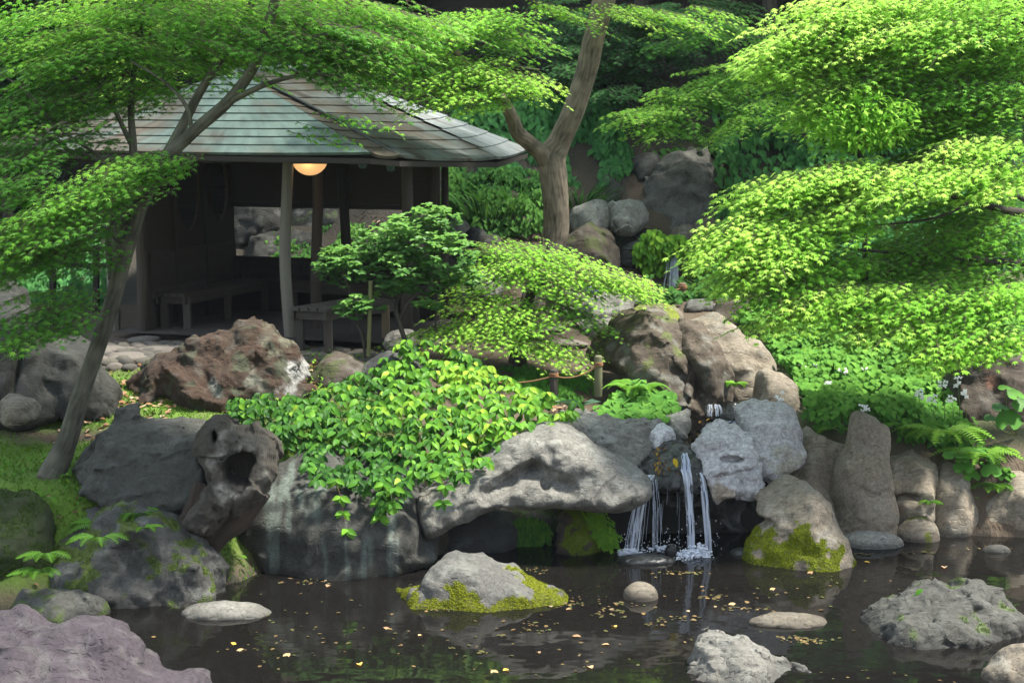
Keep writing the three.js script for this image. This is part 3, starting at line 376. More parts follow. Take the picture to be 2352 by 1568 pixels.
rock('mossy brown boulder right of the forked trunk', { outline: [[1282, 600], [1290, 540], [1330, 515], [1385, 528], [1412, 560], [1415, 610]], d: 19.7, T: 0.4, c: 'brown', cell: 0.03, moss: { bias: -0.12 }, mossColour: [0.07, 0.08, 0.02] });
rock('black wet rock in the hollow left of the upper waterfall', { outline: [[1395, 610], [1405, 545], [1450, 530], [1500, 540], [1520, 620]], d: 20.5, T: 0.35, c: 'black', mat: 'wet', cell: 0.035 });
rock('dark mossy rock that the upper waterfall drops over', { outline: [[1500, 640], [1510, 575], [1560, 555], [1610, 570], [1640, 600], [1650, 645]], d: 20.55, T: 0.3, c: 'dark', mat: 'wet', cell: 0.03, moss: { bias: -0.05, up: 0.2 }, mossColour: [0.11, 0.13, 0.01] });
rock('pale twisted stone above the upper waterfall', { outline: [[1548, 560], [1552, 522], [1575, 514], [1600, 518], [1596, 540], [1580, 565]], d: 20.5, T: 0.14, c: 'tan', cell: 0.022 });
rock('second pale twisted stone above the upper waterfall, further right', { outline: [[1590, 545], [1596, 508], [1630, 500], [1660, 512], [1650, 545], [1620, 555]], d: 20.8, T: 0.16, c: 'tan', cell: 0.024 });
rock('grey brown stones in the plants behind the pavilion corner', { outline: [[1150, 520], [1160, 488], [1200, 478], [1240, 490], [1245, 525]], d: 20.6, T: 0.3, c: 'tan', cell: 0.03 });
rock('pale boulder at the foot of the back corner posts', { outline: [[1028, 620], [1032, 520], [1050, 500], [1075, 540], [1085, 620]], d: 20.0, T: 0.3, c: 'pale', cell: 0.03 });
rock('dark contorted rock standing right of the pavilion', { outline: [[1048, 600], [1052, 552], [1085, 534], [1112, 545], [1100, 570], [1090, 605]], d: 19.4, T: 0.16, c: 'dark', mat: 'pit', cell: 0.02, a: { lump: 0.05, crag: 0.05 } });
rock('grey peaked rock beside the dark contorted rock', { outline: [[1080, 600], [1090, 560], [1112, 541], [1135, 565], [1140, 605]], d: 19.3, T: 0.2, c: 'slate', cell: 0.022 });
rock('pale rock below the dark contorted rock, behind the small maple', { outline: [[1040, 680], [1060, 640], [1110, 630], [1150, 650], [1160, 690]], d: 18.4, T: 0.25, c: 'pale', cell: 0.026 });
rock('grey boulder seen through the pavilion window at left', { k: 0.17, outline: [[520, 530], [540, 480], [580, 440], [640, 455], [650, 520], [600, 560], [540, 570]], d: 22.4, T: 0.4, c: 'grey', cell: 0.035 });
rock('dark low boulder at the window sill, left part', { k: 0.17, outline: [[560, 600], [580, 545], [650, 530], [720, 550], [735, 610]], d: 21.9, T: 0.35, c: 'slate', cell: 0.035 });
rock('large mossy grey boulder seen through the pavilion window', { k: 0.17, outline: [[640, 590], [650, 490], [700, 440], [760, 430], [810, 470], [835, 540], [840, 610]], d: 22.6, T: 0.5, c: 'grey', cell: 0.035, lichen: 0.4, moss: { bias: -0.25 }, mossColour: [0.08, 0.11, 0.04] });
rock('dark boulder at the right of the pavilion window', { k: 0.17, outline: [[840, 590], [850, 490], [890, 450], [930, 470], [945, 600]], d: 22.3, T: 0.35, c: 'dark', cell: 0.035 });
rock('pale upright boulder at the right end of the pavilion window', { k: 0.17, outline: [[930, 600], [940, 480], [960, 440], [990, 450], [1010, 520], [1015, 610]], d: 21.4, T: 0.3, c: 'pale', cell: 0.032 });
rock('dark boulder in the hillside behind the roof corner', { outline: [[1205, 400], [1215, 300], [1245, 270], [1285, 290], [1295, 400]], d: 23.5, T: 0.4, c: 'dark', cell: 0.04 });
// ---------------------------------------------------------------- hollow log lying over the bank
{
  const D = 12.15, p = (x, y) => { const q = W(x, y, D); return { x: q.x, y: q.y }; };
  const h1 = p(556, 1062), h2 = p(502, 992);
  const [g, s] = rockGeo({ chips: 0, outline: [[455, 1040], [468, 998], [485, 972], [505, 968], [522, 984], [570, 996], [608, 1008], [626, 1038], [632, 1085], [612, 1122], [575, 1146], [530, 1168], [490, 1205], [445, 1190], [472, 1140], [484, 1085]], d: D, T: 0.2, R: 0.12, lean: 0.2, cell: 0.012, a: { lump: 0.03, f: 5, crag: 0.03, cf: 6, fine: 0.014 }, holes: [{ x: h1.x, y: h1.y, rx: 0.12, ry: 0.16, z: -0.12 }, { x: h2.x, y: h2.y, rx: 0.024, ry: 0.055, z: 0.05 }] });
  dress(g, (x, y, z, nx, ny, nz, c) => { const n = 0.5 + 0.6 * fbm(x * 9 + s, y * 2.5, z * 9, 4), e = smooth(0.25, 0.1, Math.abs(Math.hypot((x - h1.x) / 0.115, (y - h1.y) / 0.15) + 0.5 * noise(x * 8, y * 8, 3) - 1.6) * 0.45) * smooth(0, 0.5, nz) * smooth(-0.25, 0.3, noise(x * 5 + 2, y * 5, 7)), k = noise(x * 20, y * 20, z * 20); c[0] = lerp(0.03 + 0.05 * n, 0.19 + 0.1 * k, e); c[1] = lerp(0.026 + 0.042 * n, 0.18 + 0.1 * k, e); c[2] = lerp(0.02 + 0.034 * n, 0.155 + 0.09 * k, e); }, 1.5);
  g.translate(0, 0, -D);
  const o = thing('hollow_log', 'old hollow log with a gaping hole lying against the bank boulder', 'log', W(540, 1180, D));
  part('trunk', local(g, o), new THREE.MeshStandardMaterial({ vertexColors: true, roughness: 0.95, bumpMap: texBark, bumpScale: 0.02 }), o);
  const rootM = new THREE.MeshStandardMaterial({ color: RGB(0.04, 0.028, 0.02), roughness: 1, bumpMap: texBark, bumpScale: 0.03 });
  for (const [a, k] of [[[[560, 1120, 12.1, 0.13], [520, 1180, 12.1, 0.11], [480, 1230, 12.1, 0.08], [430, 1262, 12.1, 0.04]], 1], [[[590, 1120, 12.15, 0.12], [545, 1190, 12.1, 0.12], [505, 1235, 12.1, 0.08], [485, 1275, 12.1, 0.045]], 2], [[[470, 1110, 12.2, 0.1], [450, 1170, 12.15, 0.11], [430, 1200, 12.1, 0.09], [360, 1215, 12.1, 0.04]], 3]]) part('root', local(limbPx(a, 12, 8, 0.25, k), o), rootM, o);
}
// ---------------------------------------------------------------- the garden pavilion
const FLOOR = 1.5, P3 = (x, d, h) => V(x, h, -d);
const woodMat = (c, r = 0.8) => new THREE.MeshStandardMaterial({ color: RGB(...c), roughness: r, bumpMap: texWood, bumpScale: 0.012 });
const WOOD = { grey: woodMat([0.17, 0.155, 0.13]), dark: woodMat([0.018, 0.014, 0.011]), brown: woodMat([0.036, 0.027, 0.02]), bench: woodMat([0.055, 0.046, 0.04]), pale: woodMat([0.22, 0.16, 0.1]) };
{
  const o = thing('pavilion', 'open wooden garden pavilion with a weathered green copper roof among the maples', 'pavilion', V(-2.5, FLOOR, -17.6));
  const put = (name, g, m, parent = o) => part(name, local(g, o), m, parent);
  const FL = [-4.18, 17.0], FR = [-1.13, 16.15], BL = [-3.6, 19.4], BR = [-0.86, 18.15];
  const on = (a, b, t) => [lerp(a[0], b[0], t), lerp(a[1], b[1], t)], TOP = 3.47;
  // posts: crooked round timbers
  const post = (name, x, d, r, m, bend = 0.02, foot = FLOOR - 0.05, top = TOP, k = 1) => put(name, limb([0, 0.25, 0.5, 0.75, 1].map((t, i) => [x + bend * Math.sin(t * 5 + k * 2) - bend * Math.sin(k * 2), lerp(foot, top, t), -d + bend * Math.cos(t * 4 + k), r * (1.06 - 0.12 * t)]), 12, 6, 0.05, k), m);
  post('post', FL[0], FL[1], 0.06, WOOD.brown, 0.012, 1.42, TOP, 3);
  const A = on(FL, FR, 0.575); post('post', A[0], A[1], 0.062, WOOD.grey, 0.035, 1.4, TOP, 1.2);
  post('post', FR[0], FR[1], 0.062, WOOD.brown, 0.012, 1.42, TOP, 2);
  post('post', -2.24, 17.3, 0.06, WOOD.brown, 0.02, FLOOR, TOP, 5);
  post('post', -2.08, 18.55, 0.06, WOOD.dark, 0.03, FLOOR, TOP, 6);
  post('post', BR[0] - 0.06, BR[1] - 0.1, 0.052, WOOD.brown, 0.006, 1.45, TOP, 7);
  post('post', BR[0] + 0.045, BR[1] + 0.2, 0.045, WOOD.brown, 0.006, 1.45, TOP, 8);
  post('post', -4.66, 17.6, 0.07, WOOD.grey, 0.006, 1.42, TOP, 9);
  post('post', -6.1, 18.4, 0.06, WOOD.dark, 0.006, 1.42, TOP, 4);
  // walls
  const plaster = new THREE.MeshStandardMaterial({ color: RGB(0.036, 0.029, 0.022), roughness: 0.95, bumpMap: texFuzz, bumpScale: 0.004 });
  const dirOf = (a, b) => V(b[0] - a[0], 0, -(b[1] - a[1])).normalize();
  const wallOn = (a, b, y0, y1, holes, thick = 0.05) => {                // a sheet of wall from a to b with oval holes [along, height, rx, ry]
    const L = Math.hypot(b[0] - a[0], b[1] - a[1]), sh = new THREE.Shape(); sh.moveTo(0, y0); sh.lineTo(L, y0); sh.lineTo(L, y1); sh.lineTo(0, y1);
    for (const [x, y, rx, ry] of holes) { const h = new THREE.Path(); for (let i = 0; i <= 40; i++) { const t = i / 40 * Math.PI * 2, s = Math.sin(t), px = x + rx * Math.cos(t) * Math.pow(Math.abs(Math.cos(t)), 0.15), py = y + ry * s; i ? h.lineTo(px, py) : h.moveTo(px, py); } sh.holes.push(h); }
    const g = new THREE.ExtrudeGeometry(sh, { depth: thick, bevelEnabled: false }), d = dirOf(a, b), m = new THREE.Matrix4().makeBasis(d, V(0, 1, 0), V().crossVectors(d, V(0, 1, 0))).setPosition(a[0], 0, -a[1]); return g.applyMatrix4(m);
  };
  const Lw = Math.hypot(BL[0] - FL[0], BL[1] - FL[1]), ovals = [[Lw * 0.45, 3.05, 0.3, 0.46], [Lw * 0.8, 3.07, 0.26, 0.42]];
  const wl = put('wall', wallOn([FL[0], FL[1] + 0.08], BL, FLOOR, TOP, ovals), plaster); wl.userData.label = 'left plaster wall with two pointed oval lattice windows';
  const onWall = (t, y, off = 0) => { const p = on([FL[0], FL[1] + 0.08], BL, t), d = dirOf(FL, BL), n = V().crossVectors(d, V(0, 1, 0)).multiplyScalar(off); return V(p[0], y, -p[1]).add(n); };
  for (const [x, y, rx, ry] of ovals) {
    const bars = [];
    for (let i = -6; i <= 6; i++) { const u = i / 6.6, hh = ry * Math.sqrt(1 - u * u); bars.push(beam(onWall((x + u * rx) / Lw, y - hh, 0.03), onWall((x + u * rx) / Lw, y + hh, 0.03), 0.027, 0.014, 0.003)); }
    for (let i = -2; i <= 2; i++) { const v = i / 2.6, hw = rx * Math.sqrt(1 - v * v) * 0.97; bars.push(beam(onWall((x - hw) / Lw, y + v * ry, 0.045), onWall((x + hw) / Lw, y + v * ry, 0.045), 0.012, 0.012, 0.003)); }
    put('window', mergeGeometries(bars), std([0.012, 0.01, 0.009]), wl);
  }
  for (const t of [0.28, 0.63]) put('wall_stud', beam(onWall(t, FLOOR + 0.02, 0.07), onWall(t, TOP - 0.05, 0.07), 0.05, 0.05), WOOD.dark);
  // slatted wainscot along the left wall and the back wall
  const slats = (p, n, y0, y1) => { const l = []; for (let i = 0; i <= n; i++) l.push(beam(p(i / n, y0), p(i / n, y1), 0.024, 0.016, 0.004)); for (const y of [y1, y1 - 0.12, y0 + 0.1]) l.push(beam(p(0, y).add(V(0, 0, 0.012)), p(1, y).add(V(0, 0, 0.012)), 0.02, 0.03, 0.004)); return mergeGeometries(l); };
  put('wainscot', slats((t, y) => onWall(0.03 + t * 0.95, y, 0.075), 56, FLOOR + 0.35, FLOOR + 0.87), WOOD.brown);
  const onBack = (t, y, off = 0) => { const p = on(BL, BR, t), d = dirOf(BL, BR), n = V().crossVectors(d, V(0, 1, 0)).multiplyScalar(off); return V(p[0], y, -p[1]).add(n); };
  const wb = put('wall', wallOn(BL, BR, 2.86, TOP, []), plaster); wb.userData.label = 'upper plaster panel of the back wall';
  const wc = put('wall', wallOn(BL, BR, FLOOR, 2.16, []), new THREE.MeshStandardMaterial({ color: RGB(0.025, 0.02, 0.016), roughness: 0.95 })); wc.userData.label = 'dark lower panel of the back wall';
  put('wainscot', slats((t, y) => onBack(0.02 + t * 0.96, y, 0.072), 34, FLOOR + 0.3, FLOOR + 0.62), WOOD.dark);
  put('lintel', beam(onBack(0, 2.85, 0.02), onBack(1, 2.85, 0.02), 0.09, 0.06), WOOD.dark);
  put('window_sill', beam(onBack(0, 2.175, 0.04), onBack(1, 2.175, 0.04), 0.14, 0.035), WOOD.dark);
  // ring beam, ceiling
  const ring = (a, b) => put('beam', beam(V(a[0], TOP - 0.02, -a[1]), V(b[0], TOP - 0.02, -b[1]), 0.09, 0.11), WOOD.dark);
  ring(FL, FR); ring(FR, BR); ring(BR, BL); ring(BL, FL); ring([-4.66, 17.6], [-6.1, 18.4]);
  // roof: faces from eave to ridge, each laid in overlapping courses of copper sheet
  const L = W(-60, 344, 17.0), N1 = W(850, 359, 15.35), N2 = W(918, 365, 15.35), R1 = W(1140, 369, 17.0), R2 = W(1212, 348, 18.6), B1 = V(-0.1, 3.5, -20.2), B2 = V(-4.6, 3.5, -21.4), T1 = W(548, 166, 17.6), T2 = W(690, 158, 17.9);
  const copper = new THREE.MeshStandardMaterial({ vertexColors: true, roughness: 0.62, metalness: 0.0, bumpMap: texStone, bumpScale: 0.006 });
  const core = []; for (const [a, b, c, d] of [[L, N1, T1, T1], [N1, N2, T1, T1], [N2, R1, T2, T1], [R1, R2, T2, T2], [R2, B1, T2, T2], [B1, B2, T1, T2], [B2, L, T1, T1]]) { const g = new THREE.BufferGeometry(), q = [a, b, c, d].map((p) => p.clone().add(V(0, -0.06, 0))); g.setAttribute('position', new THREE.Float32BufferAttribute([q[0], q[1], q[2], q[0], q[2], q[3]].flatMap((p) => [p.x, p.y, p.z]), 3)); g.computeVertexNormals(); core.push(g); }
  { const e = [L, N1, N2, R1, R2, B1, B2], c = V(-2.4, 3.46, -18), pos = []; e.forEach((p, i) => { const q = e[(i + 1) % 7]; for (const v of [p, c, q]) pos.push(v.x, v === c ? v.y : v.y - 0.075, v.z); for (const v of [[p, -0.075], [q, -0.075], [q, -0.02], [p, -0.075], [q, -0.02], [p, -0.02]]) pos.push(v[0].x, v[0].y + v[1], v[0].z); }); const g = new THREE.BufferGeometry(); g.setAttribute('position', new THREE.Float32BufferAttribute(pos, 3)); g.computeVertexNormals(); core.push(g); }
  const roof = put('roof', mergeGeometries(core), new THREE.MeshStandardMaterial({ color: RGB(0.028, 0.022, 0.018), roughness: 0.9 }));
  const tones = { teal: [0.1, 0.145, 0.13], grey: [0.13, 0.148, 0.145], brown: [0.085, 0.065, 0.045], rust: [0.045, 0.032, 0.023] };
  function course(a, b, c, d, t0, t1, paint, bulge, u0, u1, lift = 0.02) {
    const n = V().crossVectors(V().subVectors(b, a), V().subVectors(d, a)).normalize(); if (n.y < 0) n.negate();
    const at = (u, t, off) => { const p = V().lerpVectors(V().lerpVectors(a, b, u), V().lerpVectors(d, c, u), t); p.y += bulge * 4 * t * (1 - t) * 0.5 + 0.03 * Math.pow(1 - t, 3) * Math.pow(Math.abs(2 * u - 1), 3); return p.addScaledVector(n, off); };
    const S = Math.max(2, Math.round((u1 - u0) * V().subVectors(b, a).length() / 0.05)), pos = [], col = [], uv = [], cc = [0, 0, 0];
    const quad = (p, u) => { for (const i of [0, 1, 2, 0, 2, 3]) { const v = p[i]; pos.push(v.x, v.y, v.z); paint(v.x, v.y, v.z, cc); col.push(...cc); uv.push(v.x + v.z, v.y * 2 + v.z * 0.3); } };
    for (let i = 0; i < S; i++) { const ua = lerp(u0, u1, i / S), ub = lerp(u0, u1, (i + 1) / S), w = 0.004 * noise(ua * 9, t0 * 40, 2), w2 = 0.004 * noise(ub * 9, t0 * 40, 2);
      const A1 = at(ua, t0, lift + w), B1_ = at(ub, t0, lift + w2), C1 = at(ub, t1 + 0.02, 0.004), D1 = at(ua, t1 + 0.02, 0.004), A0 = at(ua, t0, -0.012), B0 = at(ub, t0, -0.012);
      quad([A1, B1_, C1, D1]); quad([A0, B0, B1_, A1]); }
    const g = new THREE.BufferGeometry(); g.setAttribute('position', new THREE.Float32BufferAttribute(pos, 3)); g.setAttribute('color', new THREE.Float32BufferAttribute(col, 3)); g.setAttribute('uv', new THREE.Float32BufferAttribute(uv, 2)); g.computeVertexNormals(); return g;
  }
  const mixTo = (c, t, w) => { for (let i = 0; i < 3; i++) c[i] = lerp(c[i], t[i], w); };
  const paint = (base, brownBias, rustBias) => (x, y, z, c) => {
    const n = fbm(x * 2, y * 4, z * 2, 4), m = fbm(x * 5 + 7, y * 9, z * 5, 3), k = 0.82 + 0.36 * noise(x * 14, y * 14, z * 14) + 0.3 * noise(x * 9, y * 1.5, z * 9); for (let i = 0; i < 3; i++) c[i] = base[i];
    mixTo(c, tones.brown, smooth(-0.15, 0.3, n + brownBias(x, y, z))); mixTo(c, tones.rust, smooth(0.02, 0.2, m + rustBias)); for (let i = 0; i < 3; i++) c[i] *= k;
  };
  const faces = [[L, N1, T1, T1, 11, 1, paint(tones.teal, (x) => 0.5 * smooth(-3.0, -4.6, x) - 0.2, -0.3), 0.02], [N1, N2, T1, T1, 11, 1, paint(tones.brown, () => 0.2, -0.12), 0.02], [N2, R1, T2, T1, 11, 1, paint(tones.grey, (x, y) => 0.2 * smooth(3.7, 4.3, y) - 0.02, -0.06), 0.06], [R1, R2, T2, T2, 11, 2, paint([0.24, 0.26, 0.275], () => -0.22, -0.4), 0.12], [R2, B1, T2, T2, 8, 1, paint(tones.grey, () => 0, -0.2), 0.02], [B1, B2, T1, T2, 8, 1, paint(tones.teal, () => 0, -0.2), 0.02], [B2, L, T1, T1, 8, 1, paint(tones.brown, () => 0, -0.2), 0.02]];
  for (const [a, b, c, d, n, k, pt, bulge] of faces) for (let i = 0; i < n; i++) for (let j = 0; j < k; j++) put('roof_course', course(a, b, c, d, i / n, (i + 1) / n - (i === n - 1 ? 0.02 : 0), pt, bulge, j / k + (j ? 0.004 : 0), (j + 1) / k), copper, roof);
  const seam = new THREE.MeshStandardMaterial({ color: RGB(0.035, 0.04, 0.035), roughness: 0.7 });
  put('hip_seam', limb([[N2.x, N2.y + 0.035, N2.z, 0.014], [lerp(N2.x, T1.x, 0.5), lerp(N2.y, T1.y, 0.5) + 0.06, lerp(N2.z, T1.z, 0.5), 0.014], [T1.x, T1.y + 0.03, T1.z, 0.014]], 6, 6, 0), seam, roof);
  put('ridge_cap', limb([[T1.x - 0.1, T1.y, T1.z, 0.06], [T2.x + 0.08, T2.y, T2.z, 0.06]], 8, 4, 0.02), std([0.16, 0.2, 0.19], 0.6), roof);
  for (const [px, py] of [[832, 374], [897, 381]]) { const c = W(px, py, 15.75); put('spotlight', mergeGeometries([new THREE.CylinderGeometry(0.05, 0.04, 0.09, 14).rotateX(0.6).translate(c.x, c.y, c.z), new THREE.CylinderGeometry(0.012, 0.012, 0.1, 8).translate(c.x, c.y + 0.07, c.z - 0.02)]), std([0.05, 0.09, 0.1], 0.5)); }
}
// ---------------------------------------------------------------- paper lantern under the eave
{
  const c = W(711, 360, 16.9), o = thing('paper_lantern', 'round glowing paper lantern hanging under the pavilion roof', 'lantern', c);
  const s = new THREE.SphereGeometry(0.205, 32, 20), P = s.attributes.position; for (let i = 0; i < P.count; i++) { const y = P.getY(i), k = 1 + 0.012 * Math.sin(y * 150); P.setXYZ(i, P.getX(i) * k, y, P.getZ(i) * k); } s.computeVertexNormals();
  part('lamp_shade', s, new THREE.MeshStandardMaterial({ color: RGB(0.7, 0.5, 0.3), roughness: 0.9, emissive: RGB(1.0, 0.52, 0.2), emissiveIntensity: 0.32 }), o);
  part('seam', limb([[0.0, 0.2, 0.03, 0.003], [-0.03, 0, 0.206, 0.003], [0.01, -0.2, 0.03, 0.003]], 5, 8, 0), std([0.2, 0.12, 0.06]), o);
  part('cord', new THREE.CylinderGeometry(0.006, 0.006, 0.25, 6).translate(0, 0.3, 0), std([0.03, 0.03, 0.03]), o);
  const l = new THREE.PointLight(RGB(1, 0.6, 0.28), 0.25, 0, 2); l.position.set(0, -0.02, 0.23); l.castShadow = true; l.shadow.radius = 8; o.add(l);
}
// ---------------------------------------------------------------- benches
function bench(label, corners, top, legs, mat, foot = FLOOR - 0.04) { // corners in plan [x, d], going round
  const cx = corners.reduce((s, c) => s + c[0], 0) / 4, cd = corners.reduce((s, c) => s + c[1], 0) / 4, o = thing('bench', label, 'bench', P3(cx, cd, foot));
  const lp = (a, b, t) => [lerp(a[0], b[0], t), lerp(a[1], b[1], t)], [a, b, c, d] = corners, NB = 4;
  for (let i = 0; i < NB; i++) { const p = lp(a, d, (i + 0.5) / NB), q = lp(b, c, (i + 0.5) / NB), w = Math.hypot(a[0] - d[0], a[1] - d[1]) / NB - 0.006; part('plank', local(beam(P3(...p, top - 0.02), P3(...q, top - 0.02), w, 0.04, 0.005), o), mat, o); }
  for (const [p, q] of [[lp(a, d, 0.06), lp(b, c, 0.06)], [lp(a, d, 0.94), lp(b, c, 0.94)], [lp(a, b, 0.04), lp(d, c, 0.04)], [lp(a, b, 0.96), lp(d, c, 0.96)]]) part('rail', local(beam(P3(...p, top - 0.085), P3(...q, top - 0.085), 0.035, 0.085, 0.004), o), mat, o);
  for (const [u, v, m] of legs) { const p = lp(lp(a, b, u), lp(d, c, u), v); part('leg', local(beam(P3(...p, foot), P3(...p, top - 0.05), 0.085, 0.085, 0.008), o), m || mat, o); }
}
bench('grey plank bench at the right end of the pavilion', [[-1.92, 15.55], [-1.24, 16.5], [-1.7, 16.95], [-2.32, 15.72]], 1.92, [[0.07, 0.1], [0.85, 0.08, WOOD.pale], [0.07, 0.88], [0.85, 0.9], [0.45, 0.9]], WOOD.bench);
bench('long dark bench along the left wall of the pavilion', [[-3.72, 17.15], [-3.05, 19.1], [-3.4, 19.3], [-4.08, 17.2]], 1.92, [[0.05, 0.1, WOOD.bench], [0.5, 0.1, WOOD.brown], [0.95, 0.1], [0.05, 0.85]], WOOD.brown);
bench('dark bench along the back wall of the pavilion', [[-2.85, 18.72], [-1.0, 17.7], [-0.95, 18.05], [-2.9, 19.05]], 1.92, [[0.08, 0.15], [0.5, 0.15], [0.92, 0.15]], WOOD.brown);
// ---------------------------------------------------------------- floor of the pavilion, cobbles, path slabs
{
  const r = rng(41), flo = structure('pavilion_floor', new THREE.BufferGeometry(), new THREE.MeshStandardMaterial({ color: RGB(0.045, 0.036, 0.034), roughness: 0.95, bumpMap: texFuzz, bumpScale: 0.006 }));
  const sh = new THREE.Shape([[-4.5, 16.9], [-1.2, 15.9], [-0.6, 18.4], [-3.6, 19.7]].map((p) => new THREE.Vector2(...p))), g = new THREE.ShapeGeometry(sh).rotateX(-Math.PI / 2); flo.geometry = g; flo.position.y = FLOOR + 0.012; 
  for (let i = 0, uv = g.attributes.uv; i < uv.count; i++) uv.setXY(i, uv.getX(i) * 0.8, uv.getY(i) * 0.8);
  const mats = [[0.11, 0.098, 0.085], [0.08, 0.073, 0.065], [0.14, 0.122, 0.105], [0.09, 0.083, 0.066]].map((c) => new THREE.MeshStandardMaterial({ color: RGB(...c), roughness: 0.9, bumpMap: texStone, bumpScale: 0.01 }));
  const geos = []; for (let k = 0; k < 7; k++) { const q = new THREE.SphereGeometry(1, 11, 6), P = q.attributes.position; for (let i = 0; i < P.count; i++) { const x = P.getX(i), y = P.getY(i), z = P.getZ(i), n = 1 + 0.35 * noise(x * 1.2 + k * 5, y, z * 1.2), e = Math.pow(Math.abs(y), 0.8) * Math.sign(y); P.setXYZ(i, x * n, e * 0.9, z * n); } const mg = mergeVertices(q.deleteAttribute('uv') && q); mg.computeVertexNormals(); dress(mg); geos.push(mg); }
  const path = thing('stone_path', '', '', null); delete path.userData.label; delete path.userData.category; path.userData.kind = 'structure';
  const stone = (x, d, s, kind) => { const m = part('stone', geos[Math.floor(r() * geos.length)], mats[Math.floor(r() * mats.length)], path); m.position.set(x, H(x, d) + 0.006, -d); m.rotation.y = r() * 6.28; m.scale.set(s * (0.9 + 0.4 * r()), 0.045 + 0.02 * r(), s * (0.75 + 0.3 * r())); };
  for (let d = 14.95; d < 16.4; d += 0.14) for (let x = -4.9; x < -0.5; x += 0.17) { // the cobbled strip before the pavilion
    const edge = 16.75 - 0.28 * (x + 4.18); if (d > edge - 0.15 || r() < 0.06) continue; const xx = x + (Math.round(d / 0.14) % 2) * 0.085 + (r() - 0.5) * 0.05, dd = d + (r() - 0.5) * 0.04; if (dd < 15.05 && xx > -3.2 && xx < -2) continue; stone(xx, dd, 0.088);
  }
  for (const [px, py, s] of [[300, 850, 0.3], [250, 835, 0.24], [360, 835, 0.24], [330, 812, 0.22], [400, 800, 0.26], [1290, 745, 0.28], [1340, 760, 0.25], [1250, 765, 0.3], [1180, 760, 0.25], [1300, 785, 0.26], [1110, 765, 0.28], [1060, 770, 0.22], [990, 790, 0.26], [950, 780, 0.2]]) { const p = G(px, py, px < 500 ? 1.3 : 1.42); const q = geos[Math.floor(r() * 7)], m = part('slab', q, mats[2], path); m.position.set(p.x, H(p.x, -p.z) + 0.01, p.z); m.rotation.y = r() * 6; m.scale.set(s, 0.05, s * 0.8); }
}
// ---------------------------------------------------------------- leaves
function fan(pts, cx = 0, cz = 0, cy = 0) { const pos = [], c = [cx, cy, cz]; for (let i = 0; i < pts.length - 1; i++) pos.push(...c, ...pts[i + 1], ...pts[i]); const g = new THREE.BufferGeometry(); g.setAttribute('position', new THREE.Float32BufferAttribute(pos, 3)); const m = mergeVertices(g); m.computeVertexNormals(); return m; }
const LEAF = {};
{ // palmate maple leaf, one unit across, stalk end at 0, pointing along +z, upper side +y
  const tips = [[-2.35, 0.42], [-1.5, 0.72], [-0.75, 0.9], [0, 1], [0.75, 0.9], [1.5, 0.72], [2.35, 0.42]], pts = [], at = (a, r, dip) => [Math.sin(a) * r * 0.62, -dip * r * r, Math.cos(a) * r * 0.62 + 0.2];
  tips.forEach(([a, r], i) => { pts.push(at(a, r, 0.2)); if (i < 6) { const b = (a + tips[i + 1][0]) / 2; pts.push(at(b, 0.24 + 0.015 * i * (6 - i), 0.1)); } });
  LEAF.maple = fan([[0.02, 0, 0.02], ...pts, [-0.02, 0, 0.02]].map((p) => p), 0, 0.2, 0.02);
  const oval = (n, w, fold, curl, tip) => { const P = [], I = []; for (let i = 0; i <= n; i++) { const t = i / n, hw = w * Math.pow(Math.sin(Math.PI * Math.pow(t, tip)), 0.9), y = -curl * t * t; P.push(-hw, y + fold * hw, t, 0, y, t, hw, y + fold * hw, t); if (i < n) { const b = i * 3; I.push(b, b + 3, b + 1, b + 1, b + 3, b + 4, b + 1, b + 4, b + 2, b + 2, b + 4, b + 5); } } const g = new THREE.BufferGeometry(); g.setAttribute('position', new THREE.Float32BufferAttribute(P, 3)); g.setIndex(I); g.computeVertexNormals(); return g; };
  LEAF.oval = oval(5, 0.26, 0.35, 0.28, 0.85); LEAF.small = oval(3, 0.2, 0.3, 0.15, 0.9); LEAF.blade = oval(4, 0.03, 0.4, 0.5, 0.6); LEAF.heart = oval(4, 0.46, 0.12, 0.2, 0.55); LEAF.narrow = oval(3, 0.1, 0.3, 0.25, 0.8);
  { const p = []; for (let i = 0; i <= 16; i++) { const a = -2.75 + i / 16 * 5.5, r = 0.5 * (1 + 0.05 * Math.sin(i * 2.7)); p.push([Math.sin(a) * r, 0.06 * Math.sin(a * 2 + 1) - 0.02, Math.cos(a) * r]); } LEAF.round = fan(p, 0, -0.1, -0.06); }
  LEAF.clump = (() => { const r = rng(9), g = []; for (let i = 0; i < 7; i++) { const q = LEAF.small.clone(); q.scale(1.1, 1, 0.62).rotateY(r() * 6.28).rotateX((r() - 0.5) * 1.4).translate((r() - 0.5) * 0.8, (r() - 0.5) * 0.3, (r() - 0.5) * 0.8); g.push(q); } return mergeGeometries(g); })();
}
const leafMats = {};
function leafMat(key, c, o = {}) { return leafMats[key] = leafMats[key] || new THREE.MeshPhysicalMaterial({ color: RGB(...c), roughness: 1, transmission: o.t ?? 0.5, thickness: 0, side: THREE.DoubleSide, clearcoat: o.coat ?? 0, clearcoatRoughness: 0.4, specularIntensity: 0.2 }); }
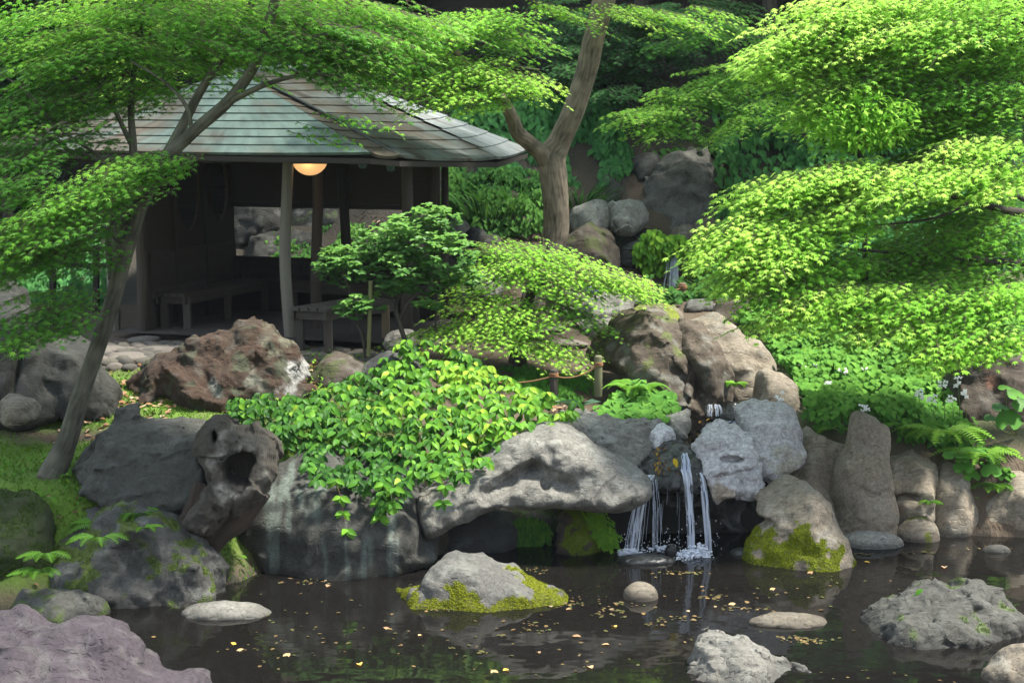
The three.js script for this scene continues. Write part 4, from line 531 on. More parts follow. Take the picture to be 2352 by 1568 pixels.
// leaves gathered as [position, direction, up, size, tone]; those nearest in the frame become parts, the rest one mass
const TMPM = new THREE.Matrix4();
function leafMatrix(it, m) { const z = it.dir, x = V().crossVectors(it.up, z).normalize(), y = V().crossVectors(z, x); return m.makeBasis(x.multiplyScalar(it.s), y.multiplyScalar(it.s), z.clone().multiplyScalar(it.s)).setPosition(it.p); }
function leaves(o, items, geo, key, tones, parts = 0, opt = {}, names = ['leaf', 'foliage']) {
  const off = o.position;
  if (parts) {
    const vis = items.map((it, i) => [it.s / it.p.distanceTo(camera.position), i]).filter(([, i]) => inFrame(items[i].p)).sort((a, b) => b[0] - a[0]).slice(0, parts), used = new Set();
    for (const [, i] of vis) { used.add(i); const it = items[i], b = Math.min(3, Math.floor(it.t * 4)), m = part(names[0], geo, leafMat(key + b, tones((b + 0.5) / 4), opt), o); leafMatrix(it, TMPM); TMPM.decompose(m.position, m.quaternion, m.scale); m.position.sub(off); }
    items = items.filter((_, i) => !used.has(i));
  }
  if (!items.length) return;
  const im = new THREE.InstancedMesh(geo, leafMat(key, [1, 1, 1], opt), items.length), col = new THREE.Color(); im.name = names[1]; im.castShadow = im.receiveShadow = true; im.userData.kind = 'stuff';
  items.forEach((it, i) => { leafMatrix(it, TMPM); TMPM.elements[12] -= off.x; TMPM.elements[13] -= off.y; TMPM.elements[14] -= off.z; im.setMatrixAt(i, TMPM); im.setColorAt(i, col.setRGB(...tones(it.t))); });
  o.add(im);
}
const ramp = (...cs) => (t) => { const x = clamp(t, 0, 0.9999) * (cs.length - 1), i = Math.floor(x), f = x - i; return [0, 1, 2].map((k) => lerp(cs[i][k], cs[i + 1][k], f)); };
const TONE = {
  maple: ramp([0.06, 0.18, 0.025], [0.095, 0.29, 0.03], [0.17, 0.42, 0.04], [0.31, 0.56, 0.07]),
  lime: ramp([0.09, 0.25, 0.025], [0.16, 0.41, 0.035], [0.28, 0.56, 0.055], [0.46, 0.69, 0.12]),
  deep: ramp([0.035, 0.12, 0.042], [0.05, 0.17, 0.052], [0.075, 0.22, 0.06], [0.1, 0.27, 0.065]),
  forest: ramp([0.012, 0.036, 0.012], [0.018, 0.05, 0.015], [0.026, 0.065, 0.018]),
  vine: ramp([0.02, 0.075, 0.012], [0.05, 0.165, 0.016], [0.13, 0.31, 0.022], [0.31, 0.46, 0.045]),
  shrub: ramp([0.03, 0.09, 0.022], [0.055, 0.15, 0.03], [0.1, 0.23, 0.04]),
  herb: ramp([0.05, 0.15, 0.028], [0.085, 0.23, 0.036], [0.15, 0.33, 0.05]),
  fern: ramp([0.07, 0.19, 0.02], [0.13, 0.3, 0.028], [0.24, 0.42, 0.04]),
};
// a flat tier of foliage: sprays of leaves along thin twigs. o: c frame point, d distance, w h half size in frame units, z half depth in metres
function tier(out, twigs, o, r) {
  const c = o.at ? o.at.clone() : W(o.c[0], o.c[1], o.d), k = (o.d ?? 12) / FOCAL, wM = o.at ? o.w : o.w * k, hM = o.at ? o.h : o.h * k, z = o.z ?? wM * 0.7, size = o.size ?? 0.075, N = Math.round(o.n * (o.at ? 1 : 1.05)), tone = o.tone ?? [0, 1], slope = o.slope ?? 0, L = o.L ?? 0.34;
  const rx = (o.root ? o.root[0] : 0), rz = (o.root ? o.root[1] : -0.6);
  // boughs reach from the middle of the tier outwards; sprays leave them left and right, leaves sit along the sprays
  const nB = Math.max(1, Math.round(N * (o.per ?? 10) / 56 * (o.at ? 1 : 1.5)));
  for (let i = 0; i < nB; i++) {
    const a = r() * 6.283, q = 0.35 + 0.7 * Math.sqrt(r()), u = q * Math.cos(a), w = q * Math.sin(a), g = (r() + r() + r() - 1.5) / 1.5, boughTone = (r() - 0.5) * 0.5, lift = g * hM * 1.2;
    let E, S;
    if (o.flow) { // boughs all reach away from the trunk and hang their tips
      const qs = Math.sqrt(r()) * 0.78, us = qs * Math.cos(a), ws = qs * Math.sin(a), len = (0.4 + 0.55 * r()) * Math.min(1, 0.45 + wM), d = V(o.flow[0] + (r() - 0.5) * 0.7, 0, o.flow[1] + (r() - 0.5) * 1.1).normalize();
      S = V(c.x + us * wM - d.x * len * 0.5, c.y + lift - slope * us * wM, c.z + ws * z - d.z * len * 0.4); E = S.clone().addScaledVector(d, len); E.y -= (0.12 + 0.16 * r()) * len * (o.dip ?? 1) + slope * d.x * len * 0.5;
    } else {
      E = V(c.x + u * wM, c.y + lift - slope * u * wM - (o.droop ?? 0.07) * q * q * Math.min(1, wM) - 0.05 * r(), c.z + w * z); S = V(c.x + u * wM * 0.25 + rx * wM * 0.3, c.y + lift * 0.6 - slope * u * wM * 0.25 + 0.03, c.z + w * z * 0.25 + rz * z * 0.3);
    }
    const along = V().subVectors(E, S), len = along.length(); if (len < 0.05) continue; if (len > 1.1 && !o.at) S.lerp(E, 1 - 1.1 / len); along.subVectors(E, S); const L2 = along.length(), f = along.clone().normalize(), sd = V().crossVectors(f, V(0, 1, 0)).normalize(), ns = Math.max(3, Math.round(L2 / (L * 0.33)));
    let prev = S;
    for (let k = 0; k <= ns; k++) {
      const t = k / ns, b = V().lerpVectors(S, E, t); b.y += 0.03 * L2 * Math.sin(t * 2.6) - 0.06 * L2 * t * t + 0.05 * L2 * noise(t * 2, i * 1.7, 3); b.x += 0.03 * (r() - 0.5); b.z += 0.03 * (r() - 0.5); if (twigs && k) twigs.push([prev, b]); prev = b;
      const end = k === ns, sg = k % 2 ? 1 : -1, dir = f.clone().multiplyScalar(end ? 1 : 0.55 + 0.3 * r()).addScaledVector(sd, end ? (r() - 0.5) * 0.4 : sg * (0.5 + 0.4 * r())); dir.y -= 0.12 + 0.3 * r() * t; dir.normalize();
      const sl = L * (0.55 + 0.5 * r()) * (1 - 0.25 * t), side = V().crossVectors(dir, V(0, 1, 0)).normalize(), n = Math.max(3, Math.round(sl / 0.036 * (o.at ? 0.45 : 1)));
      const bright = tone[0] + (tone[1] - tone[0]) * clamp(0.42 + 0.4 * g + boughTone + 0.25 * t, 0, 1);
      if (twigs && !o.at) { const e = b.clone().addScaledVector(dir, sl * 0.9); e.y -= 0.1 * sl; twigs.push([b, e]); }
      for (let j = 0; j < n; j++) {
        const tt = (j + 0.6) / n, s2 = j % 2 ? 1 : -1, lp = b.clone().addScaledVector(dir, tt * sl); lp.y -= 0.12 * tt * tt * sl + 0.008 + 0.012 * r(); lp.addScaledVector(side, s2 * (0.012 + 0.035 * r()));
        const ld = dir.clone().multiplyScalar(0.45 + 0.7 * tt).addScaledVector(side, s2 * (0.95 - 0.6 * tt)); ld.x += (r() - 0.5) * 0.6; ld.z += (r() - 0.5) * 0.6 + 0.22; ld.y = -(o.hang ?? 0.42) * (0.2 + 1.3 * r()); ld.normalize();
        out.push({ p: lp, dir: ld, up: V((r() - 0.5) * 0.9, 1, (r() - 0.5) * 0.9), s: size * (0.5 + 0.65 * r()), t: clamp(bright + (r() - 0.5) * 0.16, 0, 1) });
      }
    }
  }
}
function twigGeo(list, th = 0.004) { // three sided sticks
  const pos = []; for (const [a, b] of list) { const d = V().subVectors(b, a).normalize(), x = V().crossVectors(d, V(0.3, 1, 0.2)).normalize().multiplyScalar(th), y = V().crossVectors(d, x).normalize().multiplyScalar(th), c = [0, 1, 2].map((k) => V().addScaledVector(x, Math.cos(k * 2.094)).addScaledVector(y, Math.sin(k * 2.094))); for (let k = 0; k < 3; k++) { const p = c[k], q = c[(k + 1) % 3]; for (const v of [a.clone().add(p), b.clone().addScaledVector(p, 0.4), a.clone().add(q), a.clone().add(q), b.clone().addScaledVector(p, 0.4), b.clone().addScaledVector(q, 0.4)]) pos.push(v.x, v.y, v.z); } }
  const g = new THREE.BufferGeometry(); g.setAttribute('position', new THREE.Float32BufferAttribute(pos, 3)); g.setAttribute('uv', new THREE.Float32BufferAttribute(new Float32Array(pos.length / 3 * 2), 2)); g.computeVertexNormals(); return g;
}
const barkMat = (c) => new THREE.MeshStandardMaterial({ color: RGB(...c.map((v) => v * 1.9)), map: texBark, roughness: 0.92, bumpMap: texBark, bumpScale: 0.016 });
const BARK = { brown: barkMat([0.085, 0.08, 0.06]), grey: barkMat([0.17, 0.135, 0.1]), dark: barkMat([0.05, 0.042, 0.034]) };
const twigMat = std([0.1, 0.08, 0.05], 0.9);
function tree(name, label, base, trunks, branches, tiers, o) {
  const t = thing(name, label, 'tree', base, o.group), r = rng(o.seed), items = [], tw = [];
  trunks.forEach((p, i) => part('trunk', local(limbPx(p, 14, 8, 0.07, i + o.seed), t), o.bark, t));
  branches.forEach((p, i) => part('branch', local(limbPx(p, 8, 6, 0.08, i + o.seed), t), o.bark, t));
  for (const q of tiers) tier(items, tw, { size: o.size, ...(o.from && q.c ? { flow: [q.c[0] < o.from ? -1 : 1, 0.3] } : {}), ...q }, r);
  if (tw.length) part('twigs', local(twigGeo(tw, 0.0028).translate(0, -0.018, 0), t), twigMat, t, 'stuff');
  leaves(t, items, o.leaf || LEAF.maple, o.key, o.tones, o.parts ?? 0);
  return [t, items.length];
}
const counts = {};
// ---- the leaning maple at left
[, counts.left] = tree('maple_tree', 'slender maple leaning right with a long bare trunk on the mossy left bank', W(118, 1100, 12.7),
  [[[108, 1140, 12.7, 0.17], [120, 1090, 12.7, 0.12], [150, 1020, 12.7, 0.088], [186, 905, 12.65, 0.075], [226, 790, 12.6, 0.069], [258, 690, 12.5, 0.068], [284, 590, 12.4, 0.066], [322, 470, 12.3, 0.064], [372, 375, 12.2, 0.056], [440, 305, 12.1, 0.05], [520, 236, 12.0, 0.046], [578, 160, 11.9, 0.04], [605, 90, 11.8, 0.042], [640, -30, 11.7, 0.035]]],
  [[[372, 375, 12.2, 0.045], [420, 285, 12.3, 0.04], [452, 222, 12.3, 0.036], [482, 172, 12.3, 0.033], [522, 110, 12.3, 0.036], [560, 40, 12.3, 0.032], [600, -30, 12.3, 0.028]], [[262, 640, 12.5, 0.05], [280, 540, 12.6, 0.042], [304, 440, 12.7, 0.042], [305, 340, 12.8, 0.034], [300, 230, 12.9, 0.026], [325, 60, 13, 0.018], [335, -20, 13, 0.014]], [[258, 640, 12.5, 0.04], [250, 540, 12.7, 0.03], [278, 440, 12.8, 0.024], [240, 380, 12.8, 0.018], [130, 330, 12.7, 0.012], [40, 250, 12.6, 0.008]], [[300, 330, 12.8, 0.022], [250, 230, 12.8, 0.017], [190, 150, 12.8, 0.012], [120, 100, 12.7, 0.008]], [[520, 236, 12, 0.03], [620, 190, 11.8, 0.02], [720, 170, 11.6, 0.013], [800, 180, 11.5, 0.007]], [[590, 130, 11.9, 0.026], [700, 90, 11.6, 0.018], [830, 60, 11.4, 0.01]], [[440, 305, 12.1, 0.02], [430, 250, 12.1, 0.016], [380, 190, 12.2, 0.012], [300, 140, 12.3, 0.008]], [[276, 560, 12.4, 0.018], [230, 520, 12.2, 0.012], [170, 560, 12.1, 0.008], [120, 640, 12.0, 0.006]], [[300, 470, 12.4, 0.02], [220, 450, 12.1, 0.014], [120, 470, 11.9, 0.009], [30, 520, 11.8, 0.006]], [[230, 360, 12.6, 0.016], [130, 290, 12.5, 0.012], [60, 210, 12.4, 0.009], [0, 170, 12.4, 0.007]]],
  [
    { c: [235, 405, 0], d: 12.0, w: 165, h: 48, z: 0.55, n: 170, slope: -0.22, tone: [0.25, 0.95] }, { c: [330, 360], d: 12.0, w: 75, h: 40, z: 0.35, n: 60, tone: [0.3, 0.9] }, { c: [110, 480], d: 11.8, w: 150, h: 60, z: 0.55, n: 150, slope: -0.25, tone: [0.2, 0.9] }, { c: [60, 560], d: 11.9, w: 110, h: 42, z: 0.45, n: 100, slope: -0.15, tone: [0.15, 0.8] }, { c: [25, 420], d: 11.9, w: 90, h: 50, z: 0.4, n: 60, tone: [0.1, 0.6] }, { c: [190, 540], d: 12.1, w: 60, h: 50, z: 0.3, n: 36, tone: [0.1, 0.7] },
    { c: [115, 690], d: 12.0, w: 88, h: 48, z: 0.3, n: 80, droop: 0.3, tone: [0.05, 0.7] }, { c: [110, 745], d: 11.95, w: 80, h: 22, z: 0.25, n: 40, droop: 0.1, tone: [0.1, 0.8] }, { c: [240, 580], d: 12.3, w: 40, h: 30, z: 0.2, n: 14, tone: [0, 0.6] },
    { c: [110, 290], d: 12.6, w: 150, h: 45, z: 0.6, n: 80, slope: 0.2, tone: [0, 0.7] }, { c: [90, 200], d: 12.7, w: 150, h: 55, z: 0.6, n: 110, tone: [0, 0.7] }, { c: [250, 190], d: 12.9, w: 150, h: 50, z: 0.6, n: 80, tone: [0.1, 0.9] }, { c: [190, 90], d: 12.8, w: 190, h: 70, z: 0.7, n: 170, tone: [0.2, 1] }, { c: [400, 80], d: 12.6, w: 190, h: 75, z: 0.7, n: 170, tone: [0.2, 1] }, { c: [560, 40], d: 12.3, w: 160, h: 60, z: 0.7, n: 120, tone: [0.1, 0.9] }, { c: [700, 60], d: 11.9, w: 150, h: 60, z: 0.6, n: 110, tone: [0.1, 0.8] }, { c: [650, 95], d: 11.8, w: 130, h: 34, z: 0.5, n: 56, tone: [0, 0.7] }, { c: [800, 70], d: 11.6, w: 130, h: 50, z: 0.5, n: 110, tone: [0, 0.8] }, { c: [800, 150], d: 11.5, w: 90, h: 26, z: 0.3, n: 30, slope: 0.15, tone: [0, 0.7] }, 
    { c: [745, 270], d: 12.2, w: 22, h: 14, z: 0.1, n: 3, per: 6, L: 0.2, tone: [0.2, 0.8] }, { c: [728, 300], d: 12.2, w: 14, h: 14, z: 0.08, n: 2, per: 6, L: 0.16, tone: [0.3, 0.9] }, { c: [820, 250], d: 12.2, w: 40, h: 20, z: 0.2, n: 8, per: 6, gap: -1 },
    { c: [60, 40], d: 13, w: 150, h: 60, z: 0.6, n: 90, tone: [0.1, 0.8] }, { c: [250, 0], d: 12.9, w: 200, h: 50, z: 0.7, n: 120, tone: [0.4, 1] }, { c: [480, -10], d: 12.6, w: 180, h: 45, z: 0.7, n: 110, tone: [0.4, 1] }, { c: [720, -5], d: 12, w: 170, h: 45, z: 0.6, n: 90, tone: [0.3, 1] }, { c: [900, 20], d: 11.8, w: 120, h: 40, z: 0.5, n: 60, tone: [0.2, 0.9] }, { c: [60, 340], d: 12.4, w: 110, h: 45, z: 0.5, n: 60, tone: [0, 0.6] },
    { at: V(-3.4, 6.3, -12.2), w: 3.4, h: 0.7, z: 2.6, n: 800, L: 0.45, size: 0.1 }, { at: V(-2.2, 5.6, -11), w: 2.2, h: 0.5, z: 1.6, n: 380, L: 0.45, size: 0.1 },
  ], { from: 340, seed: 11, bark: BARK.brown, key: 'maple_a', tones: TONE.maple, size: 0.078, parts: 300 });
// ---- the forked tree right of the pavilion
[, counts.fork] = tree('maple_tree', 'tall maple with a smooth forked trunk right of the pavilion', W(1232, 715, 17.5),
  [[[1205, 830, 16.9, 0.15], [1222, 700, 17.2, 0.135], [1245, 620, 17.4, 0.135], [1276, 540, 17.5, 0.15], [1277, 470, 17.5, 0.15], [1272, 410, 17.5, 0.165], [1268, 362, 17.5, 0.165], [1285, 325, 17.5, 0.13], [1312, 265, 17.4, 0.125], [1345, 170, 17.3, 0.12], [1365, 85, 17.2, 0.12], [1388, 0, 17.1, 0.125], [1408, -60, 17, 0.1]]],
  [[[1262, 385, 17.5, 0.12], [1245, 355, 17.4, 0.105], [1215, 328, 17.2, 0.092], [1190, 305, 17.0, 0.085], [1175, 268, 16.8, 0.08], [1155, 232, 16.6, 0.07], [1120, 200, 16.4, 0.055], [1080, 160, 16.2, 0.045], [1045, 115, 16.1, 0.035], [1030, 60, 16.1, 0.022]], [[1120, 200, 16.4, 0.04], [1030, 175, 16.1, 0.025], [930, 150, 15.9, 0.014], [860, 140, 15.8, 0.008]], [[1388, 0, 17.1, 0.06], [1330, -60, 17, 0.05], [1230, -60, 16.8, 0.02]], [[1080, 160, 16.2, 0.02], [1150, 150, 16.0, 0.014], [1240, 160, 15.9, 0.006]]],
  [
    { c: [940, 70], d: 15.9, w: 150, h: 50, z: 0.6, n: 150, tone: [0.15, 0.9] }, { c: [1060, 40], d: 16, w: 140, h: 40, z: 0.5, n: 100, tone: [0.2, 0.9] }, { c: [900, 135], d: 15.8, w: 90, h: 42, z: 0.4, n: 70, tone: [0.1, 0.8] }, { c: [1020, 130], d: 15.9, w: 120, h: 36, z: 0.5, n: 110, tone: [0.3, 1] }, { c: [1130, 150], d: 15.9, w: 90, h: 30, z: 0.4, n: 80, slope: 0.2, tone: [0.4, 1] }, { c: [1060, 195], d: 15.8, w: 100, h: 28, z: 0.4, n: 90, slope: 0.1, tone: [0.4, 1] }, { c: [1110, 225], d: 15.8, w: 45, h: 22, z: 0.2, n: 24, slope: 0.35, tone: [0.4, 1] }, { c: [1205, 158], d: 15.9, w: 42, h: 18, z: 0.2, n: 22, tone: [0.4, 1] }, { c: [1150, 70], d: 16.1, w: 80, h: 50, z: 0.4, n: 60, tone: [0, 0.6] },
    { c: [1290, 10], d: 16.8, w: 60, h: 24, z: 0.3, n: 26, tone: [0.2, 0.9] }, { c: [1470, 8], d: 16.8, w: 110, h: 18, z: 0.4, n: 40, tone: [0.3, 1] }, { c: [1600, 12], d: 17, w: 60, h: 20, z: 0.4, n: 18, tone: [0.2, 0.8] },
    { at: V(0.2, 7, -17), w: 3.2, h: 0.7, z: 2.6, n: 700, L: 0.45, size: 0.1 }, { at: V(-3, 7.2, -17.5), w: 3.2, h: 0.7, z: 2.6, n: 600, L: 0.45, size: 0.1 },
  ], { from: 1120, seed: 23, bark: BARK.grey, key: 'maple_b', tones: TONE.lime, size: 0.078, parts: 200 });
// ---- the small bright maple before the forked trunk
[, counts.small] = tree('maple_tree', 'low spreading bright green maple beside the stream path, before the forked trunk', W(1190, 830, 16.0),
  [[[1188, 835, 15.9, 0.1], [1195, 790, 15.9, 0.085], [1205, 730, 15.9, 0.06], [1225, 660, 15.8, 0.045], [1250, 600, 15.7, 0.03], [1262, 560, 15.7, 0.018]]],
  [[[1225, 660, 15.8, 0.03], [1300, 630, 15.6, 0.018], [1400, 615, 15.5, 0.008]], [[1205, 730, 15.9, 0.028], [1150, 690, 15.7, 0.016], [1090, 680, 15.6, 0.008]], [[1205, 720, 15.9, 0.024], [1280, 710, 15.7, 0.014], [1340, 760, 15.6, 0.007]]],
  [
    { c: [1215, 560], d: 15.7, w: 120, h: 28, z: 0.45, n: 133, tone: [0.25, 0.8] }, { c: [1160, 600], d: 15.6, w: 100, h: 28, z: 0.4, n: 98, tone: [0.3, 0.9] }, { c: [1330, 608], d: 15.5, w: 130, h: 26, z: 0.45, n: 154, slope: 0.06, tone: [0.45, 1] }, { c: [1395, 626], d: 15.4, w: 50, h: 20, z: 0.3, n: 56, tone: [0.5, 1] }, { c: [1270, 640], d: 15.5, w: 90, h: 24, z: 0.35, n: 70, tone: [0.3, 0.9] },
    { c: [1130, 680], d: 15.5, w: 80, h: 26, z: 0.35, n: 78, slope: 0.1, tone: [0.4, 1] }, { c: [1190, 715], d: 15.4, w: 100, h: 28, z: 0.4, n: 112, tone: [0.3, 0.95] }, { c: [1230, 765], d: 15.3, w: 100, h: 24, z: 0.35, n: 105, slope: 0.1, tone: [0.4, 1] }, { c: [1110, 740], d: 15.4, w: 80, h: 20, z: 0.3, n: 70, slope: 0.1, tone: [0.4, 1] }, { c: [1310, 690], d: 15.5, w: 52, h: 30, z: 0.25, n: 50, slope: 0.4, tone: [0, 0.35] }, { c: [1020, 735], d: 15.3, w: 90, h: 12, z: 0.2, n: 36, slope: -0.05, tone: [0.5, 1] },
  ], { from: 1215, seed: 37, bark: BARK.dark, key: 'maple_c', tones: (t) => TONE.lime(0.2 + t * 0.7), size: 0.066, parts: 300 });
// ---- the big sunlit maple reaching in from the right
[, counts.right] = tree('maple_tree', 'large sunlit maple whose bright tiers reach in from the right edge', V(5.9, H(5.9, 14.2), -14.2),
  [[[2640, 960, 14.2, 0.2], [2630, 700, 14.2, 0.17], [2600, 450, 14.2, 0.15], [2560, 200, 14.2, 0.12], [2540, -100, 14.2, 0.09]]],
  [[[2600, 480, 14.2, 0.09], [2450, 500, 14.1, 0.06], [2300, 480, 14.0, 0.035], [2180, 450, 13.9, 0.022], [2030, 430, 13.7, 0.012], [1850, 440, 13.5, 0.006]], [[2600, 520, 14.2, 0.07], [2400, 600, 13.9, 0.04], [2200, 590, 13.7, 0.024], [2050, 580, 13.6, 0.014], [1850, 560, 13.4, 0.006]], [[2580, 300, 14.2, 0.08], [2400, 280, 14.0, 0.045], [2200, 240, 13.9, 0.022], [2000, 210, 13.7, 0.01]], [[2550, 100, 14.2, 0.07], [2350, 100, 13.9, 0.035], [2100, 70, 13.6, 0.015], [1850, 60, 13.4, 0.006]], [[2420, 500, 14.0, 0.03], [2300, 440, 13.8, 0.02], [2150, 500, 13.6, 0.012], [1980, 520, 13.5, 0.006]]],
  [
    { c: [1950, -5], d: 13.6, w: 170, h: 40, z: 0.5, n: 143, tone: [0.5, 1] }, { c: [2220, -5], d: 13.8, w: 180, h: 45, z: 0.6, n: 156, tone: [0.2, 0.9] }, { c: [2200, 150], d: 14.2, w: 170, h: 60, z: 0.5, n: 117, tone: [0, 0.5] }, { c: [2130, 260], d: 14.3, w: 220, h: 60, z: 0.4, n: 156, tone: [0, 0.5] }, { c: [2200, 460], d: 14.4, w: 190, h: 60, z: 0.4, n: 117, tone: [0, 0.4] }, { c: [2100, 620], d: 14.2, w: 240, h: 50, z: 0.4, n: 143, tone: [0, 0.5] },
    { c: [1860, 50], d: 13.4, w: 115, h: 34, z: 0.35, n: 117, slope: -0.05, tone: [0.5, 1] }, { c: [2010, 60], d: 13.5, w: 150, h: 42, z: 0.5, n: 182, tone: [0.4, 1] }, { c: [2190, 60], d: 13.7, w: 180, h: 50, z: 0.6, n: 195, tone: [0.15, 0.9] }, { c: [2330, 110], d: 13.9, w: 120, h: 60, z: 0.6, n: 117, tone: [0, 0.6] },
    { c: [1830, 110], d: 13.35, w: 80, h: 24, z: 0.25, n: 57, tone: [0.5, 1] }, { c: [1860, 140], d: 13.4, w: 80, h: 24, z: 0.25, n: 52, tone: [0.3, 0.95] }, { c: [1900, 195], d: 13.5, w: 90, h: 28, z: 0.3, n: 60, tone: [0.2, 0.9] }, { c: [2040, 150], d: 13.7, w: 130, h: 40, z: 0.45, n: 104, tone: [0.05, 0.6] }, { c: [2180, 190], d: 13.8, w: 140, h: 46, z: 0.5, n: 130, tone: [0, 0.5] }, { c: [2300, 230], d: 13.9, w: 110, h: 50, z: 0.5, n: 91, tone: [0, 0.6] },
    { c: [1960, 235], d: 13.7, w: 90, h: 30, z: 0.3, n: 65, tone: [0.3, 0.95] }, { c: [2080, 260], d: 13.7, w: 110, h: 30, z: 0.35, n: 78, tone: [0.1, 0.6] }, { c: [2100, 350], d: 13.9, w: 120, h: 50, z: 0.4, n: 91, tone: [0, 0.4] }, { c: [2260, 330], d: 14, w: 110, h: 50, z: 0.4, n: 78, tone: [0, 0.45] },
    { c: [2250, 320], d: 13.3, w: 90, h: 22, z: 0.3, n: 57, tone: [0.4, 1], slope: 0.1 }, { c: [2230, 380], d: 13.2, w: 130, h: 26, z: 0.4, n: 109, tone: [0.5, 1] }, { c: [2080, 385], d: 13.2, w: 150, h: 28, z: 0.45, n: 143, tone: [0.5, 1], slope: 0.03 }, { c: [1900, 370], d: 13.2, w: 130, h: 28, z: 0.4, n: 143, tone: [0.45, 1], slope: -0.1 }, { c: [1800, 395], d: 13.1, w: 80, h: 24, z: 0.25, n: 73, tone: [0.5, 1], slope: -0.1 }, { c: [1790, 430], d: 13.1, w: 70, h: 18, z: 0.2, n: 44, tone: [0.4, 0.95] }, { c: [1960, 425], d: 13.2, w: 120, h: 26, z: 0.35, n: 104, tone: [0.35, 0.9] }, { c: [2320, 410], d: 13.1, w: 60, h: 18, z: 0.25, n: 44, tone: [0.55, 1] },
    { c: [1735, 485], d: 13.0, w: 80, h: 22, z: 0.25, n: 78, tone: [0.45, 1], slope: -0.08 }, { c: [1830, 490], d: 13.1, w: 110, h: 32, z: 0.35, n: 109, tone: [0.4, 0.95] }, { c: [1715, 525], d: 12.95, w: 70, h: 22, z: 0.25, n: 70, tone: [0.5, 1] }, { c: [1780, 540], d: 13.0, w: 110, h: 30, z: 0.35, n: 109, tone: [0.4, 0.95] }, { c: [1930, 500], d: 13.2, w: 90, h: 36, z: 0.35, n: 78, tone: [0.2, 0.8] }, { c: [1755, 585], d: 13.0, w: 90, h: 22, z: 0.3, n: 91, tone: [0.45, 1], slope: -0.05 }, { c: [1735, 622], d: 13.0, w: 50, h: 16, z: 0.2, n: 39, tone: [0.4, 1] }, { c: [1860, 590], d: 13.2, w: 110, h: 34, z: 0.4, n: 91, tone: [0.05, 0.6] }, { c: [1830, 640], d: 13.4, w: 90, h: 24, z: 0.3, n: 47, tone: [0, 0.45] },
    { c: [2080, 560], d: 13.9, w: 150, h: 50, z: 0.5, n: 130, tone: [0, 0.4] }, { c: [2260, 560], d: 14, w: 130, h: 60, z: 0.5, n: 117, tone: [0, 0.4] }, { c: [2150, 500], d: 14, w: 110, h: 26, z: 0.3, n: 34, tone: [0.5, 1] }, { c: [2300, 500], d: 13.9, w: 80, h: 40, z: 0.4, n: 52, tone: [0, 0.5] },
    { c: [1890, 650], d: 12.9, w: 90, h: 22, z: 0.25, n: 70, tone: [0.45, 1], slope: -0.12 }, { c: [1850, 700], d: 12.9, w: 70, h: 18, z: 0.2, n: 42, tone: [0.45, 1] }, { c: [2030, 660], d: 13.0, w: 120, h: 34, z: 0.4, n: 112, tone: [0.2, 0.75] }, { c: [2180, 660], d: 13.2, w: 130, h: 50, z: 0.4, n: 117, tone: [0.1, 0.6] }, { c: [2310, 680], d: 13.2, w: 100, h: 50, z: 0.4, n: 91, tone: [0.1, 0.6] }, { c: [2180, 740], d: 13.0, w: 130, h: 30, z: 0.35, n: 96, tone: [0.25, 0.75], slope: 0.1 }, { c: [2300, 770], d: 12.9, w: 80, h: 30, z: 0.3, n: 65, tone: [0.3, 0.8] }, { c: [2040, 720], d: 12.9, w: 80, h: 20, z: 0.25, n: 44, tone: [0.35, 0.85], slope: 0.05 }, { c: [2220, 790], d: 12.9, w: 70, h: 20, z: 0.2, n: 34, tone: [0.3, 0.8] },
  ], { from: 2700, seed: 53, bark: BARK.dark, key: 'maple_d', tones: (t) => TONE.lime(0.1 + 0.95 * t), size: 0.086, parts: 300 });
// ---- a bright fine leaved bush seen through the tiers of the right maple
{
  const o = thing('bush', 'fine leaved yellow green bush glowing between the tiers of the right maple', 'bush', W(1990, 760, 14.0)), items = [], r = rng(61);
  for (let i = 0; i < 200; i++) { const a = r() * 6.28, q = Math.sqrt(r()), p = W(1980 + q * Math.cos(a) * 115, 272 + q * Math.sin(a) * 62, 13.25 + (r() - 0.5) * 0.5); for (let j = 0; j < 9; j++) items.push({ p: p.clone().add(V((r() - 0.5) * 0.2, (r() - 0.5) * 0.12, (r() - 0.5) * 0.2)), dir: V(r() - 0.5, 0.35 - 0.9 * r(), r() - 0.3).normalize(), up: V(r() - 0.5, 1, r() - 0.2), s: 0.045 + 0.03 * r(), t: 0.3 + 0.65 * r() }); }
  part('stem', local(limbPx([[1990, 760, 14.0, 0.03], [1985, 500, 13.7, 0.025], [1970, 300, 13.3, 0.012]], 8, 5), o), BARK.dark, o);
  leaves(o, items, LEAF.small, 'bush_y', TONE.lime, 0);
}
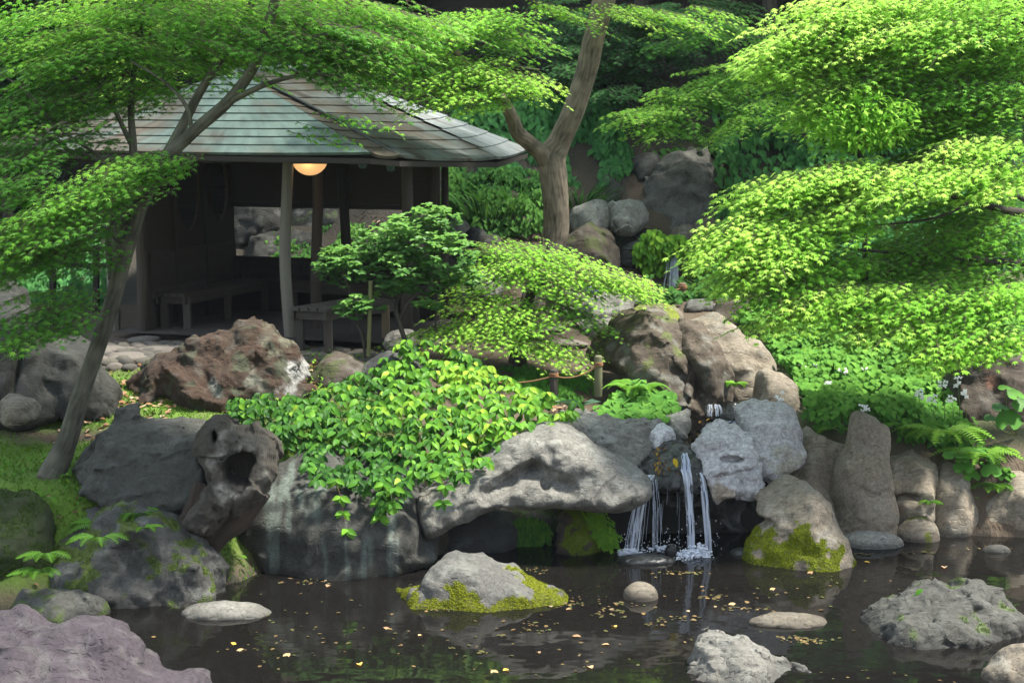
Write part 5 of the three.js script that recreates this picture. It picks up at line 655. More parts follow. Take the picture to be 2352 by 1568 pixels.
// ---- shaded maples on the hillside
const bgTree = (label, seed, trunk, tiers, tones, key, more = []) => tree('maple_tree', label, W(trunk[0][0], trunk[0][1], trunk[0][2]), [trunk], [], [...tiers, ...more], { seed, bark: BARK.dark, key, tones, size: 0.1, parts: 0 });
bgTree('dark green maple drooping over the hillside gap, right of the forked trunk', 71, [[1500, 330, 24, 0.16], [1480, 150, 24, 0.13], [1470, -100, 24, 0.1]],
  [{ c: [1260, 90], d: 22.8, w: 80, h: 80, z: 0.7, n: 110 }, { c: [1400, 150], d: 22.9, w: 150, h: 70, z: 0.7, n: 150 }, { c: [1560, 70], d: 22.9, w: 160, h: 70, z: 0.7, n: 150 }, { c: [1560, 20], d: 22.4, w: 170, h: 40, z: 0.8, n: 130 }, { c: [1300, 30], d: 22.6, w: 90, h: 60, z: 0.7, n: 70 }, { c: [1330, 110], d: 22.5, w: 90, h: 60, z: 0.8, n: 90 }, { c: [1300, 170], d: 22, w: 70, h: 40, z: 0.6, n: 56 }, { c: [1420, 90], d: 22.5, w: 100, h: 50, z: 0.8, n: 90 }, { c: [1520, 120], d: 22.5, w: 90, h: 40, z: 0.8, n: 70 }, { c: [1420, 210], d: 21.8, w: 60, h: 34, z: 0.6, n: 44 }, { c: [1440, 30], d: 22.5, w: 130, h: 40, z: 0.8, n: 90 }], TONE.deep, 'deep_a', [{ at: V(2, 9.5, -23.5), w: 4.5, h: 1.2, z: 3.5, n: 900, L: 0.6, size: 0.16 }]);
bgTree('green maple hanging low over the big hillside boulder', 73, [[1800, 330, 23, 0.14], [1780, 150, 23, 0.12], [1760, -100, 23, 0.1]],
  [{ c: [1480, 260], d: 20.6, w: 90, h: 36, z: 0.7, n: 90, tone: [0.4, 1] }, { c: [1600, 220], d: 20.6, w: 110, h: 44, z: 0.8, n: 120, tone: [0.3, 1] }, { c: [1545, 285], d: 20.4, w: 80, h: 26, z: 0.5, n: 60, tone: [0.4, 1] }, { c: [1700, 170], d: 20.6, w: 130, h: 44, z: 0.8, n: 130, tone: [0.4, 1] }, { c: [1720, 250], d: 20.2, w: 80, h: 28, z: 0.5, n: 56, slope: -0.4, tone: [0.5, 1] }, { c: [1690, 275], d: 20, w: 50, h: 18, z: 0.3, n: 30, slope: -0.5, tone: [0.6, 1] }, { c: [1820, 180], d: 20.4, w: 80, h: 50, z: 0.5, n: 70, tone: [0.4, 1] }, { c: [1830, 270], d: 20, w: 60, h: 40, z: 0.4, n: 46, tone: [0.5, 1] }, { c: [1640, 60], d: 21, w: 150, h: 50, z: 0.8, n: 110, tone: [0, 0.5] }, { c: [1800, 100], d: 21, w: 90, h: 50, z: 0.6, n: 60, tone: [0.1, 0.7] }], TONE.maple, 'deep_b', [{ at: V(5, 8.6, -20.5), w: 3.4, h: 1, z: 2.6, n: 600, L: 0.6, size: 0.15 }]);
bgTree('sunlit maple rising behind the pavilion roof at left', 79, [[330, 330, 24, 0.15], [300, 150, 24, 0.12], [290, -100, 24, 0.08]],
  [{ c: [200, 120], d: 23, w: 170, h: 70, z: 1, n: 150, tone: [0.3, 1] }, { c: [420, 110], d: 23, w: 170, h: 80, z: 1, n: 160, tone: [0.4, 1] }, { c: [300, 220], d: 22.8, w: 150, h: 50, z: 0.8, n: 100, tone: [0.2, 0.9] }, { c: [600, 90], d: 23, w: 140, h: 80, z: 1, n: 130, tone: [0.4, 1] }, { c: [330, 30], d: 23, w: 240, h: 50, z: 1, n: 160, tone: [0.5, 1] }, { c: [560, 10], d: 23, w: 150, h: 50, z: 1, n: 100, tone: [0.5, 1] }, { c: [120, 240], d: 22.8, w: 130, h: 50, z: 0.8, n: 80, tone: [0, 0.6] }], TONE.lime, 'deep_c');
bgTree('dim maple hanging behind the ridge of the pavilion roof', 83, [[860, 330, 25, 0.14], [850, 150, 25, 0.12], [850, -100, 25, 0.08]],
  [{ c: [760, 30], d: 23.5, w: 120, h: 50, z: 0.8, n: 90, tone: [0.3, 0.9] }, { c: [900, 30], d: 23.5, w: 130, h: 50, z: 0.8, n: 90, tone: [0.2, 0.8] }, { c: [1040, 60], d: 23.5, w: 110, h: 60, z: 0.8, n: 80, tone: [0, 0.7] }, { c: [1150, 60], d: 23.5, w: 80, h: 60, z: 0.6, n: 70, tone: [0, 0.7] }, { c: [1190, 110], d: 23, w: 50, h: 40, z: 0.5, n: 40, tone: [0, 0.6] }], TONE.maple, 'deep_d');
// far dark evergreens that close the hill
for (const [label, px, d, h, w, seed] of [['dark evergreen tree filling the far left corner of the hillside', -10, 22.5, 5, 1.1, 91], ['dark evergreen tree on the slope behind the pavilion roof ridge', 760, 25.5, 6, 2.0, 92], ['dark evergreen tree on the slope behind the forked trunk', 1260, 26, 6, 2.0, 93], ['dark evergreen tree on the slope at the top centre right', 1560, 25.5, 6, 2.4, 94], ['dark evergreen tree behind the tiers of the right maple', 2050, 25, 8, 2.6, 95], ['dark evergreen tree at the far right edge behind the maple', 2330, 23, 8, 2.2, 96], ['dark evergreen tree behind the sunlit left maple', 330, 25.5, 6, 2.6, 97]]) {
  const x = (px - 1176) / FOCAL * d, y = H(x, d), o = thing('evergreen_tree', label, 'tree', V(x, y, -d)), r = rng(seed), items = [];
  part('trunk', limb([[0, -0.3, 0, 0.2], [0.1, h * 0.4, 0, 0.15], [0, h * 0.9, 0, 0.06]], 9, 5, 0.06, seed), BARK.dark, o);
  for (let i = 0; i < 1500; i++) { const t = r(), a = r() * 6.28, q = Math.sqrt(r()) * w * (0.55 + 0.45 * Math.sin(Math.PI * Math.pow(t, 0.7))), n = fbm(Math.cos(a) * 2 + seed, t * 5, Math.sin(a) * 2, 2); if (n < -0.15) continue; items.push({ p: V(x + Math.cos(a) * q, y + 0.4 + t * h, -d + Math.sin(a) * q), dir: V(Math.cos(a) + r() - 0.5, -0.3 + (r() - 0.5) * 0.6, Math.sin(a) + r() - 0.5).normalize(), up: V(r() - 0.5, 1, r() - 0.5), s: 0.34 + 0.22 * r(), t: clamp(0.5 + n + (r() - 0.5) * 0.3, 0, 1) }); }
  leaves(o, items, LEAF.clump, 'forest', TONE.forest, 0, { t: 0.25 });
}
// ---------------------------------------------------------------- plants
function inPoly(poly, x, y) { return insideDist(poly, x, y) > 0; }
{ // glossy vine spilling over the big bank boulder
  const poly = smoothOutline([[515, 930], [560, 905], [640, 902], [700, 905], [760, 880], [830, 850], [900, 800], [950, 772], [1010, 790], [1080, 815], [1140, 848], [1200, 880], [1265, 900], [1335, 925], [1330, 950], [1290, 965], [1230, 985], [1160, 1030], [1100, 1080], [1040, 1095], [985, 1090], [945, 1115], [905, 1150], [870, 1185], [850, 1140], [800, 1110], [740, 1110], [700, 1070], [650, 1020], [600, 985], [545, 960]]);
  const o = thing('vine', 'bright leafy vine cascading over the dark bank boulder in the centre', 'vine', W(900, 960, 13.2)), r = rng(101), items = [], tw = [];
  const dAt = (px, py) => { const k = py < 1000 ? lerp(14.7, 13.15, smooth(790, 1000, py)) : lerp(13.15, 12.38, smooth(1000, 1110, py)); return k - 0.25 * smooth(1180, 1330, px) * 0; };
  for (let i = 0; i < 2300; i++) {
    const px = 505 + r() * 840, py = 760 + r() * 440, e = insideDist(poly, px, py); if (e < 0) continue;
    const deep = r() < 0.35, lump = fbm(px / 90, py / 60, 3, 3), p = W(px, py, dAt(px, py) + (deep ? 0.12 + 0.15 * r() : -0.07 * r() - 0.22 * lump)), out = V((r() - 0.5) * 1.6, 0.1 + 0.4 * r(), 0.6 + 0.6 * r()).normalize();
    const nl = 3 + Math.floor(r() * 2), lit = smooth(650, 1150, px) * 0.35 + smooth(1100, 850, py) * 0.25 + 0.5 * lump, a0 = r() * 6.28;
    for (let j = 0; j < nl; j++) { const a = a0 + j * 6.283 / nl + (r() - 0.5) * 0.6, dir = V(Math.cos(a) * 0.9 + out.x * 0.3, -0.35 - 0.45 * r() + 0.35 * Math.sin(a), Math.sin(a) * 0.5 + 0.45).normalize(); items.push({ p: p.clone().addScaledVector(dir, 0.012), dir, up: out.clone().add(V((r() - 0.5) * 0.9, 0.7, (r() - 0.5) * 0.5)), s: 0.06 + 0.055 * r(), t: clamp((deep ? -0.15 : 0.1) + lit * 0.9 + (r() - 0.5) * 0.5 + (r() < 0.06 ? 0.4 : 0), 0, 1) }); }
    if (i % 3 === 0) tw.push([p.clone().add(V((r() - 0.5) * 0.2, -0.02, -0.12)), p]);
  }
  for (const sprig of [[[770, 1100], [782, 1140], [788, 1175], [796, 1215]], [[880, 1110], [868, 1150], [872, 1185]], [[1010, 1085], [1022, 1115], [1018, 1150]], [[905, 1120], [900, 1155]]]) {
    let last = null; for (const [x, y] of sprig) { const p = W(x, y, y > 1100 ? 12.28 : 12.35); if (last) tw.push([last, p]); last = p; for (let j = 0; j < 4; j++) { const a = j * 1.57 + r(); const dir = V(Math.cos(a), -0.5 + 0.5 * Math.sin(a), 0.5).normalize(); items.push({ p: p.clone(), dir, up: V(0, 0.6, 1), s: 0.075 + 0.03 * r(), t: 0.35 + 0.4 * r() }); } }
  }
  part('stems', local(twigGeo(tw, 0.0035), o), std([0.12, 0.07, 0.035]), o, 'stuff');
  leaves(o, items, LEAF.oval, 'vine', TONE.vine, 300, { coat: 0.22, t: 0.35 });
  // fine seedlings where the vine meets the moss
  const s = thing('seedling_patch', 'fine light green seedlings between the red rock and the vine', 'seedlings', G(620, 915, 1.2)), it = []; s.userData.kind = 'stuff'; delete s.userData.category; delete s.userData.label;
  for (let i = 0; i < 900; i++) { const px = 520 + r() * 330, py = 872 + r() * 60, p = G(px, py, 1.2), h = H(p.x, -p.z); p.y = h + 0.02 + 0.1 * r(); it.push({ p, dir: V(r() - 0.5, -0.1, r() - 0.2).normalize(), up: V(r() - 0.5, 1, r() - 0.5), s: 0.03 + 0.03 * r(), t: r() }); }
  leaves(s, it, LEAF.small, 'fernmass', TONE.fern, 0);
}
// ---- evergreen shrub and its bamboo stake before the pavilion
{
  const o = thing('shrub', 'glossy evergreen shrub with bare twisting stems before the pavilion benches', 'shrub', G(880, 805, 1.42)), r = rng(111), items = [], D = 15.15;
  for (const [x, y, w, h, n, d] of [[792, 612, 66, 44, 150, 0], [770, 600, 40, 34, 60, 0], [870, 560, 55, 44, 100, 0.1], [945, 545, 70, 58, 190, 0], [990, 505, 60, 34, 110, 0.1], [1025, 590, 66, 62, 200, -0.1], [925, 620, 62, 44, 130, -0.1], [985, 650, 50, 24, 60, 0], [812, 705, 56, 26, 90, -0.1], [855, 690, 30, 26, 40, -0.05], [905, 655, 36, 22, 50, -0.1], [1060, 640, 40, 28, 50, 0], [985, 700, 30, 16, 24, -0.1]])
    for (let i = 0; i < n * 1.35; i++) {
      const a = r() * 6.28, b = Math.acos(2 * r() - 1), q = 0.35 + 0.75 * Math.sqrt(r()), k = D / FOCAL, p = W(x, y, D + d).add(V(Math.sin(b) * Math.cos(a) * w * k * q, Math.cos(b) * h * k * q, Math.sin(b) * Math.sin(a) * w * k * 0.8 * q)); if (fbm(p.x * 7, p.y * 8, p.z * 7, 2) < -0.04) continue;
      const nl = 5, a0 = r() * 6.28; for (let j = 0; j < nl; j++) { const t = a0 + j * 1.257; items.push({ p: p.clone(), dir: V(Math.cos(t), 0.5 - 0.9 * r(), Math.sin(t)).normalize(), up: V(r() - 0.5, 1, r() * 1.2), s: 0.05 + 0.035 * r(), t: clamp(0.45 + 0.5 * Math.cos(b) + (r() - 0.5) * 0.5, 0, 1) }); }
    }
  for (const [i, s] of [[[842, 830, 15.1, 0.016], [830, 770, 15.1, 0.013], [812, 725, 15.1, 0.011], [800, 660, 15.1, 0.01], [785, 620, 15.1, 0.007]], [[935, 795, 15.15, 0.028], [915, 735, 15.15, 0.024], [908, 700, 15.15, 0.022], [925, 665, 15.15, 0.018], [940, 600, 15.15, 0.014], [960, 540, 15.15, 0.008]], [[915, 735, 15.15, 0.018], [940, 690, 15.1, 0.014], [985, 650, 15.05, 0.012], [1020, 600, 15.05, 0.008]], [[1000, 760, 15.2, 0.014], [1003, 700, 15.2, 0.012], [1010, 640, 15.1, 0.01]], [[908, 700, 15.15, 0.012], [870, 650, 15.15, 0.009], [850, 590, 15.15, 0.006]]].entries()) part('stem', local(limbPx(s, 7, 5, 0.08, i), o), BARK.dark, o);
  leaves(o, items, LEAF.small.clone().scale(1.3, 1, 1), 'shrub', ramp([0.045, 0.13, 0.025], [0.075, 0.2, 0.032], [0.14, 0.3, 0.045]), 300, { coat: 0.4, t: 0.35 });
  const st = thing('bamboo_stake', 'upright green brown bamboo stake standing in the evergreen shrub', 'stake', G(846, 815, 1.42)), m = new THREE.MeshStandardMaterial({ color: RGB(0.12, 0.125, 0.045), roughness: 0.55 });
  const a = W(846, 818, 15.0), b = W(851, 645, 15.0), pts = []; for (let i = 0; i <= 24; i++) pts.push(V().lerpVectors(a, b, i / 24)); part('cane', local(limb(pts.map((p, i) => [p.x, p.y, p.z, i % 6 === 0 ? 0.024 : 0.02]), 12, 2, 0.01), st), m, st);
}
// ---- ground cover on the right slope: heart leaved herb, one mass
{
  const poly = [[1680, 745], [1760, 715], [1860, 700], [2020, 690], [2200, 690], [2400, 690], [2420, 800], [2200, 830], [2175, 900], [2210, 990], [2260, 1050], [2330, 1090], [2330, 1115], [2220, 1060], [2160, 1035], [2060, 1030], [2060, 1000], [1990, 960], [1930, 1000], [1870, 1000], [1845, 970], [1850, 930], [1790, 850], [1730, 780]];
  const g = thing('ground_cover', '', '', null); delete g.userData.label; delete g.userData.category; g.userData.kind = 'stuff'; const r = rng(121), items = [];
  let n = 0; for (let i = 0; i < 40000 && n < 13000; i++) {
    const x = 2.2 + r() * 3.9, d = 13.85 + r() * 4.4, hh = H(x, d), p = V(x, hh, -d), q = p.clone().applyMatrix4(camera.matrixWorldInverse), px = 1176 + FOCAL * q.x / -q.z, py = 784 - FOCAL * q.y / -q.z;
    if (!inPoly(poly, px, py)) continue; n++;
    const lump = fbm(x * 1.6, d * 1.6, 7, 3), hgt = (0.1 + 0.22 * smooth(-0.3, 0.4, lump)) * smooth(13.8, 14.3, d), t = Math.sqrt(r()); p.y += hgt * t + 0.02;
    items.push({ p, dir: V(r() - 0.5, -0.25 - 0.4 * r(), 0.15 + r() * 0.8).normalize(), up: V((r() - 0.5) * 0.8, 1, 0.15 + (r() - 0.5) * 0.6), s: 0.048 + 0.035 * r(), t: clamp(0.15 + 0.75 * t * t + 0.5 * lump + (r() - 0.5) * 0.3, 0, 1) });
  }
  leaves(g, items, LEAF.heart, 'herb', TONE.herb, 0, { t: 0.35 });
  // pointed fern like shoots among them
  for (let i = 0; i < 12; i++) { }
  // white flowering stems
  const white = new THREE.MeshPhysicalMaterial({ color: RGB(0.85, 0.84, 0.82), roughness: 1, transmission: 0.3, thickness: 0, side: THREE.DoubleSide }), stemM = std([0.1, 0.17, 0.04]);
  const petal = LEAF.small.clone().scale(1.6, 1, 1);
  const spots = [[1880, 765], [1895, 745], [1952, 762], [1892, 808], [1925, 815], [1878, 838], [1845, 840], [1990, 800], [1935, 852], [1990, 845], [2012, 815], [2040, 785], [1905, 880], [1790, 905], [1770, 740], [2165, 880], [2200, 870], [2185, 905], [2140, 910], [2215, 895], [2110, 900], [1985, 930]];
  const NTH = ['first', 'second', 'third', 'fourth', 'fifth', 'sixth', 'seventh', 'eighth', 'ninth', 'tenth', 'eleventh', 'twelfth', 'thirteenth', 'fourteenth', 'fifteenth', 'sixteenth', 'seventeenth'], nth = (px, py) => NTH[spots.filter((q) => (q[0] > 2100) === (px > 2100) && (q[0] < px || (q[0] === px && q[1] < py))).length];
  for (const [px, py] of spots) {
    const right = px > 2100, d = right ? 14.45 : lerp(16.9, 14.6, smooth(740, 930, py)) - 0.1, top = W(px, py, d), foot = V(top.x + 0.03, H(top.x, d), -d + 0.02), o = thing('white_flower', right ? 'white flower before the dark right boulder, ' + nth(px, py) + ' from the left' : 'white flower in the ground cover slope, ' + nth(px, py) + ' from the left', 'flower', foot, right ? 'white flowers by the right boulder' : 'white flowers in the ground cover');
    part('stem', local(limb([[foot.x, foot.y, foot.z, 0.004], [lerp(foot.x, top.x, 0.5) + 0.01, lerp(foot.y, top.y, 0.5), foot.z, 0.0035], [top.x, top.y, top.z, 0.002]], 5, 4), o), stemM, o);
    for (let k = 0; k < 5; k++) { const c = V((r() - 0.5) * 0.07, -0.09 * r() + 0.02, 0.01 + 0.03 * r()), gs = []; for (let j = 0; j < 4; j++) gs.push(petal.clone().scale(0.03, 0.03, 0.03).rotateX(-0.5 + r() * 0.6).rotateY(j * 1.57 + r()).rotateX(0.7).translate(c.x, c.y, c.z)); part('blossom', mergeGeometries(gs).translate(top.x - foot.x, top.y - foot.y, top.z - foot.z), white, o); }
  }
}
// ---- ferns
function fern(label, px, py, d, n, len, seed, tone = 0.5, o2 = {}) {
  const base = o2.h !== undefined ? G(px, py, o2.h) : W(px, py, d), o = thing('fern', label, 'fern', base, o2.group), r = rng(seed);
  for (let f = 0; f < n; f++) {
    const a = o2.spread ? lerp(o2.spread[0], o2.spread[1], n > 1 ? f / (n - 1) : 0.5) + (r() - 0.5) * 0.3 : r() * 6.28, L = len * (0.75 + 0.4 * r()), pos = [], N = 15, up0 = o2.rise ?? 0.75, dx = Math.sin(a), dz = Math.cos(a);
    const rib = (t) => V(dx * L * t * 0.9, L * (up0 * t - (up0 + 0.25) * t * t * 0.75), dz * L * t * 0.9), s = V(dz, 0, -dx);
    for (let i = 1; i <= N; i++) { const t = 0.12 + 0.88 * i / N, c = rib(t), c2 = rib(Math.min(1, t + 0.045)), w = 0.3 * L * Math.pow(Math.sin(Math.PI * (0.15 + 0.85 * t) * 0.98), 0.8); for (const sg of [-1, 1]) { const tip = c.clone().addScaledVector(s, sg * w).add(V(dx * w * 0.35, -0.12 * w + 0.15 * w * (r() - 0.5), dz * w * 0.35)), m = V().lerpVectors(c2, tip, 0.5).add(V(dx * 0.006, 0.01, dz * 0.006)), q = V().lerpVectors(c, tip, 0.5).add(V(-dx * 0.006, 0, -dz * 0.006)); for (const v of sg > 0 ? [c, q, m, c, m, c2, q, tip, m] : [c, m, q, c, c2, m, q, m, tip]) pos.push(v.x, v.y, v.z); } }
    const g = new THREE.BufferGeometry(); g.setAttribute('position', new THREE.Float32BufferAttribute(pos, 3)); g.computeVertexNormals();
    part('frond', g, leafMat('fern' + Math.floor(clamp(tone + (r() - 0.5) * 0.5, 0, 0.99) * 4), TONE.fern((Math.floor(clamp(tone, 0, 0.99) * 4) + 0.5) / 4), { t: 0.4 }), o);
  }
  return o;
}
fern('bright fern at the foot of the leaning maple trunk', 235, 1215, 12.05, 7, 0.3, 201, 0.4);
fern('small fern left of the leaning trunk foot', 95, 1150, 12.2, 5, 0.24, 202, 0.35);
fern('small fern under the layered rock on the left bank', 310, 1185, 12.0, 6, 0.24, 203, 0.4);
fern('fern drooping over the left craggy rock', 225, 1240, 11.5, 6, 0.26, 204, 0.4, { spread: [-1.6, 1.6] });
fern('upper fern hanging on the dark mossy mound at far left', 105, 1270, 11.35, 5, 0.22, 205, 0.5, { spread: [-1.2, 1.2], rise: 0.3 });
fern('lower fern hanging on the dark mossy mound at far left', 90, 1305, 11.3, 5, 0.24, 206, 0.4, { spread: [-1.2, 1.2], rise: 0.2 });
fern('small herb like fern on top of the left craggy rock', 335, 1215, 11.55, 6, 0.13, 207, 0.6);
fern('lime fern arching beside the right boulder', 2165, 1000, 14.1, 9, 0.5, 208, 0.8, { spread: [-1.8, 1.9] });
fern('second lime fern arching lower right of the first', 2250, 1050, 14.0, 7, 0.42, 209, 0.7, { spread: [-1.6, 1.8] });
fern('fern between the tall standing rock and the ground cover', 2090, 985, 14.35, 7, 0.36, 210, 0.6, { spread: [-1.7, 1.7] });
fern('small lime fern behind the low round crowned rock', 1930, 990, 14.4, 7, 0.3, 211, 0.8);
fern('dark fern hanging below the round leaves at right', 2290, 1110, 13.95, 6, 0.3, 212, 0.2, { spread: [-1.2, 1.4], rise: 0.3 });
fern('fern rising above the heart leaved herbs by the split rock', 1462, 905, 14.9, 8, 0.36, 213, 0.4, { rise: 1.1 });
fern('tiny fern at the stream edge under the tan slope', 1690, 885, 15.05, 8, 0.16, 214, 0.8);
fern('tiny fern in the crack between the right bank rocks', 2137, 1150, 13.65, 4, 0.14, 215, 0.6, { spread: [-1, 1], rise: 0.2 });
// ---- herb clump left of the split rock
{
  const o = thing('herb_clump', 'clump of fresh heart leaved herbs between the rope post and the split rock', 'herbs', W(1460, 960, 14.5)), r = rng(131), items = [], poly = smoothOutline([[1380, 975], [1370, 935], [1420, 900], [1455, 870], [1500, 880], [1545, 905], [1560, 930], [1530, 960], [1490, 985], [1430, 985]]);
  for (let i = 0; i < 700; i++) { const px = 1360 + r() * 210, py = 860 + r() * 130; if (!inPoly(poly, px, py)) continue; const p = W(px, py, lerp(15.0, 14.3, smooth(870, 980, py)) - 0.1 * r() + (r() < 0.3 ? 0.2 : 0)); items.push({ p, dir: V((r() - 0.5) * 1.4, -0.5 * r() - 0.1, 0.5 + r()).normalize(), up: V(r() - 0.5, 1, r() * 0.5), s: 0.075 + 0.04 * r(), t: clamp(0.3 + 0.6 * r(), 0, 1) }); }
  leaves(o, items, LEAF.heart, 'herbclump', TONE.herb, 160, { t: 0.35 });
  const b = thing('broad_leaf_plant', 'blue green broad pointed leaf plant at the foot of the rope post', 'plant', W(1330, 945, 14.4)); for (const [a, l, y] of [[-0.9, 0.34, 0.3], [0.5, 0.28, 0.1], [-0.2, 0.3, 0.4], [1.3, 0.22, 0.2]]) { const m = part('leaf', LEAF.oval, leafMat('blueleaf', [0.06, 0.13, 0.075], { t: 0.25, coat: 0.2 }), b); m.scale.set(l * 1.1, l, l); m.rotation.set(-0.7 + y * 0.5, a, 0.2, 'YXZ'); m.position.y = 0.03; }
}
// ---- round leaved plants over the right bank
for (const [label, foot, list] of [['plant with large round leaves hanging over the right bank rocks', [2238, 1120, 14.05], [[2242, 1040, 37, 0.15], [2190, 1045, 24, 0.2], [2215, 1072, 24, 0.6], [2232, 1090, 22, 0.6], [2278, 1082, 24, 0.5], [2235, 1135, 16, 0.7], [2285, 1115, 17, 0.2], [2212, 1055, 16, 0.4]]], ['round leaved plant beside the dark boulder at the right edge', [2335, 1000, 14.3], [[2318, 965, 30, 0.8], [2300, 935, 20, 0.3], [2335, 905, 22, 0.5], [2350, 930, 24, 0.6], [2275, 960, 14, 0.5], [2310, 890, 16, 0.2]]]]) {
  const f = W(...foot), o = thing('leopard_plant', label, 'plant', f), r = rng(foot[0]);
  for (const [px, py, rad, tilt] of list) { const c = W(px, py, foot[2] - 0.25 + 0.1 * r()), k = rad * 2 * foot[2] / FOCAL, m = part('leaf', LEAF.round, leafMat('round' + (rad % 3), [[0.07, 0.2, 0.03], [0.1, 0.26, 0.035], [0.06, 0.17, 0.04]][rad % 3], { t: 0.3, coat: 0.3 }), o); m.position.copy(c).sub(f); m.scale.setScalar(k); m.rotation.set(tilt, r() * 0.8 - 0.4 + Math.PI, 0, 'YXZ'); m.rotation.x = -tilt; part('stalk', limb([[0, 0, 0, 0.005], [m.position.x * 0.6, m.position.y * 0.4, m.position.z * 0.5, 0.0045], [m.position.x, m.position.y - 0.005, m.position.z, 0.003]], 6, 5), std([0.13, 0.14, 0.05]), o); }
}
// ---- grass like leaves
function blades(name, label, base, n, len, spread, seed, tone, cat = 'grass') { const o = thing(name, label, cat, base), r = rng(seed), it = []; for (let i = 0; i < n; i++) { const a = r() * 6.28, q = Math.sqrt(r()); it.push({ p: base.clone().add(V(Math.cos(a) * q * spread, 0, Math.sin(a) * q * spread * 0.7)), dir: V(Math.cos(a) * (0.25 + 0.5 * r()), 0.9, Math.sin(a) * (0.25 + 0.5 * r())).normalize(), up: V(-Math.cos(a), 0.4, -Math.sin(a)), s: len * (0.6 + 0.6 * r()), t: r() }); } leaves(o, it, LEAF.blade, 'blade' + seed, TONE[tone], 0, { t: 0.2 }, ['blade', 'blades']); return o; }
blades('grass_tuft', 'dark grass tuft under the small bright maple at left', G(1105, 815, 1.25), 90, 0.28, 0.18, 301, 'shrub');
blades('grass_tuft', 'fine pale grass between the small maple and the split rock', G(1300, 845, 1.15), 220, 0.22, 0.4, 302, 'fern');
blades('iris_clump', 'iris like leaves on the slope right of the pavilion', W(1110, 500, 20.6), 160, 0.5, 0.6, 303, 'shrub', 'plant');
blades('iris_clump', 'iris leaves standing between the pavilion corner and the forked trunk', W(1190, 480, 20.9), 130, 0.45, 0.6, 304, 'herb', 'plant');
blades('iris_clump', 'iris leaves behind the forked trunk on its right side', W(1330, 480, 20.9), 90, 0.5, 0.4, 305, 'shrub', 'plant');
blades('grass_tuft', 'dark upright grass at the foot of the slope, under the right maple', G(1680, 700, 1.6), 160, 0.45, 0.5, 306, 'shrub');
// ---- undergrowth on the hillside and by the upper stream: one mass each
function undergrowth(name, poly, dA, dB, n, size, tone, seed, geo = LEAF.small, lift = 0.25) {
  const g = thing(name, '', '', null); delete g.userData.label; delete g.userData.category; g.userData.kind = 'stuff'; const r = rng(seed), it = [], xs = poly.map((p) => p[0]), x0 = (Math.min(...xs) - 1176) / FOCAL * dB, x1 = (Math.max(...xs) - 1176) / FOCAL * dB;
  for (let i = 0, k = 0; i < n * 12 && k < n; i++) { const d = lerp(dA, dB, r()), x = lerp(Math.min(x0, x0 * dA / dB), Math.max(x1, x1 * dA / dB), r()), cl = fbm(x * 1.5, d * 1.5, seed, 3); if (cl < -0.12) continue; const p = V(x, H(x, d) + lift * r() * (0.4 + 1.2 * smooth(-0.1, 0.4, cl)), -d), q = p.clone().applyMatrix4(camera.matrixWorldInverse), px = 1176 + FOCAL * q.x / -q.z, py = 784 - FOCAL * q.y / -q.z; if (!inPoly(poly, px, py)) continue; k++; it.push({ p, dir: V(r() - 0.5, -0.2 - 0.5 * r(), 0.2 + r() * 0.7).normalize(), up: V(r() - 0.5, 1, r() * 0.6), s: size * (0.6 + 0.7 * r()), t: clamp(0.4 + cl + (r() - 0.5) * 0.5, 0, 1) }); }
  leaves(g, it, geo, 'ug_' + tone, TONE[tone], 0, { t: 0.25 });
}
undergrowth('undergrowth', [[1020, 360], [1250, 390], [1262, 520], [1050, 560], [1030, 480]], 20, 24.5, 2600, 0.1, 'shrub', 401, LEAF.oval, 0.35);
undergrowth('undergrowth', [[1040, 240], [1420, 200], [1480, 360], [1330, 470], [1050, 380]], 21.5, 27.5, 5500, 0.13, 'deep', 402, LEAF.oval, 0.3);
undergrowth('undergrowth', [[1470, 610], [1650, 600], [1660, 700], [1480, 690]], 18.3, 19.3, 800, 0.07, 'shrub', 403, LEAF.heart, 0.3);
undergrowth('undergrowth', [[1620, 560], [1900, 560], [1950, 700], [1660, 700]], 17.8, 21, 2600, 0.09, 'shrub', 404, LEAF.oval, 0.5);
undergrowth('undergrowth', [[1640, 200], [2352, 200], [2352, 700], [1900, 640], [1650, 560]], 18.5, 27, 5000, 0.14, 'deep', 405, LEAF.oval, 0.6);
undergrowth('undergrowth', [[0, 400], [250, 430], [250, 700], [0, 690]], 19, 24, 2200, 0.12, 'deep', 406, LEAF.oval, 0.5);
undergrowth('undergrowth', [[1440, 345], [1700, 330], [1720, 420], [1680, 520], [1480, 350]], 22, 26, 900, 0.12, 'shrub', 407, LEAF.oval, 0.3);
undergrowth('undergrowth', [[980, 800], [1180, 790], [1360, 780], [1375, 900], [1290, 940], [1200, 880], [1050, 810]], 14.2, 15.8, 1500, 0.06, 'herb', 408, LEAF.oval, 0.12);
undergrowth('undergrowth', [[640, 520], [1000, 500], [1000, 600], [560, 600]], 20, 23, 1100, 0.08, 'shrub', 409, LEAF.oval, 0.15);
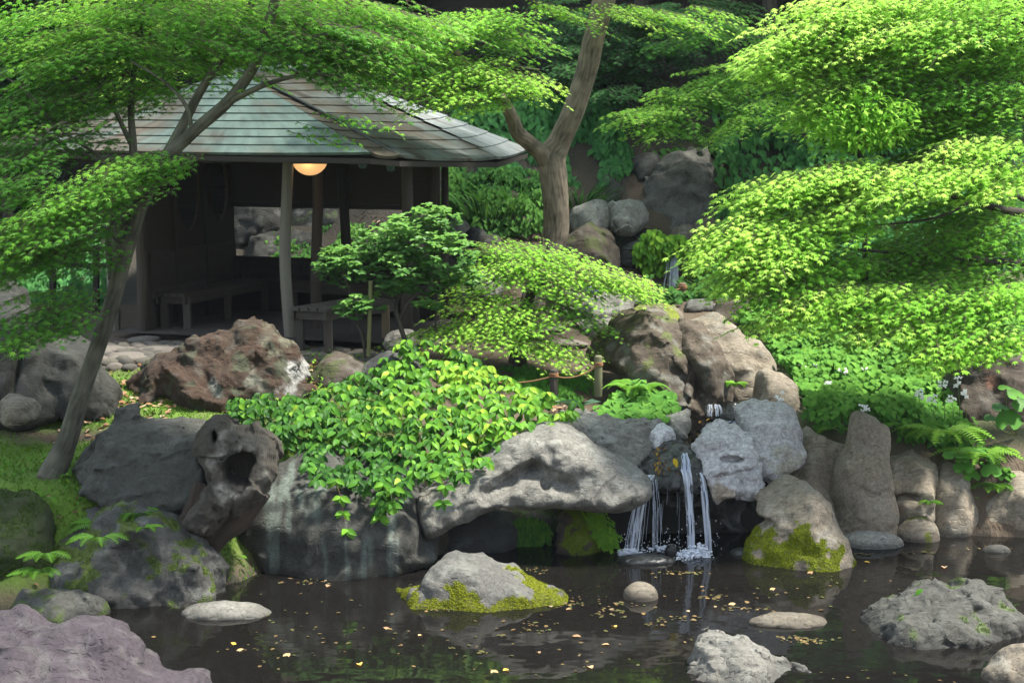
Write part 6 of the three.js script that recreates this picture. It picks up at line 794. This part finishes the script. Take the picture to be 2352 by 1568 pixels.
for (const [label, px, py, d, w, h, n, seed] of [['bright ferny plant left of the upper waterfall', 1500, 575, 20.1, 45, 50, 160, 411], ['bright plant hanging over the upper waterfall', 1550, 560, 20.05, 34, 26, 70, 412], ['bright plant right of the upper waterfall', 1625, 560, 20.2, 34, 40, 90, 413], ['light green plant at the right foot of the upper waterfall', 1600, 610, 19.9, 30, 20, 50, 414]]) {
  const o = thing('waterside_plant', label, 'plant', W(px, py + h, d)), r = rng(seed), it = []; for (let i = 0; i < n * 2; i++) { const a = r() * 6.28, q = Math.sqrt(r()), p = W(px + Math.cos(a) * q * w, py + Math.sin(a) * q * h, d + (r() - 0.5) * 0.3); it.push({ p, dir: V(r() - 0.5, -0.7 * r() - 0.2, 0.3 + r()).normalize(), up: V(r() - 0.5, 1, r()), s: 0.09 + 0.05 * r(), t: r() }); } leaves(o, it, LEAF.oval, 'waterside', TONE.fern, 0, { t: 0.35 });
}
// ---- moss tufts and small herbs on the left bank
{
  const g = thing('moss_tufts', '', '', null); delete g.userData.label; delete g.userData.category; g.userData.kind = 'stuff'; const r = rng(141), it = [];
  for (let i = 0; i < 26000; i++) { const x = -5.2 + r() * 4.4, d = 11.9 + r() * 3.1, m = mossAt(x, d); if (r() > m * 0.9) continue; it.push({ p: V(x, H(x, d) + 0.004, -d), dir: V((r() - 0.5) * 1.2, 0.7, (r() - 0.5) * 1.2).normalize(), up: V(r() - 0.5, 0.4, r() - 0.5), s: 0.016 + 0.022 * r(), t: clamp(0.3 + fbm(x * 3, d * 3, 2, 2) + 0.5 * (r() - 0.5), 0, 1) }); }
  leaves(g, it, LEAF.small, 'moss', ramp([0.06, 0.13, 0.012], [0.1, 0.2, 0.016], [0.15, 0.26, 0.02]), 0, { t: 0.3 });
  const b = thing('bank_herbs', '', '', null); delete b.userData.label; delete b.userData.category; b.userData.kind = 'stuff'; const bt = [];
  for (let i = 0; i < 900; i++) { const x = -4.4 + r() * 2.2, d = 11.7 + r() * 1.3; if (fbm(x * 3, d * 3, 9, 2) < 0.02) continue; bt.push({ p: V(x, H(x, d) + 0.02 + 0.06 * r(), -d), dir: V(r() - 0.5, -0.1, r() - 0.2).normalize(), up: V(r() - 0.5, 1, r() - 0.5), s: 0.04 + 0.03 * r(), t: r() * 0.7 }); }
  leaves(b, bt, LEAF.small, 'bankherb', TONE.fern, 0);
}
// moss pads and fern fuzz on the column under the arch
{
  const o = thing('moss_fern', 'lime moss fern bristling on the slanting rock under the arch', 'fern', W(1385, 1230, 13.05)), r = rng(151), it = [];
  for (let i = 0; i < 420; i++) { const t = r(), px = lerp(1345, 1395, t) + (r() - 0.3) * 44, py = lerp(1155, 1250, t) + (r() - 0.5) * 40; it.push({ p: W(px, py, 13.12 - 0.05 * r()), dir: V((r() - 0.2), -0.5 * r(), 0.3 + r()).normalize(), up: V(r() - 0.5, 1, r()), s: 0.04 + 0.03 * r(), t: 0.4 + 0.6 * r() }); }
  leaves(o, it, LEAF.narrow.clone().scale(2.2, 1, 1), 'mossfern', TONE.fern, 0);
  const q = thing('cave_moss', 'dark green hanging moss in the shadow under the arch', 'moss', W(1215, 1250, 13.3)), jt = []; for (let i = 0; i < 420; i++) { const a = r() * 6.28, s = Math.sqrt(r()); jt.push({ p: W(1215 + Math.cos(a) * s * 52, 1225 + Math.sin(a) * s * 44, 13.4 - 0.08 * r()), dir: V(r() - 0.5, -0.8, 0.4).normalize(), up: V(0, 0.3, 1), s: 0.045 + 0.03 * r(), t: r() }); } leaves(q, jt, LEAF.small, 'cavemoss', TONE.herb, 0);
}

// ---- raised moss on the mossy rocks
{
  const r = rng(191), geo = mergeGeometries([0, 2.1, 4.2].map((a) => LEAF.small.clone().scale(1.3, 1, 1).rotateX(-0.9).rotateY(a)));
  for (const [m, o, list] of mossy) {
    const P = m.geometry.attributes.position, N = m.geometry.attributes.normal, mc = o.mossColour || [0.17, 0.21, 0.012], it = [];
    for (const i of list) { if (r() > o.fuzz * 1.6) continue; const n = V(N.getX(i), N.getY(i), N.getZ(i)), d = V(r() - 0.5, r() - 0.5, r() - 0.5).cross(n).normalize(); it.push({ p: V(P.getX(i), P.getY(i), P.getZ(i)).add(m.position).addScaledVector(n, -0.002), dir: d, up: n, s: 0.008 + 0.012 * r(), t: r() }); }
    leaves(m, it, geo, 'mossfuzz', (t) => mc.map((v) => v * (0.7 + 0.9 * t)), 0, { t: 0.3 }, ['leaf', 'moss']);
  }
}
// ---------------------------------------------------------------- stream, waterfalls, foam
const foamM = new THREE.MeshPhysicalMaterial({ color: RGB(0.86, 0.89, 0.95), roughness: 0.25, transmission: 0.45, thickness: 0 });
const strandM = new THREE.MeshPhysicalMaterial({ color: RGB(0.8, 0.85, 0.95), roughness: 0.6, transmission: 0.68, thickness: 0 });
{ // sheet of water in the stream bed above the lip
  const pos = [], uv = [], idx = [], n = 34, C = new THREE.CatmullRomCurve3(STREAM.map(([x, d, h]) => V(x, h + 0.02, -d)));
  for (let i = 0; i <= n; i++) { const p = C.getPoint(i / n), t = C.getTangent(i / n), s = V(t.z, 0, -t.x).normalize(); for (let j = -5; j <= 5; j++) { const q = p.clone().addScaledVector(s, j * 0.085); q.y += 0.012 * noise(q.x * 9, q.z * 9, 2) + (i / n > 0.3 && i / n < 0.62 ? 0.02 * noise(q.x * 16, q.z * 16, 5) : 0); pos.push(q.x, q.y, q.z); uv.push(j * 0.3, i * 0.25); } }
  for (let i = 0; i < n; i++) for (let j = 0; j < 10; j++) { const a = i * 11 + j; idx.push(a, a + 1, a + 11, a + 1, a + 12, a + 11); }
  const g = new THREE.BufferGeometry(); g.setAttribute('position', new THREE.Float32BufferAttribute(pos, 3)); g.setAttribute('uv', new THREE.Float32BufferAttribute(uv, 2)); g.setIndex(idx); g.computeVertexNormals(); structure('stream_water', g, waterMat);
  structure('upper_pool_water', new THREE.CircleGeometry(1, 40).rotateX(-Math.PI / 2).scale(1.0, 1, 0.62).translate(2.05, 1.72, -19.5), waterMat);
}
function strands(r, n, top, spread, dx, dz, drop, th0, th1, split = 0) { // many thin ribbons of falling water
  const g = []; for (let i = 0; i < n; i++) { const u = (r() - 0.5), w0 = r(), x0 = top.x + u * spread[0], z0 = top.z + 0.05 * r(), L = drop * (r() < split ? 0.3 + 0.6 * r() : 1), st = r() < split ? r() * 0.4 * drop : 0, th = 0.75 * lerp(th0, th1, r() * r()), pts = []; for (let k = 0; k <= 6; k++) { const t = Math.max(0, Math.min(drop, st + L * k / 6)) / drop, s = Math.sqrt(t); pts.push([x0 + dx * s * (0.7 + 0.6 * w0) + u * spread[1] * s + 0.012 * noise(i * 1.7, t * 4, 1), top.y - drop * t + 0.03 * (1 - t) * 0, z0 + dz * s, th * (k === 6 && split ? 0.3 : 1) * (0.8 + 0.4 * noise(i * 3.3, t * 9, 4))]); } g.push(limb(pts, 5, 2, 0.1, i)); } return mergeGeometries(g);
}
const texStreak = grainTexture(256, (u, v, s) => 1.7 * (0.42 + 0.9 * noise(u * 22, v * 1.6, s) + 0.5 * noise(u * 60, v * 5, s + 3)), 41);
const sheetM = new THREE.MeshPhysicalMaterial({ color: RGB(0.78, 0.83, 0.92), roughness: 0.5, transmission: 0.5, thickness: 0, transparent: true, alphaMap: texStreak, side: THREE.DoubleSide });
function sheet(top, w0, w1, dx, dz, drop, u0) { const pos = [], uv = [], idx = [], n = 16, m = 12; for (let i = 0; i <= n; i++) for (let j = 0; j <= m; j++) { const t = i / n, s = Math.sqrt(t), u = j / m - 0.5, w = lerp(w0, w1, s); pos.push(top.x + u * w + dx * s * (1 + u * 0.25), top.y - drop * t, top.z + dz * s + 0.018 * noise(u * 7 + u0, t * 2, 2)); uv.push(u0 + u * w * 3.2, t * drop * 1.3 + u0); } for (let i = 0; i < n; i++) for (let j = 0; j < m; j++) { const a = i * (m + 1) + j; idx.push(a, a + 1, a + m + 1, a + 1, a + m + 2, a + m + 1); } const g = new THREE.BufferGeometry(); g.setAttribute('position', new THREE.Float32BufferAttribute(pos, 3)); g.setAttribute('uv', new THREE.Float32BufferAttribute(uv, 2)); g.setIndex(idx); g.computeVertexNormals(); return g; }
function splash(r, c, n, w, dz, h) { const g = []; for (let i = 0; i < n; i++) { const a = r() * 6.28, q = Math.pow(r(), 0.8) * (0.65 + 0.9 * noise(a * 1.3, c.x * 7, 2) + 0.25 * r()), s = 0.004 + 0.015 * r() * r() * (1 - q * 0.5); g.push(new THREE.IcosahedronGeometry(s, 1).deleteAttribute('uv').scale(1.3, 0.8, 1).translate(c.x + Math.cos(a) * q * w, c.y + h * 1.8 * r() * r() * Math.max(0, 1 - q), c.z + Math.sin(a) * q * dz)); } return mergeGeometries(g); }
{
  const r = rng(161), o = thing('waterfall', 'white water falling in thin strands from the lip rock into the pond', 'waterfall', G(1550, 1275, 0)), put = (n, g, m) => part(n, local(g, o), m, o);
  const at = (px, py, d) => W(px, py, d);
  { const t1 = at(1494, 1090, 13.28), t2 = at(1575, 1078, 13.26), t3 = at(1605, 1085, 13.28);
    put('water_sheet', sheet(t1, 0.08, 0.15, -0.16, 0.16, t1.y, 0.1), sheetM); put('water_sheet', sheet(t2, 0.09, 0.05, 0.045, 0.16, t2.y, 0.5), sheetM); put('water_sheet', sheet(t3, 0.07, 0.035, 0.085, 0.14, t3.y, 0.8), sheetM); }
  put('stream_strand', strands(r, 18, at(1494, 1090, 13.3), [0.09, 0.08], -0.17, 0.16, at(1490, 1092, 13.3).y, 0.0014, 0.0045, 0.25), strandM);
  put('stream_strand', strands(r, 12, at(1504, 1100, 13.3), [0.05, 0.06], 0.02, 0.12, at(1504, 1100, 13.3).y, 0.002, 0.004, 0.6), strandM);
  put('stream_strand', strands(r, 10, at(1574, 1078, 13.28), [0.07, -0.03], 0.045, 0.16, at(1576, 1078, 13.28).y, 0.0014, 0.005, 0.15), strandM);
  put('stream_strand', strands(r, 8, at(1605, 1085, 13.3), [0.06, -0.035], 0.085, 0.14, at(1607, 1085, 13.3).y, 0.0014, 0.0045, 0.2), strandM);
  put('drip', strands(r, 9, at(1545, 1100, 13.33), [0.28, 0.02], 0, 0.05, at(1545, 1100, 13.33).y, 0.0012, 0.0028, 0.85), strandM);
  put('lip_water', strands(r, 18, at(1572, 1040, 13.42), [0.05, 0.04], 0.0, 0.14, 0.13, 0.003, 0.009), strandM);
  put('lip_water', strands(r, 10, at(1600, 1060, 13.42), [0.05, 0.02], 0.02, 0.1, 0.09, 0.003, 0.007), strandM);
  { const g = []; for (let i = 0; i < 150; i++) { const p = W(1420 + r() * 240, 1180 + 90 * Math.sqrt(r()), 12.98 + 0.25 * r()); if (p.y > 0.01) g.push(new THREE.IcosahedronGeometry(0.0025 + 0.003 * r(), 0).deleteAttribute('uv').scale(1, 1.8, 1).translate(p.x, p.y, p.z)); } put('droplets', mergeGeometries(g), foamM); }
  put('foam', splash(r, G(1443, 1275, 0.0), 420, 0.15, 0.18, 0.06), foamM);
  put('foam', splash(r, G(1602, 1276, 0.0), 700, 0.22, 0.18, 0.08), foamM);
  put('foam', splash(r, G(1520, 1262, 0.0), 110, 0.3, 0.1, 0.03), foamM);
  const u = thing('waterfall', 'small upper waterfall among ferns far behind, with a pool of foam', 'waterfall', G(1545, 630, 1.75)), pu = (n, g, m) => part(n, local(g, u), m, u), t = at(1546, 585, 20.0);
  pu('stream_strand', strands(r, 26, t, [0.09, 0.12], -0.03, 0.1, t.y - 1.74, 0.004, 0.011), strandM); pu('stream_strand', strands(r, 5, at(1572, 590, 20.1), [0.02, 0.02], 0.02, 0.06, 0.26, 0.003, 0.006), strandM); pu('foam', splash(r, G(1540, 628, 1.75), 240, 0.2, 0.16, 0.04), foamM);
  const s = thing('cascade', 'little white cascades tumbling over dark stones in the upper stream', 'cascade', W(1650, 960, 14.7)), ps = (g) => part('stream_strand', local(g, s), strandM, s);
  ps(strands(r, 18, at(1640, 928, 14.95), [0.12, 0.04], 0, 0.1, 0.1, 0.003, 0.008)); ps(strands(r, 16, at(1712, 935, 14.95), [0.1, 0.04], -0.05, 0.12, 0.1, 0.003, 0.008)); ps(strands(r, 26, at(1668, 966, 14.6), [0.26, 0.05], -0.12, 0.14, 0.07, 0.002, 0.007));
}
// ---------------------------------------------------------------- leaves afloat, litter on the banks
{
  const r = rng(171), leafM = (c) => new THREE.MeshPhysicalMaterial({ color: RGB(...c), roughness: 1, transmission: 0.15, thickness: 0, side: THREE.DoubleSide }), mats = [[0.5, 0.3, 0.03], [0.4, 0.26, 0.12], [0.26, 0.15, 0.07], [0.15, 0.25, 0.04]].map(leafM);
  const lf = LEAF.oval.clone();
  for (const [px, py, m, s, label] of [[828, 1528, 0, 0.09, 'bright yellow leaf afloat near the bottom edge, left of the pale pair'], [665, 1500, 1, 0.1, 'buff leaf afloat in the open water below the flat pale stone'], [1415, 1440, 0, 0.08, 'square yellow leaf afloat below the small round cobble'], [1130, 1538, 1, 0.1, 'large buff leaf of the touching pair at the bottom edge'], [1155, 1540, 0, 0.07, 'yellow leaf touching the large buff leaf at the bottom edge'], [750, 1348, 2, 0.09, 'brown leaf afloat at the foot of the dark bank boulder'], [530, 1475, 0, 0.07, 'yellow leaf afloat just below the flat pale stone, left one'], [1060, 1365, 2, 0.07, 'brown leaf at the mossy foot of the island rock'], [1600, 1480, 2, 0.08, 'brown leaf afloat just above the pointed front rock'], [1690, 1385, 1, 0.09, 'buff leaf afloat left of the flat tan stone'], [1985, 1290, 0, 0.08, 'yellow leaf afloat just below the flat bluish stone'], [1335, 1462, 2, 0.1, 'brown leaf afloat in open water right below the island rock'], [1780, 1350, 1, 0.08, 'buff leaf afloat between the hooked rock and the flat tan stone'], [2170, 1305, 2, 0.1, 'brown leaf afloat above the large mossy right boulder'], [1640, 1518, 2, 0.09, 'brown leaf afloat beside the left flank of the pointed front rock'], [560, 1490, 1, 0.08, 'buff leaf afloat just below the flat pale stone, right one'], [1865, 1312, 2, 0.09, 'brown leaf afloat at the foot of the hooked mossy rock'], [700, 1310, 2, 0.1, 'brown leaf afloat against the dark bank boulder, left of its middle'], [1400, 1480, 1, 0.08, 'buff leaf afloat below the square yellow leaf'], [1360, 1535, 1, 0.09, 'buff leaf afloat near the bottom edge, left of the pointed front rock'], [1300, 1400, 2, 0.08, 'brown leaf afloat at the right tip of the island rock'], [1240, 1500, 2, 0.07, 'brown leaf afloat midway between the island rock and the bottom edge'], [880, 1440, 2, 0.08, 'brown leaf afloat below the left tip of the island rock'], [960, 1460, 1, 0.06, 'small buff leaf afloat under the middle of the island rock']]) {
    const p = G(px, py, 0.006), q = single('floating_leaf', lf, mats[m], label, 'leaf', 'single leaves afloat on the pond'); q.position.copy(p); q.rotation.set(0.15 * r(), r() * 6.28, 0.2 * (r() - 0.5)); q.scale.setScalar(s);
  }
  const g = thing('floating_litter', '', '', null); delete g.userData.label; delete g.userData.category; g.userData.kind = 'stuff'; const it = [];
  const raft = (px, py, w, h, n) => { n = Math.round(n * (w > 100 ? 0.26 : 1)); for (let i = 0; i < n; i++) { const p = G(px + (r() + r() - 1) * w, py + (r() + r() - 1) * h, 0.004 + 0.003 * r()); it.push({ p, dir: V(r() - 0.5, 0.06 * (r() - 0.5), r() - 0.5).normalize(), up: V(0.3 * (r() - 0.5), 1, 0.3 * (r() - 0.5)), s: 0.02 + 0.035 * r() * r(), t: r() * r() }); } };
  for (const a of [[1570, 1315, 70, 5, 40], [1225, 1310, 60, 8, 26], [1560, 1420, 60, 10, 26], [1500, 1432, 50, 8, 14], [1700, 1398, 70, 8, 26], [1850, 1468, 90, 10, 50], [1640, 1370, 60, 6, 20], [700, 1335, 60, 8, 24], [520, 1320, 60, 6, 24], [390, 1345, 60, 5, 12], [1000, 1400, 60, 8, 14], [1300, 1385, 60, 16, 26], [1400, 1400, 70, 24, 34], [1210, 1440, 80, 20, 24], [960, 1345, 30, 6, 6], [1960, 1272, 60, 5, 26], [2100, 1268, 70, 5, 14], [2190, 1420, 60, 20, 10], [600, 1500, 120, 40, 50], [800, 1470, 160, 60, 60], [1100, 1500, 200, 50, 70], [1350, 1520, 160, 40, 40], [1440, 1380, 200, 60, 90], [1750, 1360, 160, 40, 50], [1950, 1340, 160, 40, 40], [2150, 1560, 160, 30, 30], [1950, 1540, 120, 30, 24], [640, 1420, 120, 30, 24], [2270, 1260, 60, 8, 20], [1000, 1450, 700, 110, 200], [1700, 1400, 500, 100, 140]]) raft(...a);
  leaves(g, it, LEAF.oval.clone().scale(1.5, 0.4, 1), 'litterfloat', ramp([0.06, 0.07, 0.025], [0.1, 0.065, 0.03], [0.17, 0.115, 0.05], [0.3, 0.26, 0.18]), 0, { t: 0.1 });
  const b = thing('leaf_litter', '', '', null); delete b.userData.label; delete b.userData.category; b.userData.kind = 'stuff'; const bt = [];
  const strew = (px, py, w, h, n, hh) => { for (let i = 0; i < n; i++) { const p = G(px + (r() + r() - 1) * w, py + (r() + r() - 1) * h, hh); p.y = H(p.x, -p.z) + 0.012 + 0.01 * r(); bt.push({ p, dir: V(r() - 0.5, 0.3 * (r() - 0.5), r() - 0.5).normalize(), up: V(0.6 * (r() - 0.5), 1, 0.6 * (r() - 0.5)), s: 0.035 + 0.045 * r(), t: r() }); } };
  for (const a of [[330, 930, 120, 26, 120, 1.15], [180, 945, 150, 30, 60, 1.1], [230, 1200, 120, 50, 120, 0.8], [330, 1230, 80, 30, 40, 0.8], [720, 885, 40, 34, 120, 1.2], [300, 850, 80, 20, 10, 1.35], [1280, 930, 60, 30, 80, 1.0], [150, 1120, 120, 60, 40, 0.85], [1900, 1030, 60, 20, 30, 0.85], [2150, 1025, 60, 20, 40, 0.85], [1500, 690, 100, 14, 60, 1.6], [1420, 350, 120, 60, 160, 4.5], [1100, 440, 60, 60, 60, 2.8], [700, 560, 200, 16, 90, 2.0], [850, 540, 60, 40, 110, 2.3], [250, 1000, 200, 60, 60, 1.0]]) strew(...a);
  leaves(b, bt, LEAF.oval.clone().scale(1.4, 0.8, 1), 'litter', ramp([0.12, 0.06, 0.03], [0.22, 0.11, 0.06], [0.33, 0.2, 0.12], [0.42, 0.33, 0.24]), 0, { t: 0.1 });
  // leaves caught on the rocks of the lip
  const c = thing('caught_leaves', '', '', null); delete c.userData.label; delete c.userData.category; c.userData.kind = 'stuff'; const ct = [];
  for (let i = 0; i < 46; i++) { const px = 1500 + r() * 130, py = 1025 + r() * 60, p = W(px, py, lerp(13.6, 13.3, smooth(1025, 1085, py)) ); ct.push({ p, dir: V(r() - 0.5, -0.6 - 0.4 * r(), 0.5).normalize(), up: V(r() - 0.5, 1, 1), s: 0.022 + 0.028 * r(), t: r() }); }
  for (let i = 0; i < 60; i++) { const p = G(1560 + r() * 120, 1000 - r() * 70, 0.86); p.y = nearStream(p.x, -p.z)[1] + 0.03; ct.push({ p, dir: V(r() - 0.5, 0, r() - 0.5).normalize(), up: V(0, 1, 0.1), s: 0.03 + 0.03 * r(), t: r() }); }
  leaves(c, ct, LEAF.oval, 'caught', ramp([0.06, 0.04, 0.015], [0.16, 0.07, 0.02], [0.34, 0.24, 0.04]), 0, { t: 0.15 });
}
{ // green shoot on the big dark boulder in the pond, yellow leaf at the lip
  const o = thing('green_shoot', 'single green leaf shoot standing on the dark right boulder', 'shoot', W(2106, 1368, 10.8)), m = part('leaf', LEAF.oval, leafMat('shoot', [0.09, 0.24, 0.03]), o); m.scale.setScalar(0.085); m.rotation.set(-1.25, 0.4, 0); const m2 = part('leaf', LEAF.oval, leafMat('shoot', [0.09, 0.24, 0.03]), o); m2.scale.setScalar(0.04); m2.rotation.set(-0.9, -1.2, 0);
  const y = single('yellow_leaf', LEAF.oval, leafMat('yl', [0.6, 0.42, 0.03]), 'bright yellow leaf stuck on the black lip rock above the fall', 'leaf'); y.position.copy(W(1548, 1052, 13.2)); y.scale.setScalar(0.09); y.rotation.set(0.9, 0.3, 0);
}
// ---------------------------------------------------------------- rope fences and the small sign
const ropeM = new THREE.MeshStandardMaterial({ color: RGB(0.22, 0.11, 0.05), roughness: 0.95 }), stakeM = { mossy: new THREE.MeshStandardMaterial({ color: RGB(0.13, 0.13, 0.07), roughness: 0.85, bumpMap: texWood, bumpScale: 0.006 }), dark: new THREE.MeshStandardMaterial({ color: RGB(0.05, 0.045, 0.035), roughness: 0.9, bumpMap: texWood, bumpScale: 0.006 }), brown: new THREE.MeshStandardMaterial({ color: RGB(0.13, 0.08, 0.05), roughness: 0.9, bumpMap: texWood, bumpScale: 0.006 }) };
function stake(label, px, top, bot, d, r0, mat) { const b = W(px, bot + 12, d), t = W(px, top, d), o = thing('rope_post', label, 'post', b), L = t.y - b.y; part('post', new THREE.LatheGeometry([[0, 0], [r0, 0], [r0 * 1.02, L * 0.5], [r0, L - r0 * 0.6], [r0 * 0.75, L - r0 * 0.15], [0, L]].map((p) => new THREE.Vector2(...p)), 16), mat, o); part('rope_wrap', mergeGeometries([0.0, 0.013, 0.026].map((h) => new THREE.TorusGeometry(r0 * 1.08, 0.006, 6, 18).rotateX(Math.PI / 2 + 0.05).translate(0, L * 0.76 + h, 0))), ropeM, o); return V(b.x, b.y + L * 0.77, b.z); }
{
  const a = stake('short mossy round post with a rope tie left of the split rock', 1374, 815, 898, 14.75, 0.04, stakeM.mossy), b = stake('dark round post at the right edge of the vine', 1272, 846, 905, 14.75, 0.04, stakeM.dark), c = stake('brown rope post standing before the upper pool, left one', 1491, 642, 702, 18.35, 0.05, stakeM.brown), d = stake('brown rope post standing before the upper pool, right one', 1567, 648, 690, 18.6, 0.05, stakeM.brown);
  const sag = (p, q, dip) => limb([0, 0.25, 0.5, 0.75, 1].map((t) => { const v = V().lerpVectors(p, q, t); return [v.x, v.y - dip * 4 * t * (1 - t), v.z + 0.03, 0.007]; }), 7, 5, 0.1);
  single('rope', sag(b, a, 0.06), ropeM, 'brown rope sagging between the two posts by the vine', 'rope'); single('rope', sag(c, d, 0.04), ropeM, 'brown rope strung between the posts before the upper pool', 'rope'); single('rope', sag(V(b.x - 0.75, b.y - 0.05, b.z - 0.1), b, 0.05), ropeM, 'brown rope running left from the dark post into the leaves', 'rope');
}
{
  const cv = document.createElement('canvas'); cv.width = 256; cv.height = 96; const x = cv.getContext('2d'); x.fillStyle = '#1d2a5e'; x.fillRect(0, 0, 256, 96); x.fillStyle = '#e8ecf6'; const r = rng(181);
  for (const [y, h, n] of [[16, 26, 9], [54, 26, 10]]) for (let i = 0; i < n; i++) { const x0 = 18 + i * 23; for (let k = 0; k < 4; k++) r() < 0.5 ? x.fillRect(x0 + r() * 4, y + k * h / 4, 10 + r() * 6, 3) : x.fillRect(x0 + r() * 14, y + r() * 6, 3, h - r() * 8); }
  const t = new THREE.CanvasTexture(cv); t.colorSpace = THREE.SRGBColorSpace; const c = W(1368, 663, 17.9), o = thing('sign', 'small blue sign with white lettering lying on the slab rock', 'sign', c);
  const p = part('plate', new RoundedBoxGeometry(0.24, 0.012, 0.12, 2, 0.004), std([0.02, 0.03, 0.11], 0.5), o), f = part('face', new THREE.PlaneGeometry(0.232, 0.112).rotateX(-Math.PI / 2).translate(0, 0.0085, 0), new THREE.MeshStandardMaterial({ map: t, roughness: 0.45 }), o); for (const m of [p, f]) m.rotation.set(0.75, 0.12, 0.06);
  part('stake', new THREE.CylinderGeometry(0.008, 0.008, 0.16, 8).translate(0, -0.08, -0.02), std([0.05, 0.05, 0.05]), o);
}
// dark rails and fence left of the pavilion
{ const o = thing('low_fence', 'dark wooden rail fence in the shade left of the pavilion', 'fence', P3(-6, 18.9, 1.5)); for (const [a, b] of [[[-60, 606, 18.9], [248, 610, 18.9]], [[-60, 572, 18.9], [248, 572, 18.9]]]) part('rail', local(beam(W(...a), W(...b), 0.05, 0.06), o), WOOD.dark, o); for (const px of [10, 120, 220]) part('post', local(beam(W(px, 565, 18.95), W(px, 720, 18.95), 0.07, 0.07), o), WOOD.dark, o); }
{ const b = thing('path_edging', 'thin bamboo edging pole lying across the path left of the red rock', 'pole', G(390, 822, 1.36)); part('pole', local(limb([[G(250, 828, 1.37).x, 1.4, G(250, 828, 1.37).z, 0.018], [G(400, 826, 1.37).x, 1.405, G(400, 826, 1.37).z, 0.018], [G(480, 824, 1.37).x, 1.41, G(480, 824, 1.37).z, 0.018]], 8, 5, 0.03), b), std([0.2, 0.13, 0.06], 0.7), b); }
renderer.render(scene, camera);
